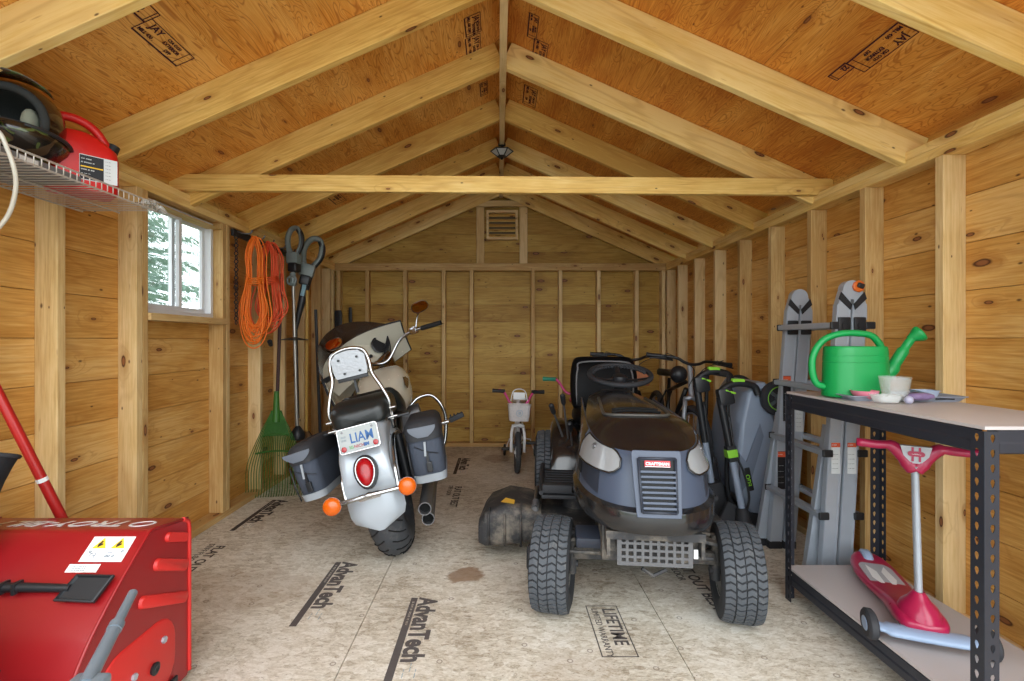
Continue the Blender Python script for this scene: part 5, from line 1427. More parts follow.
# ------------------------------------------------------------------ push mower standing on end
M_deckblue = mat('pale_grey_deck', rgb(140, 152, 170), 0.4, var=0.06)
M_green = mat('lime_accent', rgb(140, 208, 58), 0.4)
pm = thing('push_mower', 'pale grey cordless push mower stored upright beside the ladder', 'push mower', (1.50, 3.02, 0.0))
mb = MB(); rr = []
prof = [(-0.03, 0.10), (-0.10, 0.20), (-0.115, 0.40), (-0.09, 0.62), (-0.045, 0.80), (0.0, 0.86), (0.06, 0.865), (0.11, 0.80), (0.125, 0.60), (0.12, 0.14), (0.06, 0.09)]
for (y, k) in ((-0.145, 0.80), (-0.13, 0.95), (-0.06, 1.0), (0.16, 1.0), (0.24, 0.95), (0.255, 0.8)):
    rr.append([(0.01 + (x - 0.01) * k, y, 0.48 + (z - 0.48) * (0.94 + 0.06 * k)) for x, z in prof])
mb.rings(rr); pdk = mb.build('deck_cover', M_deckblue, pm, smooth=20, bevel=0.006)
mb = MB(); mb.prism([(-0.095, 0.22), (-0.10, 0.45), (-0.06, 0.40), (0.02, 0.62), (0.04, 0.55), (-0.03, 0.30)], 'y', -0.152, -0.128); mb.build('side_panel', mat('mid_grey_plastic', rgb(112, 122, 138), 0.45), pdk, smooth=0)
mb = MB(); mb.box((-0.045, -0.145, 0.30), (0.035, 0.02, 0.14), rot=(0, R(-12), 0), bevel=0.008); pn = mb.build('battery_badge', M_black, pdk, smooth=0)
text('EGO', 0.034, frame((-0.032, -0.157, 0.262), (-0.2, 0, 1), (-1, 0, -0.2)), M_green, pn, bold=0.001)
for (x, z) in ((0.105, 0.775), (0.105, 0.16)):
    for y in (-0.185, 0.285):
        W_M = Matrix.Translation((x, y, z)) @ Euler((R(90), 0, 0)).to_matrix().to_4x4()
        mb = MB(); mb.lathe([(0.07, -0.022), (0.094, -0.022), (0.100, -0.014), (0.102, 0), (0.100, 0.014), (0.094, 0.022), (0.072, 0.024), (0.070, 0.012), (0.0, 0.012)], W_M, 36); w_ = mb.build('wheel', M_blackm, pm, smooth=40)
        mb = MB(); mb.torus((x, y - 0.020, z), (0, 1, 0), 0.068, 0.0035, 36, 6); mb.build('lime_ring', M_green, w_, smooth=180)
        mb = MB(); mb.lathe([(0.0, 0.03), (0.024, 0.028), (0.028, 0.016), (0.028, 0.010)], W_M, 20)
        for k in range(5):
            a = 2 * PI * k / 5; mb.box((x + 0.045 * math.cos(a), y - 0.014, z + 0.045 * math.sin(a)), (0.045, 0.012, 0.018), rot=(0, -a, 0), bevel=0.003)
        mb.build('wheel_disc', mat('wheel_grey', rgb(84, 92, 96), 0.5), w_, smooth=40)
mb = MB()
for y in (-0.10, 0.20): mb.tube(spline([(0.05, y, 0.16), (-0.13, y, 0.16), (-0.15, y, 0.5), (-0.14, y, 0.90)], 5), 0.013, 8)
mb.cyl((-0.14, -0.10, 0.90), (-0.14, 0.20, 0.90), 0.013); mb.build('folded_handle', M_black, pm, smooth=180)
mb = MB(); mb.box((0.04, 0.05, 0.05), (0.16, 0.36, 0.10), bevel=0.02); mb.build('rear_foot', M_blackm, pm, smooth=0)

# cordless tools leaning in the corner
def garden_tool(loc, rot, label, clamp, head, tube_col, L=1.0, grp=None):
    g = thing('cordless_garden_tool', label, 'garden tool', loc, rot)
    mb = MB(); mb.cyl((0, 0, 0.10), (0, 0, L * 0.50), 0.019, seg=14); mb.build('lower_shaft', tube_col, g)
    mb = MB(); mb.cyl((0, 0, L * 0.50), (0, 0, L * 0.86), 0.021, seg=14); mb.build('upper_shaft', M_black, g)
    if clamp:
        mb = MB(); mb.box((0, 0, L * 0.51), (0.060, 0.055, 0.045), bevel=0.006); cl = mb.build('clamp', M_green, g, smooth=0)
        mb = MB(); mb.box((0, 0, L * 0.54), (0.05, 0.05, 0.03), bevel=0.006); mb.box((0, 0, L * 0.475), (0.046, 0.05, 0.03), bevel=0.006); mb.build('clamp_collar', M_black, cl, smooth=0)
    mb = MB(); mb.tube(spline([(0.015, 0, 0.12), (0.05, -0.01, 0.22), (0.045, -0.01, 0.36), (0.02, -0.01, L * 0.52), (0.03, 0, L * 0.75)], 6), 0.007, 6); mb.build('cable', M_black, g, smooth=180)
    mb = MB()
    mb.tube(spline([(0, 0, L * 0.84), (0.02, 0, L * 0.90), (0.10, 0, L * 0.93), (0.20, 0.0, L * 0.90), (0.22, 0, L * 0.84)], 5), 0.020, 10)
    mb.box((0.03, 0, L * 0.86), (0.09, 0.06, 0.10), bevel=0.02); mb.build('handle', M_black, g, smooth=40)
    mb = MB(); mb.box((0.12, 0, L * 0.945), (0.07, 0.035, 0.022), rot=(0, R(12), 0), bevel=0.006); mb.box((0.055, -0.01, L * 0.885), (0.06, 0.04, 0.012), rot=(0, R(25), 0), bevel=0.004); mb.build('trigger', M_green, g, smooth=0)
    mb = MB()
    if head == 'trimmer':
        mb.cyl((0, 0, 0.16), (-0.01, -0.01, 0.06), 0.030, 0.045, 18); mb.lathe([(0.02, 0.02), (0.075, 0.03), (0.085, 0.055), (0.06, 0.08), (0.02, 0.10)], Matrix.Translation((-0.03, -0.02, 0)) @ Euler((0, R(20), 0)).to_matrix().to_4x4(), 24)
        mb.cyl((-0.02, -0.045, 0.06), (-0.02, -0.06, 0.06), 0.03, seg=16)
        mb.prism([(-0.13, 0.02), (-0.12, 0.12), (-0.06, 0.20), (0.0, 0.16), (0.02, 0.02)], 'y', 0.02, 0.05)
    else:
        mb.prism([(-0.14, 0.0), (-0.15, 0.10), (-0.07, 0.24), (0.05, 0.25), (0.10, 0.13), (0.09, 0.0)], 'y', -0.04, 0.10)
    mb.build('head', M_blackm, g, smooth=30, bevel=0.004)
    return g
garden_tool((1.40, 2.78, 0.0), (R(-5), R(-9), R(0)), 'grey shafted cordless trimmer with lime clamp and black round head behind the tractor', True, 'trimmer', M_deckblue, 0.92)
garden_tool((1.33, 3.00, 0.0), (R(-2), R(-8), R(0)), 'second cordless tool with plain grey shaft leaning left of the lime clamped one', False, 'box', M_deckblue, 0.98)

# ------------------------------------------------------------------ bicycles
M_bikek = mat('black_bike_frame', rgb(26, 26, 28), 0.35, coat=0.2)
M_orange = mat('tan_leather', rgb(168, 98, 56), 0.5, var=0.2)
def bicycle(name, label, cat, loc, rot, r, frame_m, bar_m, grip_m, fork_m, bar_w=0.30, bar_z=0.95, seat_z=0.85, tyre_r=0.022, wb=1.0, steer_a=0.0, basket=False, train=False, lamp=False, extras=True, seat_m=None, rim_m=None):
    """local -y is forward (towards the doorway), origin on the floor under the front hub"""
    g = thing(name, label, cat, loc, rot)
    SM_ = Matrix.Translation((0, 0.10 * r / 0.33, 0)) @ Matrix.Rotation(steer_a, 4, Vector((0, 0.30, 1)).normalized()) @ Matrix.Translation((0, -0.10 * r / 0.33, 0))
    def wheel(y, M, nm):
        c = (0, y, r)
        mb = MB(); mb.torus(c, (1, 0, 0), r - tyre_r, tyre_r, 40, 10); w_ = mb.build(nm, M_rubber, g, smooth=180, M=M)
        mb = MB(); mb.torus(c, (1, 0, 0), r - 2.1 * tyre_r, 0.008, 36, 6); spokes(mb, c, (1, 0, 0), 0.012, r - 2.1 * tyre_r, 24, 0.0013); mb.cyl((-0.03, y, r), (0.03, y, r), 0.014); mb.build('rim', rim_m or M_alu, w_, M=M)
    wheel(0, SM_, 'front_wheel'); wheel(wb, Matrix.Identity(4), 'rear_wheel')
    hy, hz0, hz1 = 0.10 * r / 0.33 + 0.08, 2 * r + 0.05, bar_z - 0.10
    hy0 = 0.06 + 0.05
    mb = MB()
    for s in (-1, 1):
        mb.tube([(s * 0.055, 0, r), (s * 0.055, 0.03, 2 * r - 0.03), (s * 0.045, hy0 * .6, 2 * r + 0.03)], 0.013 if r < .25 else 0.016, 8)
    mb.tube([(-0.05, hy0 * .6, 2 * r + 0.03), (0, hy0 * .6, 2 * r + 0.05), (0.05, hy0 * .6, 2 * r + 0.03)], 0.018, 8)
    mb.build('fork', fork_m, g, smooth=180, M=SM_)
    mb = MB(); mb.cyl((0, hy0 * .6, 2 * r + 0.04), (0, hy0 + 0.06, bar_z - 0.04), 0.018)
    mb.build('stem', fork_m, g, M=SM_)
    by, bz = wb * 0.52, r * 0.92
    mb = MB()
    mb.tube([(0, hy0, 2 * r + 0.10), (0, by, bz)], 0.018, 8)
    mb.tube([(0, hy0 + 0.02, bar_z - 0.16), (0, by + 0.08, seat_z - 0.14)], 0.015, 8)
    mb.tube([(0, by, bz), (0, by + 0.10, seat_z - 0.04)], 0.015, 8)
    for s in (-1, 1):
        mb.tube([(s * 0.02, by, bz), (s * 0.055, wb, r)], 0.009, 6); mb.tube([(s * 0.02, by + 0.08, seat_z - 0.14), (s * 0.055, wb, r)], 0.009, 6)
    mb.build('bike_frame', frame_m, g, smooth=180)
    mb = MB(); rr = []
    for (y, hw, hh) in ((-0.14, 0.012, 0.012), (-0.10, 0.025, 0.02), (0.0, 0.05, 0.025), (0.08, 0.085, 0.03), (0.11, 0.075, 0.025)):
        k = 1 if r > .25 else 0.8
        rr.append([(x, by + 0.11 + y * k, seat_z + q) for x, q in rrect(hw * 2 * k, hh * 2, hh * 0.8, 4)])
    mb.rings(rr); mb.build('saddle', seat_m or M_black, g, smooth=60)
    mb = MB(); mb.cyl((-0.06, by, bz), (0.06, by, bz), 0.02); mb.lathe([(0.03, 0), (r * 0.27, 0), (r * 0.27, 0.004), (0.03, 0.006)], Matrix.Translation((0.045, by, bz)) @ Euler((0, R(90), 0)).to_matrix().to_4x4(), 26)
    ca = R(35)
    for s in (-1, 1):
        mb.tube([(s * 0.06, by, bz), (s * 0.07, by - s * 0.42 * r * math.cos(ca), bz - s * 0.42 * r * math.sin(ca) * -1)], 0.008, 6)
    crank = mb.build('crank', M_steel, g)
    for s in (-1, 1):
        mb = MB(); mb.box((s * 0.115, by - s * 0.42 * r * math.cos(ca), bz + s * 0.42 * r * math.sin(ca)), (0.08, 0.06, 0.02), bevel=0.005); mb.build('pedal', M_black, crank, smooth=0)
    if r < 0.25:
        bp = [(-bar_w, hy0 + 0.06, bar_z), (-bar_w * 0.62, hy0 + 0.04, bar_z), (-bar_w * 0.30, hy0, bar_z - 0.10), (0, hy0, bar_z - 0.11), (bar_w * 0.30, hy0, bar_z - 0.10), (bar_w * 0.62, hy0 + 0.04, bar_z), (bar_w, hy0 + 0.06, bar_z)]
    else:
        bp = [(-bar_w, hy0 + 0.09, bar_z), (-bar_w * 0.4, hy0 + 0.05, bar_z + 0.005), (-bar_w * 0.18, hy0 + 0.03, bar_z - 0.02), (0, hy0 + 0.03, bar_z - 0.03), (bar_w * 0.18, hy0 + 0.03, bar_z - 0.02), (bar_w * 0.4, hy0 + 0.05, bar_z + 0.005), (bar_w, hy0 + 0.09, bar_z)]
    mb = MB(); mb.tube(spline(bp, 5), 0.011, 8); hbar = mb.build('handlebar', bar_m, g, smooth=180, M=SM_)
    for s in (-1, 1):
        a = Vector(bp[0 if s < 0 else -1]); b = Vector(bp[1 if s < 0 else -2]); d = (b - a).normalized()
        mb = MB(); mb.tube([a - d * 0.008, a, a + d * 0.05, a + d * 0.10, a + d * 0.102], [0.020, 0.018, 0.016, 0.018, 0.012], 10); mb.build('grip', grip_m, hbar, smooth=50, M=SM_)
        if extras:
            p = a + d * 0.12
            mb = MB(); mb.tube([p, p + Vector((0, -0.04, -0.01)), a + Vector((0, -0.055, -0.02))], 0.005, 6); mb.box(p, (0.03, 0.035, 0.03), bevel=0.006); mb.build('brake_lever', M_black, hbar, M=SM_)
            mb = MB(); mb.tube(spline([p, p + Vector((0, -0.10, 0.02)), Vector((s * 0.03, hy0 - 0.09, bar_z - 0.06)), Vector((s * 0.02, hy0 - 0.02, 2 * r + 0.12))], 6), 0.003, 5); mb.build('brake_cable', M_black, hbar, smooth=180, M=SM_)
    return g, SM_, hy0
M_pink = mat('pink_paint', rgb(206, 70, 130), 0.35, coat=0.3)
kb, KM, hy0 = bicycle('kids_bicycle', 'small white childs bicycle with pink handlebars and white front basket', 'bicycle', (0.145, 4.12, 0), (0, 0, R(-5)), 0.172, M_white, M_pink, M_black, M_white, bar_w=0.215, bar_z=0.665, seat_z=0.55, tyre_r=0.022, wb=0.62, steer_a=R(6), extras=False, seat_m=M_white, rim_m=M_white)
mb = MB()
for (z0, z1, k0, k1) in ((0.445, 0.455, 0.90, 0.92), (0.455, 0.57, 0.92, 1.0)):
    pass
bx_ = []
for z, k in ((0.445, 0.82), (0.448, 0.86), (0.52, 0.94), (0.575, 1.0), (0.580, 1.03), (0.580, 0.97), (0.52, 0.90), (0.455, 0.80)):
    bx_.append([(x, -0.045 + y, z) for x, y in rrect(0.19 * k, 0.12 * k, 0.03, 4)])
mb.rings(bx_)
bsk = mb.build('basket', mat('white_woven_plastic', rgb(196, 190, 188), 0.5, var=0.25, scale=60, bump=0.8, bscale=120), kb, smooth=30, M=KM)
mb = MB(); mb.torus((0, -0.108, 0.515), (0, 1, 0.1), 0.025, 0.004, 16, 5); mb.ball((0, -0.106, 0.515), (0.012, 0.004, 0.012)); mb.build('basket_emblem', mat('pale_emblem', rgb(170, 180, 190), 0.4), bsk, M=KM)
mb = MB(); mb.tube(spline([(-0.07, 0.02, 0.60), (-0.05, 0.02, 0.68), (0, 0.02, 0.70), (0.05, 0.02, 0.68), (0.07, 0.02, 0.60)], 5), 0.004, 6); mb.box((0, 0.03, 0.64), (0.10, 0.008, 0.06), bevel=0.01); mb.build('number_board', M_white, kb, M=KM)
for s in (-1, 1):
    mb = MB(); mb.tube([(0.02 * s, 0.62, 0.17), (0.10 * s, 0.62, 0.16), (0.13 * s, 0.62, 0.07)], 0.006, 6); arm = mb.build('stabiliser_arm', M_white, kb)
    mb = MB(); mb.lathe([(0.0, -0.012), (0.045, -0.012), (0.055, -0.008), (0.055, 0.008), (0.045, 0.012), (0, 0.012)], Matrix.Translation((0.145 * s, 0.62, 0.055)) @ Euler((0, R(90), 0)).to_matrix().to_4x4(), 22); mb.build('stabiliser_wheel', M_black, arm, smooth=40)
M_teal = mat('teal_plastic', rgb(38, 130, 104), 0.4)
k2, _, _ = bicycle('kids_bicycle', 'pink childs bicycle with green grips half hidden behind the tractor seat', 'bicycle', (0.60, 3.86, 0), (0, 0, R(-10)), 0.20, M_pink, M_pink, M_teal, mat('light_teal', rgb(90, 170, 180), 0.4), bar_w=0.26, bar_z=0.79, seat_z=0.58, tyre_r=0.022, wb=0.70, steer_a=R(0), extras=False, seat_m=M_pink, rim_m=M_alu)
b1, BM1, _ = bicycle('mountain_bicycle', 'black mountain bicycle with silver fork parked right of the tractor', 'bicycle', (1.27, 3.45, 0), (0, R(5), R(-6)), 0.33, M_bikek, M_bikek, M_black, M_alu, bar_w=0.31, bar_z=0.97, seat_z=0.84, tyre_r=0.026, wb=1.02, steer_a=R(8))
mb = MB(); mb.lathe([(0.02, 0.05), (0.05, 0.03), (0.062, 0.0), (0.060, -0.01), (0.0, -0.014)], Matrix.Translation((-0.12, 0.05, 0.86)) @ Euler((R(90), 0, 0)).to_matrix().to_4x4(), 24); mb.build('headlamp', M_black, b1, smooth=40, M=BM1)
b2, BM2, _ = bicycle('adult_bicycle', 'dark adult bicycle standing behind the tractor seat against the back corner', 'bicycle', (1.05, 3.90, 0), (0, R(4), R(2)), 0.33, M_bikek, M_bikek, M_black, M_bikek, bar_w=0.33, bar_z=0.98, seat_z=0.90, tyre_r=0.022, wb=0.88, steer_a=R(-4), seat_m=M_orange)
mb = MB(); mb.box((0.02, -0.03, 0.82), (0.16, 0.12, 0.10), rot=(0, R(14), 0), bevel=0.02); mb.build('handlebar_bag', M_orange, b2, smooth=0, M=BM2)
# ------------------------------------------------------------------ snow blower
M_redp = mat('red_enamel', rgb(140, 22, 26), 0.34, coat=0.15, var=0.08, scale=5, rvar=0.1)
M_redp2 = mat('red_enamel_rim', rgb(196, 44, 40), 0.4, var=0.06)
sbw = thing('snow_blower', 'red snow blower with white lettering along its housing in the left foreground', 'snow blower', (-1.31, 1.30, 0))
X0, X1 = -0.30, 0.30
prof = [(0.30, 0.525), (0.295, 0.533), (0.140, 0.557), (0.128, 0.557), (0.115, 0.551), (0.07, 0.514), (0.01, 0.462), (-0.05, 0.405), (-0.10, 0.35), (-0.145, 0.28), (-0.165, 0.20), (-0.165, 0.11), (-0.13, 0.055), (-0.06, 0.035), (0.10, 0.03)]
pr = [(p.x, p.y) for p in spline([(a, b, 0) for a, b in prof[5:]], 3)]
pr = prof[:5] + pr
mb = MB(); mb.sheet([[(X0 + (X1 - X0) * i / 12, y, z) for y, z in pr] for i in range(13)], 0.004)
hs = mb.build('auger_housing', M_redp, sbw, smooth=35)
for s in (-1, 1):
    x = s * 0.302
    ol = [(y, z) for y, z in pr] + [(0.29, 0.03), (0.30, 0.05)]
    mb = MB(); mb.prism(ol, 'x', x - 0.002, x + 0.002); sp = mb.build('side_plate', M_redp, sbw, smooth=0)
    mb = MB(); mb.tube([(x + s * 0.002, 0.300, 0.04), (x + s * 0.002, 0.300, 0.50), (x + s * 0.002, 0.296, 0.523), (x + s * 0.002, 0.27, 0.538)], 0.007, 8); mb.build('rolled_edge', M_redp2, sp, smooth=60)
    mb = MB(); ed = [(x, y, z) for y, z in pr[1:-3]]; mb.tube(ed, 0.005, 6); mb.build('seam_edge', M_redp, sp, smooth=180)
    for k, (a, b, w) in enumerate((((0.185, 0.515), (0.285, 0.475), 0.030), ((0.135, 0.455), (0.285, 0.385), 0.036), ((0.075, 0.375), (0.285, 0.285), 0.036))):
        mb = MB(); d = Vector((0, b[0] - a[0], b[1] - a[1])); L_ = d.length; ang = math.atan2(d.z, d.y)
        oy, oz = (a[0] + b[0]) / 2, (a[1] + b[1]) / 2
        tmp = []
        for kk, xx in ((1.0, 0.0), (0.94, 0.010), (0.88, 0.012)):
            tmp.append([(x + s * xx, oy + u * math.cos(ang) - v * math.sin(ang), oz + u * math.sin(ang) + v * math.cos(ang)) for u, v in rrect(L_ * (0.5 + kk / 2), w * kk, w * kk * 0.45, 4)])
        mb.rings(tmp); mb.build('pressed_rib', M_redp2, sp, smooth=40)
    mb = MB(); mb.rings([[(x + s * xx, 0.08 + u * k, 0.17 + v * k) for u, v in rrect(0.30, 0.22, 0.08, 5)] for k, xx in ((1.0, 0.0), (0.97, 0.006), (0.95, 0.007))]); mb.build('skid_panel', M_redp2, sp, smooth=40)
    for (y, z) in ((0.17, 0.215), (0.05, 0.185)):
        mb = MB(); mb.cyl((x, y, z), (x + s * 0.014, y, z), 0.010, seg=6); mb.build('bolt', M_alu, sp, smooth=0)
    mb = MB(); mb.lathe([(0.016, 0), (0.018, 0.008), (0.010, 0.011), (0.0, 0.008)], Matrix.Translation((x + s * 0.006, 0.13, 0.155)) @ Euler((0, R(90 * s), 0)).to_matrix().to_4x4(), 16); mb.build('bearing', M_black, sp)
    mb = MB(); mb.box((x + s * 0.009, 0.11, 0.035), (0.008, 0.24, 0.07), bevel=0.003); mb.build('skid_shoe', M_black, sp, smooth=0)
mb = MB()
n_ = 40
for s in (-1, 1):
    g = []
    for i in range(n_ + 1):
        a = 2 * PI * 1.4 * i / n_
        xx = s * (0.02 + 0.26 * i / n_)
        g.append([(xx, 0.17 + r_ * math.cos(a), 0.27 + r_ * math.sin(a)) for r_ in (0.12, 0.19)])
    mb.sheet(g, 0.006)
mb.cyl((-0.295, 0.17, 0.27), (0.295, 0.17, 0.27), 0.018); mb.build('auger', M_redp, sbw, smooth=30)
def slope_pt(y):
    for (a, b) in zip(pr[:-1], pr[1:]):
        if b[0] <= y <= a[0]:
            f = (y - a[0]) / (b[0] - a[0] + 1e-9); return a[1] + (b[1] - a[1]) * f
    return 0.3
# lettering, upside down for someone standing at the doorway
z1_ = slope_pt(0.20)
TM = frame((0.255, 0.262, slope_pt(0.262) + 0.0012), (-1, 0, 0), (0, -0.155, 0.024))
text('TROY-BILT', 0.105, TM @ Matrix.Translation((0.075, 0.022, 0)), M_white, hs, bold=0.0015, sx=0.80, shear=0.1)
mb = MB(); mb.tube([(0.03 + 0.030 * math.cos(2 * PI * k / 20), 0.060 + 0.034 * math.sin(2 * PI * k / 20), 0.0) for k in range(20)], 0.0045, 6, closed=True, flat=0.3); mb.build('round_emblem', M_white, hs, smooth=180, M=TM)
def label(cx, y0, y1, w, m, name, skew=0.0):
    z0, z1 = slope_pt(y0), slope_pt(y1)
    M_ = frame((cx - w / 2, y0, z0 + 0.0015), (1, 0, 0), (0, y1 - y0, z1 - z0))
    h = math.hypot(y1 - y0, z1 - z0)
    mb = MB(); mb.box((w / 2, h / 2, 0), (w, h, 0.001)); return mb.build(name, m, hs, smooth=0, M=M_), M_, h
wl, WM, h_ = label(0.215, 0.052, 0.108, 0.118, M_white, 'warning_label')
M_yel = mat('safety_yellow', rgb(232, 186, 40), 0.5)
for cx in (0.033, 0.085):
    mb = MB(); mb.prism([(cx - 0.019, h_ * 0.52), (cx + 0.019, h_ * 0.52), (cx, h_ * 0.95)], 'z', 0.0004, 0.0016); tr_ = mb.build('warning_triangle', M_yel, wl, smooth=0, M=WM)
    mb = MB(); mb.box((cx, h_ * 0.64, 0.002), (0.014, 0.005, 0.0008), rot=(0, 0, 0.6)); mb.box((cx - 0.002, h_ * 0.72, 0.002), (0.005, 0.014, 0.0008), rot=(0, 0, -0.5)); mb.build('triangle_mark', M_black, tr_, smooth=0, M=WM)
for k, (x, y, t_) in enumerate(((0.012, 0.34, 'o_'), (0.020, 0.20, '/ -|'), (0.066, 0.30, '---'), (0.062, 0.18, 'oo o'), (0.100, 0.36, 'o'))):
    text(t_, 0.014, WM @ Matrix.Translation((x, h_ * y, 0.0009)), M_pgrey, wl, bold=0.0005)
wl2, WM2, h2_ = label(0.180, 0.030, 0.047, 0.085, M_white, 'small_label')
for k in range(3): text('- --- -- ---- -- --', 0.008, WM2 @ Matrix.Translation((0.010, h2_ * (0.64 - 0.25 * k), 0.0009)), M_pgrey, wl2, bold=0.0003, sx=0.85)
# impeller drum on the back
DM = frame((-0.02, -0.10, 0.27), (1, 0, 0), (0, 0.62, 0.78))
mb = MB(); mb.lathe([(0.215, -0.10), (0.215, 0.012), (0.205, 0.030), (0.19, 0.036), (0.0, 0.036)], DM, 40); mb.build('impeller_drum', M_redp, sbw, smooth=40)
# clean out tool across the slope
yt = -0.012; zt = slope_pt(yt) + 0.022
tool = mb = MB(); mb.tube([(-0.28, yt - 0.005, zt), (0.08, yt - 0.004, zt), (0.19, yt, zt - 0.004)], [0.013, 0.012, 0.010], 10)
for k in range(4): mb.box((-0.05 + 0.035 * k, yt - 0.004, zt), (0.010, 0.03, 0.03), bevel=0.003)
co = mb.build('clean_out_tool', M_black, sbw, smooth=40)
CM = frame((0.225, yt - 0.002, zt - 0.006), (1, 0, 0), (0, 1, 0.95))
mb = MB()
mb.rings([[(x, y, z) for x, y in ((-0.055 + q, -0.030 + q), (0.05 - q, -0.034 + q), (0.065 - q, 0.034 - q), (-0.035 + q, 0.036 - q))] for q, z in ((0, 0), (0, 0.008), (0.004, 0.009), (0.007, 0.003))])
mb.build('tool_blade', M_black, co, smooth=0, M=CM)
# bright control tube
p0 = P(133, 592, 1.255) - Vector((-1.31, 1.30, 0)); p1 = P(86, 684, 1.02) - Vector((-1.31, 1.30, 0)); pm_ = p0 + (p1 - p0) * 0.42
mb = MB(); mb.cyl(p0, pm_, 0.0105, 0.011, 14); mb.cyl(pm_, p1, 0.014, 0.015, 14); mb.cyl(pm_ - (p1 - p0).normalized() * 0.01, pm_ + (p1 - p0).normalized() * 0.01, 0.016); mb.box(p1, (0.07, 0.05, 0.02), bevel=0.006); mb.build('lift_strut', mat('zinc_tube', rgb(128, 140, 150), 0.32, 0.4), sbw, smooth=50)
# chute
mb = MB()
ce = Vector((-0.005, 0.02, 0))
g = []
for i in range(9):
    f = i / 8
    zc = 0.54 + 0.235 * f; yc = 0.02 + 0.10 * f * f; w = 0.080 - 0.012 * f
    g.append([(w * math.sin(a) - 0.165 + 0.005 * f, yc - 0.075 * math.cos(a) * (1 - 0.2 * f), zc + 0.02 * math.cos(a)) for a in [R(-120 + 240 * k / 12) for k in range(13)]])
mb.sheet(g, 0.006); chu = mb.build('chute', M_black, sbw, smooth=60)
mb = MB(); mb.tube([Vector(g[-1][k]) for k in range(13)], 0.007, 6); mb.build('chute_rim', M_blackm, chu, smooth=180)
mb = MB(); mb.cyl((-0.165, 0.02, 0.45), (-0.165, 0.02, 0.56), 0.09, 0.08, 24); mb.build('chute_base', M_black, sbw)
# engine, wheels and handles towards the doorway
mb = MB(); mb.box((0, -0.36, 0.42), (0.30, 0.30, 0.26), bevel=0.05); mb.cyl((0, -0.36, 0.55), (0, -0.36, 0.60), 0.12, 0.10); mb.box((0, -0.36, 0.26), (0.24, 0.5, 0.12)); mb.build('engine', M_blackm, sbw, smooth=30)
for s in (-1, 1):
    mb = MB(); tyre(mb, (s * 0.22, -0.36, 0.19), (1, 0, 0), 0.135, 0.055, 1.0, 30); mb.lathe([(0.02, -0.04), (0.09, -0.03), (0.09, 0.03), (0.02, 0.04)], Matrix.Translation((s * 0.22, -0.36, 0.19)) @ Euler((0, R(90), 0)).to_matrix().to_4x4(), 20); mb.build('wheel', M_rubber, sbw, smooth=60)
    mb = MB(); mb.tube(spline([(s * 0.16, -0.45, 0.35), (s * 0.2, -0.62, 0.70), (s * 0.22, -0.75, 0.88), (s * 0.22, -0.90, 0.90)], 5), 0.013, 8); mb.build('handle', M_black, sbw, smooth=180)

# red handled shovel leaning on the wall behind
shv = thing('shovel', 'long red handle of a shovel leaning against the left wall behind the snow blower', 'shovel', (-1.40, 1.76, 0.0))
a = Vector((0, 0, 0.16)); b = Vector((-0.285, -0.25, 1.24)); d = (b - a)
mb = MB(); mb.cyl(a, b, 0.016, 0.0145, 14); hd = mb.build('handle', mat('red_fibreglass', rgb(168, 30, 28), 0.35, coat=0.2), shv, smooth=50)
c = Vector(P(29, 479, 1.63)) - Vector((-1.40, 1.76, 0)); 
mb = MB(); mb.tube([a + d * 0.44, a + d * 0.452], 0.0168, 10); mb.build('handle_band', M_white, hd)
mb = MB(); M_ = frame((0, 0.0, 0.09), (1, 0.2, 0), (-0.25, -0.1, 1)); mb.sheet([[(x, y, -0.03 * (1 - (x / 0.09) ** 2)) for y in (-0.085, 0.0, 0.08)] for x in (-0.09, -0.05, 0, 0.05, 0.09)], 0.003); mb.build('blade', M_steel, shv, smooth=60, M=M_)

# ------------------------------------------------------------------ wire shelf high on the left wall
M_wire = mat('white_wire', rgb(190, 184, 176), 0.35, 0.3)
wsf = thing('wire_shelf', 'white coated wire shelf fixed high on the left wall beside the window', 'wire shelf', (-1.71, 0, 1.635))
xf, xb, ya, yb_ = 0.31, 0.0, 0.62, 2.02
mb = MB()
for (x, z) in ((xf, 0.03), (xf, 0.0), (xb + 0.004, 0.0), (xf * 0.5, -0.005)):
    mb.cyl((x, ya, z), (x, yb_, z), 0.0032, seg=6)
mb.build('rail_wire', M_wire, wsf, smooth=60)
mb = MB()
y = ya
while y < yb_ + 0.001:
    mb.tube([(xb + 0.004, y, 0.003), (xf - 0.003, y, 0.003), (xf, y, 0.006), (xf, y, 0.03)], 0.0019, 5); y += 0.0254
mb.build('deck_wire', M_wire, wsf, smooth=60)
for y in (0.66,):
    mb = MB(); mb.tube([(xf - 0.01, y, -0.003), (0.012, y, -0.26), (0.006, y, -0.29)], 0.0045, 6); mb.build('brace', M_wire, wsf)
# gas can
SHZ = 1.635 + 0.0052
M_gas = mat('red_polyethylene', rgb(196, 24, 20), 0.42, var=0.06)
gc = thing('gas_can', 'red plastic fuel can with black and white label on the wire shelf', 'fuel can', (-1.515, 1.79, SHZ), (0, 0, R(50)))
gc.scale = (1.08, 1.08, 1.05)
mb = MB(); rr = []
for (z, k, sh) in ((0, 0.94, 0), (0.008, 1.0, 0), (0.12, 1.0, 0), (0.150, 0.94, 0.0), (0.175, 0.78, -0.012), (0.195, 0.55, -0.02), (0.20, 0.4, -0.02)):
    rr.append([(x + sh, y, z) for x, y in rrect(0.185 * k, 0.135 * (0.5 + k / 2), 0.03, 4)])
mb.rings(rr); cb = mb.build('can_body', M_gas, gc, smooth=45)
mb = MB(); mb.tube(spline([(-0.085, 0, 0.165), (-0.088, 0, 0.215), (-0.06, 0, 0.248), (-0.01, 0, 0.252), (0.035, 0, 0.228), (0.070, 0, 0.175)], 5), 0.0145, 12); mb.build('can_handle', M_gas, gc, smooth=180)
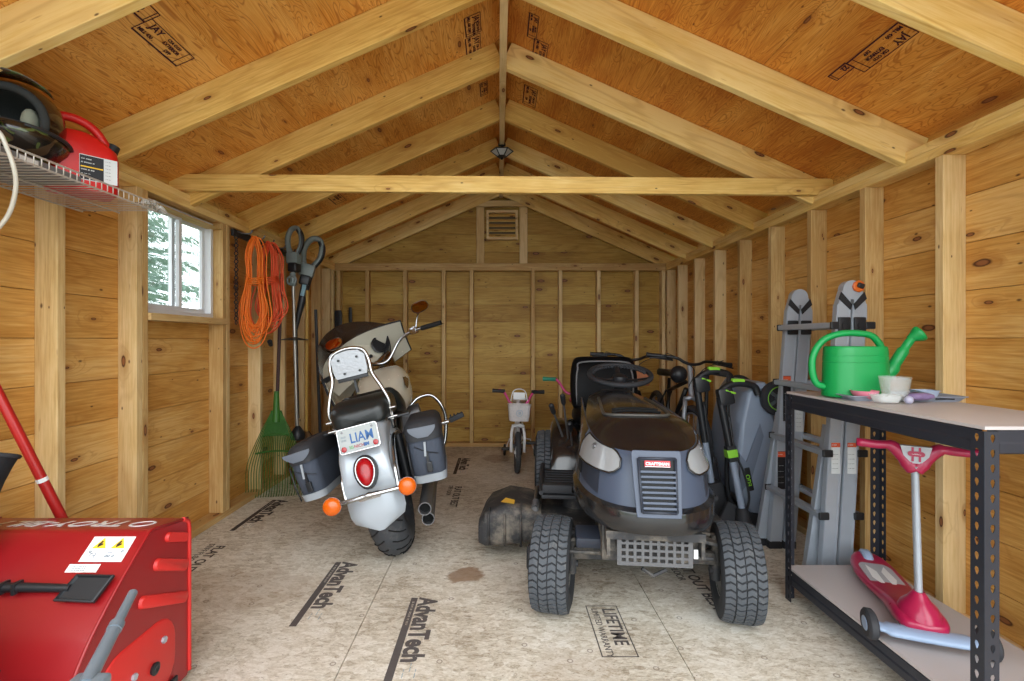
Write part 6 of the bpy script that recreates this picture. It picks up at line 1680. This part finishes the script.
LM = frame((0.032, -0.0685, 0.03), (1, 0, 0), (0, 0, 1)); 
mb = MB(); mb.box((0, 0.045, 0), (0.10, 0.085, 0.001)); lb = mb.build('can_label', M_lab_w, cb, smooth=0, M=LM)
mb = MB(); mb.box((-0.018, 0.045, 0.0008), (0.062, 0.080, 0.001)); lb2 = mb.build('label_panel', M_lab_k, lb, smooth=0, M=LM)
mb = MB(); mb.box((-0.018, 0.047, 0.0016), (0.058, 0.004, 0.0006)); mb.build('label_stripe', M_yel, lb, smooth=0, M=LM)
for k, (t_, yy) in enumerate((('== ===', 0.070), ('= ==== =', 0.058), ('=== = ==', 0.034), ('-- --- --', 0.022), ('--- -- --', 0.012))): text(t_, 0.009, LM @ Matrix.Translation((-0.046, yy, 0.0016)), M_lab_w, lb, bold=0.0002, sx=0.95)
for k in range(6): text('- -- ---', 0.006, LM @ Matrix.Translation((0.018, 0.076 - 0.012 * k, 0.0009)), M_lab_k, lb, bold=0.0002, sx=0.9)
mb = MB(); mb.cyl((0.075, 0, 0.155), (0.088, 0, 0.19), 0.020, 0.018); mb.build('can_cap', M_black, gc)
# riding helmets stacked with their openings to the room
def camo():
    t = NT('camouflage_shell'); tc = t.n('ShaderNodeTexCoord').outputs['Object']
    n1 = t.noise(tc, 11, 2, 0.5, 0.6); n2 = t.noise(tc, 17, 2, 0.5, 0.9)
    c = t.mix(t.smooth(n1, 0.50, 0.53), rgb(30, 24, 18), rgb(70, 52, 34)); c = t.mix(t.smooth(n2, 0.56, 0.58), c, rgb(74, 84, 42)); t.l(c, t.b.inputs['Base Color'])
    t.b.inputs['Roughness'].default_value = 0.25; t.b.inputs['Coat Weight'].default_value = 0.4
    return t.m
M_camo = camo(); M_liner = mat('helmet_liner', rgb(44, 46, 46), 0.9, bump=0.4, bscale=200); M_pad = mat('grey_padding', rgb(128, 132, 118), 0.9, bump=0.3, bscale=200)
HC = Vector((-1.595, 1.63, SHZ + 0.028 + 0.148))
h1 = thing('riding_helmet', 'camouflage riding helmet lying open side up on the wire shelf, another helmet resting in it', 'helmet', HC, (R(-6), 0, R(20)), 'riding helmets on the wire shelf')
mb = MB()
def bowl_ring(r_, a): return [(r_ * math.sin(a) * math.cos(2 * PI * i / 36), r_ * math.sin(a) * math.sin(2 * PI * i / 36) * 1.05, -r_ * math.cos(a)) for i in range(36)]
rr = [bowl_ring(0.148, R(a)) for a in (3, 15, 30, 45, 60, 72)] + [bowl_ring(0.139, R(a)) for a in (71, 60, 45, 30, 15, 3)]
mb.rings(rr); mb.build('shell', M_camo, h1, smooth=180)
mb = MB(); mb.torus((0, 0, -0.148 * math.cos(R(72))), (0, 0, 1), 0.1385, 0.007, 40, 8); mb.build('edge_trim', M_black, h1, smooth=180)
mb = MB(); mb.sheet([[(0.15 * math.sin(a) * (1 + 0.28 * f), -0.15 * math.cos(a) * (1 + 0.28 * f), -0.052 - 0.02 * f) for f in (0, 0.5, 1)] for a in [R(-60 + 75 * k / 10) for k in range(11)]], 0.004); mb.build('visor', M_camo, h1, smooth=180)
h2 = thing('riding_helmet', 'glossy dark brown riding helmet resting in the camouflage one, grey padding showing', 'helmet', HC + Vector((0, 0, 0.012)), (R(8), 0, R(28)), 'riding helmets on the wire shelf')
def hring(r_, a, sx=1.0): return [(r_ * math.sin(a) * math.cos(2 * PI * i / 36) * sx, -r_ * math.cos(a), r_ * math.sin(a) * math.sin(2 * PI * i / 36)) for i in range(36)]
rr = [hring(0.126, R(a)) for a in (52, 65, 80, 95, 110, 125, 140, 155, 170, 177)] + [hring(0.112, R(a)) for a in (176, 150, 120, 90, 70, 56)]
mb = MB(); mb.rings(rr + [rr[0]], cap=False); mb.build('shell', mat('dark_brown_shell', rgb(40, 24, 18), 0.12, coat=0.6), h2, smooth=180)
mb = MB(); mb.torus((0, -0.078, 0), (0, 1, 0), 0.092, 0.013, 40, 10); mb.build('padded_rim', M_liner, h2, smooth=180)
mb = MB(); mb.rings([[(0.080 * k * math.cos(2 * PI * i / 30), y, 0.080 * k * math.sin(2 * PI * i / 30)) for i in range(30)] for k, y in ((1.0, -0.07), (0.98, -0.03), (0.8, 0.02), (0.4, 0.05), (0.05, 0.06))], cap=False); mb.build('liner', M_liner, h2, smooth=180)
for s in (-1, 1):
    mb = MB(); mb.ball((s * 0.050, -0.050, -0.012), (0.026, 0.045, 0.052), 14); mb.build('cheek_pad', M_pad, h2, smooth=180)
mb = MB(); mb.sheet([[(0.130 * math.sin(a), -0.055 - 0.075 * f * math.cos(a * 0.9), 0.105 * math.cos(a * 0.9) + 0.020 + 0.008 * f) for f in (0, 0.5, 1)] for a in [R(-60 + 120 * k / 12) for k in range(13)]], 0.004); mb.build('visor', M_camo, h2, smooth=180)
mb = MB(); mb.box((0, 0, 0.0135), (0.25, 0.50, 0.027), bevel=0.004)
bx = mb.build('storage_case', mat('grey_case', rgb(112, 112, 114), 0.5), smooth=0, loc=(-1.555, 1.44, SHZ)); tag(bx, 'flat grey case lying on the wire shelf under the helmets', 'case')
mb = MB(); mb.box((0.1255, 0.06, 0.014), (0.001, 0.06, 0.016)); mb.build('case_label', M_white, bx, smooth=0)
# clear hose
M_hose = mat('clear_vinyl_hose', rgb(196, 190, 176), 0.2, alpha=0.75, coat=0.4)
hp = spline([P(-28, 190, 1.32), P(-6, 132, 1.36), P(8, 150, 1.38), P(16, 182, 1.40), P(8, 215, 1.42), P(-14, 236, 1.42), P(-30, 225, 1.40)], 7)
mb = MB(); mb.tube(hp, 0.006, 10); hos = mb.build('clear_hose', M_hose, smooth=180); tag(hos, 'coil of clear plastic hose hanging from the wire shelf lip', 'hose')
# crumpled plastic bag hooked on the end
random.seed(4)
mb = MB(); g = []
for i in range(9):
    row = []
    for j in range(9):
        u, v = i / 8 - 0.5, j / 8 - 0.5
        row.append((u * 0.05 + 0.010 * random.uniform(-1, 1), v * 0.13 + 0.006 * random.uniform(-1, 1), -0.01 + 0.035 * (1 - 4 * v * v) * (0.5 - abs(u)) * 2 + 0.006 * random.uniform(-1, 1)))
    g.append(row)
mb.sheet(g, 0.001); pb_ = mb.build('plastic_bag', M_clear, smooth=60, loc=(-1.41, 2.00, 1.655)); tag(pb_, 'crumpled clear plastic wrap caught on the far end of the wire shelf', 'plastic bag')

# ------------------------------------------------------------------ tool rack with cords and hung tools
rack = thing('tool_rack', 'black wall rack with hooks under the top plate left of the motorcycle', 'tool rack', (-1.71, 3.14, 1.80))
mb = MB(); mb.box((0.010, 0.42, 0.0), (0.018, 0.84, 0.045), bevel=0.004); mb.build('rack_bar', M_black, rack, smooth=0)
for y in (0.05, 0.22, 0.36, 0.55, 0.72, 0.80):
    mb = MB(); mb.tube(spline([(0.018, y, 0.012), (0.06, y, 0.0), (0.10, y, 0.0), (0.115, y, 0.022)], 4), 0.005, 6); mb.build('hook', M_steel, rack, smooth=180)
def coil(name, label, cx, cy, ztop, col, n, H, W, seed, ang, tail=True):
    rnd = random.Random(seed)
    pts = []
    for k in range(n):
        w = W * rnd.uniform(0.45, 1.15); h = H * rnd.uniform(0.82, 1.06); ox = rnd.uniform(-0.02, 0.02); oy = rnd.uniform(-0.022, 0.022); tw = ang + rnd.uniform(-0.45, 0.45)
        for j in range(14):
            a = 2 * PI * j / 14
            s_ = math.sin(a); c_ = math.cos(a)
            hx = w * s_ * (0.45 + 0.55 * (1 - c_) / 2)
            zz = ztop - h / 2 + h / 2 * c_
            pinch = 0.45 + 0.55 * min(1, abs(zz - (ztop - 0.44 * H)) / 0.16)
            pts.append((cx + (hx * pinch + ox) * math.cos(tw) + rnd.uniform(-.003, .003), cy + (hx * pinch + oy) * math.sin(tw) + oy + rnd.uniform(-.003, .003), zz))
    mb = MB(); mb.tube(spline(pts, 3), 0.0042, 6)
    o = mb.build(name, col, smooth=180); tag(o, label, 'extension cord')
    mb = MB()
    for q in range(4):
        z_ = ztop - 0.44 * H + 0.012 * q
        mb.tube([(cx + 0.055 * math.cos(2 * PI * k / 14), cy + 0.055 * math.sin(2 * PI * k / 14), z_ + 0.01 * math.sin(k)) for k in range(14)], 0.0042, 6, closed=True)
    mb.build('cord_wrap', col, o, smooth=180)
    return o
oc = coil('extension_cord', 'bright orange extension cord coiled on a hook of the wall rack', -1.625, 3.28, 1.795, mat('orange_cord', rgb(240, 120, 26), 0.5), 18, 0.70, 0.11, 3, R(35))
rc = coil('extension_cord', 'red orange extension cord looped beside the brighter orange one', -1.60, 3.44, 1.795, mat('red_orange_cord', rgb(228, 86, 42), 0.5), 14, 0.64, 0.14, 9, R(50))
mb = MB(); mb.cyl((-1.60, 3.44, 1.10), (-1.61, 3.48, 1.075), 0.017, 0.014, 10); mb.build('plug', M_black, rc)
mb = MB()
for k in range(22):
    a = 0 if k % 2 else PI / 2
    mb.torus((0, 0, -0.012 - 0.026 * k), (math.cos(a), math.sin(a), 0), 0.012, 0.0035, 10, 5)
chn = mb.build('hanging_chain', M_black, smooth=180, loc=(-1.682, 3.155, 1.78)); tag(chn, 'black chain hanging from the rack left of the orange cord', 'chain')

M_toolgrey = mat('tool_grey', rgb(120, 130, 128), 0.45); M_pole = mat('pole_steel', rgb(160, 158, 150), 0.35, 0.6)
def head_loop(g, c, sc=1.0, m=M_toolgrey, yaw=0.0, tilt=0.0):
    M_ = Matrix.Translation(c) @ Euler((0, tilt, yaw)).to_matrix().to_4x4() @ Matrix.Scale(sc, 4)
    mb = MB(); mb.tube(spline([(0.0, 0, -0.10), (-0.035, 0, -0.02), (-0.04, 0, 0.06), (-0.01, 0, 0.12), (0.04, 0, 0.125), (0.065, 0, 0.07), (0.065, 0, 0.0), (0.03, 0, -0.08)], 5), 0.016, 10, flat=1.3); mb.box((0.01, 0, -0.10), (0.10, 0.075, 0.09), bevel=0.02)
    hh = mb.build('power_head', m, g, smooth=45, M=M_)
    mb = MB(); mb.tube(spline([(0.045, 0, 0.118), (0.072, 0, 0.07), (0.072, 0, 0.0), (0.04, 0, -0.07)], 5), 0.0185, 10, flat=1.1); mb.box((0.015, 0.0, -0.17), (0.07, 0.08, 0.07), bevel=0.012); mb.build('rubber_grip', M_black, hh, smooth=60, M=M_)
    return hh
st_ = thing('string_trimmer', 'grey string trimmer hung head up on the rack with a steel shaft', 'string trimmer', (-1.565, 3.74, 0))
head_loop(st_, (0, 0, 1.83), 1.0, yaw=R(-10))
mb = MB(); mb.cyl((0.0, 0, 1.66), (0.035, 0.0, 0.42), 0.0125, seg=12); mb.build('shaft', M_pole, st_)
mb = MB(); mb.tube([(0.0, 0, 1.62), (0.002, 0, 1.52)], 0.022, 12); mb.torus((0.0, -0.02, 1.56), (0, 1, 0), 0.032, 0.010, 20, 8); mb.build('shaft_clamp', M_toolgrey, st_, smooth=60)
mb = MB(); mb.sheet([[(0.01 + r_ * math.cos(a) * 1.0, r_ * math.sin(a), 1.135 - 0.02 * (r_ / 0.1)) for r_ in (0.015, 0.06, 0.105)] for a in [R(-150 + 250 * k / 12) for k in range(13)]], 0.005); mb.build('guard', M_black, st_, smooth=60)
mb = MB(); mb.lathe([(0.02, -0.05), (0.05, -0.04), (0.055, 0.0), (0.03, 0.04), (0.014, 0.06)], Matrix.Translation((0.038, 0, 0.40)), 20); mb.build('spool', M_black, st_, smooth=50)
ps = thing('pole_saw', 'grey and black cordless pole saw hanging right of the string trimmer', 'pole saw', (-1.50, 3.90, 0))
head_loop(ps, (0, 0, 1.775), 1.15, yaw=R(15), tilt=R(14))
mb = MB(); mb.tube([(0.0, 0, 1.66), (-0.03, -0.01, 1.52), (-0.075, -0.03, 1.30), (-0.10, -0.04, 1.15)], [0.034, 0.036, 0.022, 0.012], 12); mb.build('motor_body', M_black, ps, smooth=60)
mb = MB(); mb.box((-0.03, -0.045, 1.50), (0.03, 0.01, 0.09), rot=(0, R(12), 0), bevel=0.003); mb.build('side_label', mat('pale_blue_label', rgb(140, 176, 190), 0.5), ps, smooth=0)
mb = MB(); mb.cyl((-0.09, -0.04, 1.2), (-0.075, -0.04, 0.50), 0.012, seg=10); mb.build('pole', M_black, ps)
# leaf rake, hoe and fork standing on the floor under the rack
M_rake = mat('green_rake_plastic', rgb(52, 104, 34), 0.5, var=0.15)
rk = thing('leaf_rake', 'green plastic leaf rake standing tines down beside the left wall studs', 'rake', (-1.60, 3.52, 0), (0, 0, R(12)))
mb = MB(); mb.cyl((0.0, 0.05, 0.55), (0.02, 0.12, 1.60), 0.0125, seg=10); mb.build('handle', mat('dark_red_handle', rgb(58, 34, 32), 0.4), rk)
mb = MB(); mb.tube([(0, 0.048, 0.74), (0, 0.045, 0.62), (0, 0.04, 0.52)], [0.016, 0.022, 0.030], 12); mb.build('socket', M_rake, rk, smooth=50)
for k in range(23):
    u = -1 + 2 * k / 22
    mb = MB(); w0 = 0.028 * u; w1 = 0.185 * u
    pts = spline([(w0, 0.04, 0.60), (w0 + (w1 - w0) * 0.55, 0.025, 0.42), (w1, 0.0, 0.20 + 0.02 * abs(u)), (w1 * 1.02, -0.01, 0.05), (w1 * 1.0, -0.045, 0.006)], 4)
    mb.tube(pts, 0.0042, 5, flat=0.6); mb.build('tine', M_rake, rk, smooth=180)
mb = MB()
for (z, hw, y) in ((0.30, 0.135, 0.014), (0.42, 0.088, 0.026)):
    mb.tube([(-hw + 2 * hw * i / 10, y, z + 0.015 * (1 - (2 * i / 10 - 1) ** 2)) for i in range(11)], 0.006, 6)
mb.sheet([[(hw * u, y, z) for u in (-1, -0.5, 0, 0.5, 1)] for z, hw, y in ((0.60, 0.035, 0.045), (0.50, 0.065, 0.036), (0.42, 0.088, 0.030))], 0.004)
mb.build('tine_bridge', M_rake, rk, smooth=60)
hoe = thing('garden_hoe', 'brown broom with long wooden handle behind the green rake', 'broom', (-1.50, 3.84, 0), (0, 0, R(10)))
mb = MB(); mb.cyl((0, 0, 0.36), (0.0, 0.03, 1.50), 0.0125, seg=10); mb.build('handle', mat('varnished_handle', rgb(170, 134, 66), 0.35), hoe)
M_brown = mat('brown_bristle', rgb(92, 64, 36), 0.9, var=0.3, scale=80, bump=0.6, bscale=200)
mb = MB(); rr = []
for z, w, d in ((0.40, 0.04, 0.04), (0.36, 0.10, 0.05), (0.32, 0.16, 0.05), (0.03, 0.24, 0.07), (0.0, 0.25, 0.075)): rr.append([(x, y, z) for x, y in rrect(w, d, min(w, d) * 0.45, 4)])
mb.rings(rr); mb.build('bristles', M_brown, hoe, smooth=40)
hoe.name = 'broom'
gf_ = thing('garden_fork', 'black garden fork standing tines down beside the left saddlebag', 'garden fork', (-1.38, 3.80, 0), (0, 0, R(5)))
mb = MB(); mb.cyl((0, 0.02, 0.28), (-0.06, 0.10, 1.35), 0.012, seg=10); mb.build('handle', M_black, gf_)
for k in range(4):
    x = -0.066 + 0.044 * k
    mb = MB(); mb.tube(spline([(0, 0.02, 0.30), (x, 0.015, 0.26), (x, 0.0, 0.12), (x * 1.02, 0.01, 0.0)], 4), 0.005, 6); mb.build('tine', M_black, gf_, smooth=180)
# two dark boards in the back left corner
for (x, y, w, h, lab) in ((-1.625, 5.06, 0.075, 1.42, 'wide black board standing in the back left corner behind the motorcycle'), (-1.50, 5.06, 0.035, 1.45, 'narrow black stake leaning in the back left corner right of the wide board')):
    mb = MB(); mb.rings([[(u, v, z) for u, v in rrect(w * k, 0.02, 0.006, 3)] for z, k in ((0, 1), (h - 0.03, 1), (h, 0.85))]); o = mb.build('board' if w > .05 else 'stake', M_black, smooth=30, loc=(x, y, 0)); o.rotation_euler = (R(-1.5), R(-1.5), 0); tag(o, lab, 'board' if w > .05 else 'stake')
# grey cap of a small pipe fixing on the stud under the cord
# ------------------------------------------------------------------ lamp under the ridge
lampo = thing('ceiling_lamp', 'small black lantern lamp hanging under the ridge board', 'lamp', (0.022, 3.80, 2.622))
mb = MB(); mb.lathe([(0.028, 0.0), (0.028, -0.012), (0.012, -0.018), (0.012, -0.03), (0.02, -0.034)], seg=20); mb.build('canopy', M_black, lampo, smooth=40)
mb = MB()
mb.lathe([(0.02, -0.032), (0.088, -0.052), (0.092, -0.058), (0.088, -0.060), (0.02, -0.045)], seg=6)
for k in range(6):
    a = PI / 3 * k; mb.cyl((0.084 * math.cos(a), 0.084 * math.sin(a), -0.058), (0.034 * math.cos(a), 0.034 * math.sin(a), -0.098), 0.004, seg=5)
mb.lathe([(0.036, -0.094), (0.036, -0.102), (0.0, -0.104)], seg=6); mb.ball((0, 0, -0.112), 0.011, 10); mb.build('lamp_cage', M_black, lampo, smooth=20)
mb = MB(); mb.lathe([(0.080, -0.059), (0.032, -0.095)], seg=6, cap=False); mb.build('lamp_glass', mat('frosted_glass', rgb(200, 202, 200), 0.4, alpha=0.8), lampo, smooth=0)

# ------------------------------------------------------------------ conifers outside the window
M_fir = mat('fir_needles', rgb(112, 136, 122), 0.8, var=0.3, scale=8); M_trunk = mat('fir_bark', rgb(96, 80, 66), 0.9, var=0.3)
def conifer(x, y, h, seed, label):
    g = thing('conifer_tree', label, 'tree', (x, y, -0.22), group='conifers outside the window')
    rnd = random.Random(seed)
    mb = MB(); mb.tube([(0, 0, 0), (0.02, 0, h * 0.5), (0, 0, h)], [0.13, 0.08, 0.02], 8); mb.build('trunk', M_trunk, g)
    mb = MB(); bm = mb.bm
    z = 0.5
    while z < h * 0.97:
        L = (1 - z / h) * h * 0.34 + 0.12
        for k in range(7):
            a = rnd.uniform(0, 2 * PI); LL = L * rnd.uniform(0.7, 1.1); dz = -0.25 * LL
            d = Vector((math.cos(a), math.sin(a), 0)); s = Vector((-d.y, d.x, 0))
            for q in range(9):
                f = (q + 1) / 9; p = Vector((0, 0, z)) + d * LL * f + Vector((0, 0, dz * f + 0.10 * LL * f * f))
                for sg in (-1, 1):
                    tw = 0.26 * LL * (1.1 - f) + 0.05
                    e = p + s * sg * tw * rnd.uniform(.7, 1.1) + d * tw * 0.6 + Vector((0, 0, -0.05 - 0.10 * rnd.random()))
                    wv = Vector((0, 0, 0.022)) + d * 0.02
                    vs = [bm.verts.new(p), bm.verts.new(p + (e - p) * 0.6 + wv), bm.verts.new(e), bm.verts.new(p + (e - p) * 0.6 - wv)]
                    bm.faces.new(vs)
        z += 0.16
    mb.build('foliage', M_fir, g, smooth=0, recalc=False)
conifer(-5.2, 6.6, 6.5, 1, 'nearest dark conifer seen through the right window pane')
conifer(-8.9, 12.0, 7.5, 2, 'farther conifer showing between the first tree and the window frame')
conifer(-8.8, 7.9, 6.0, 3, 'conifer seen through the left window pane')
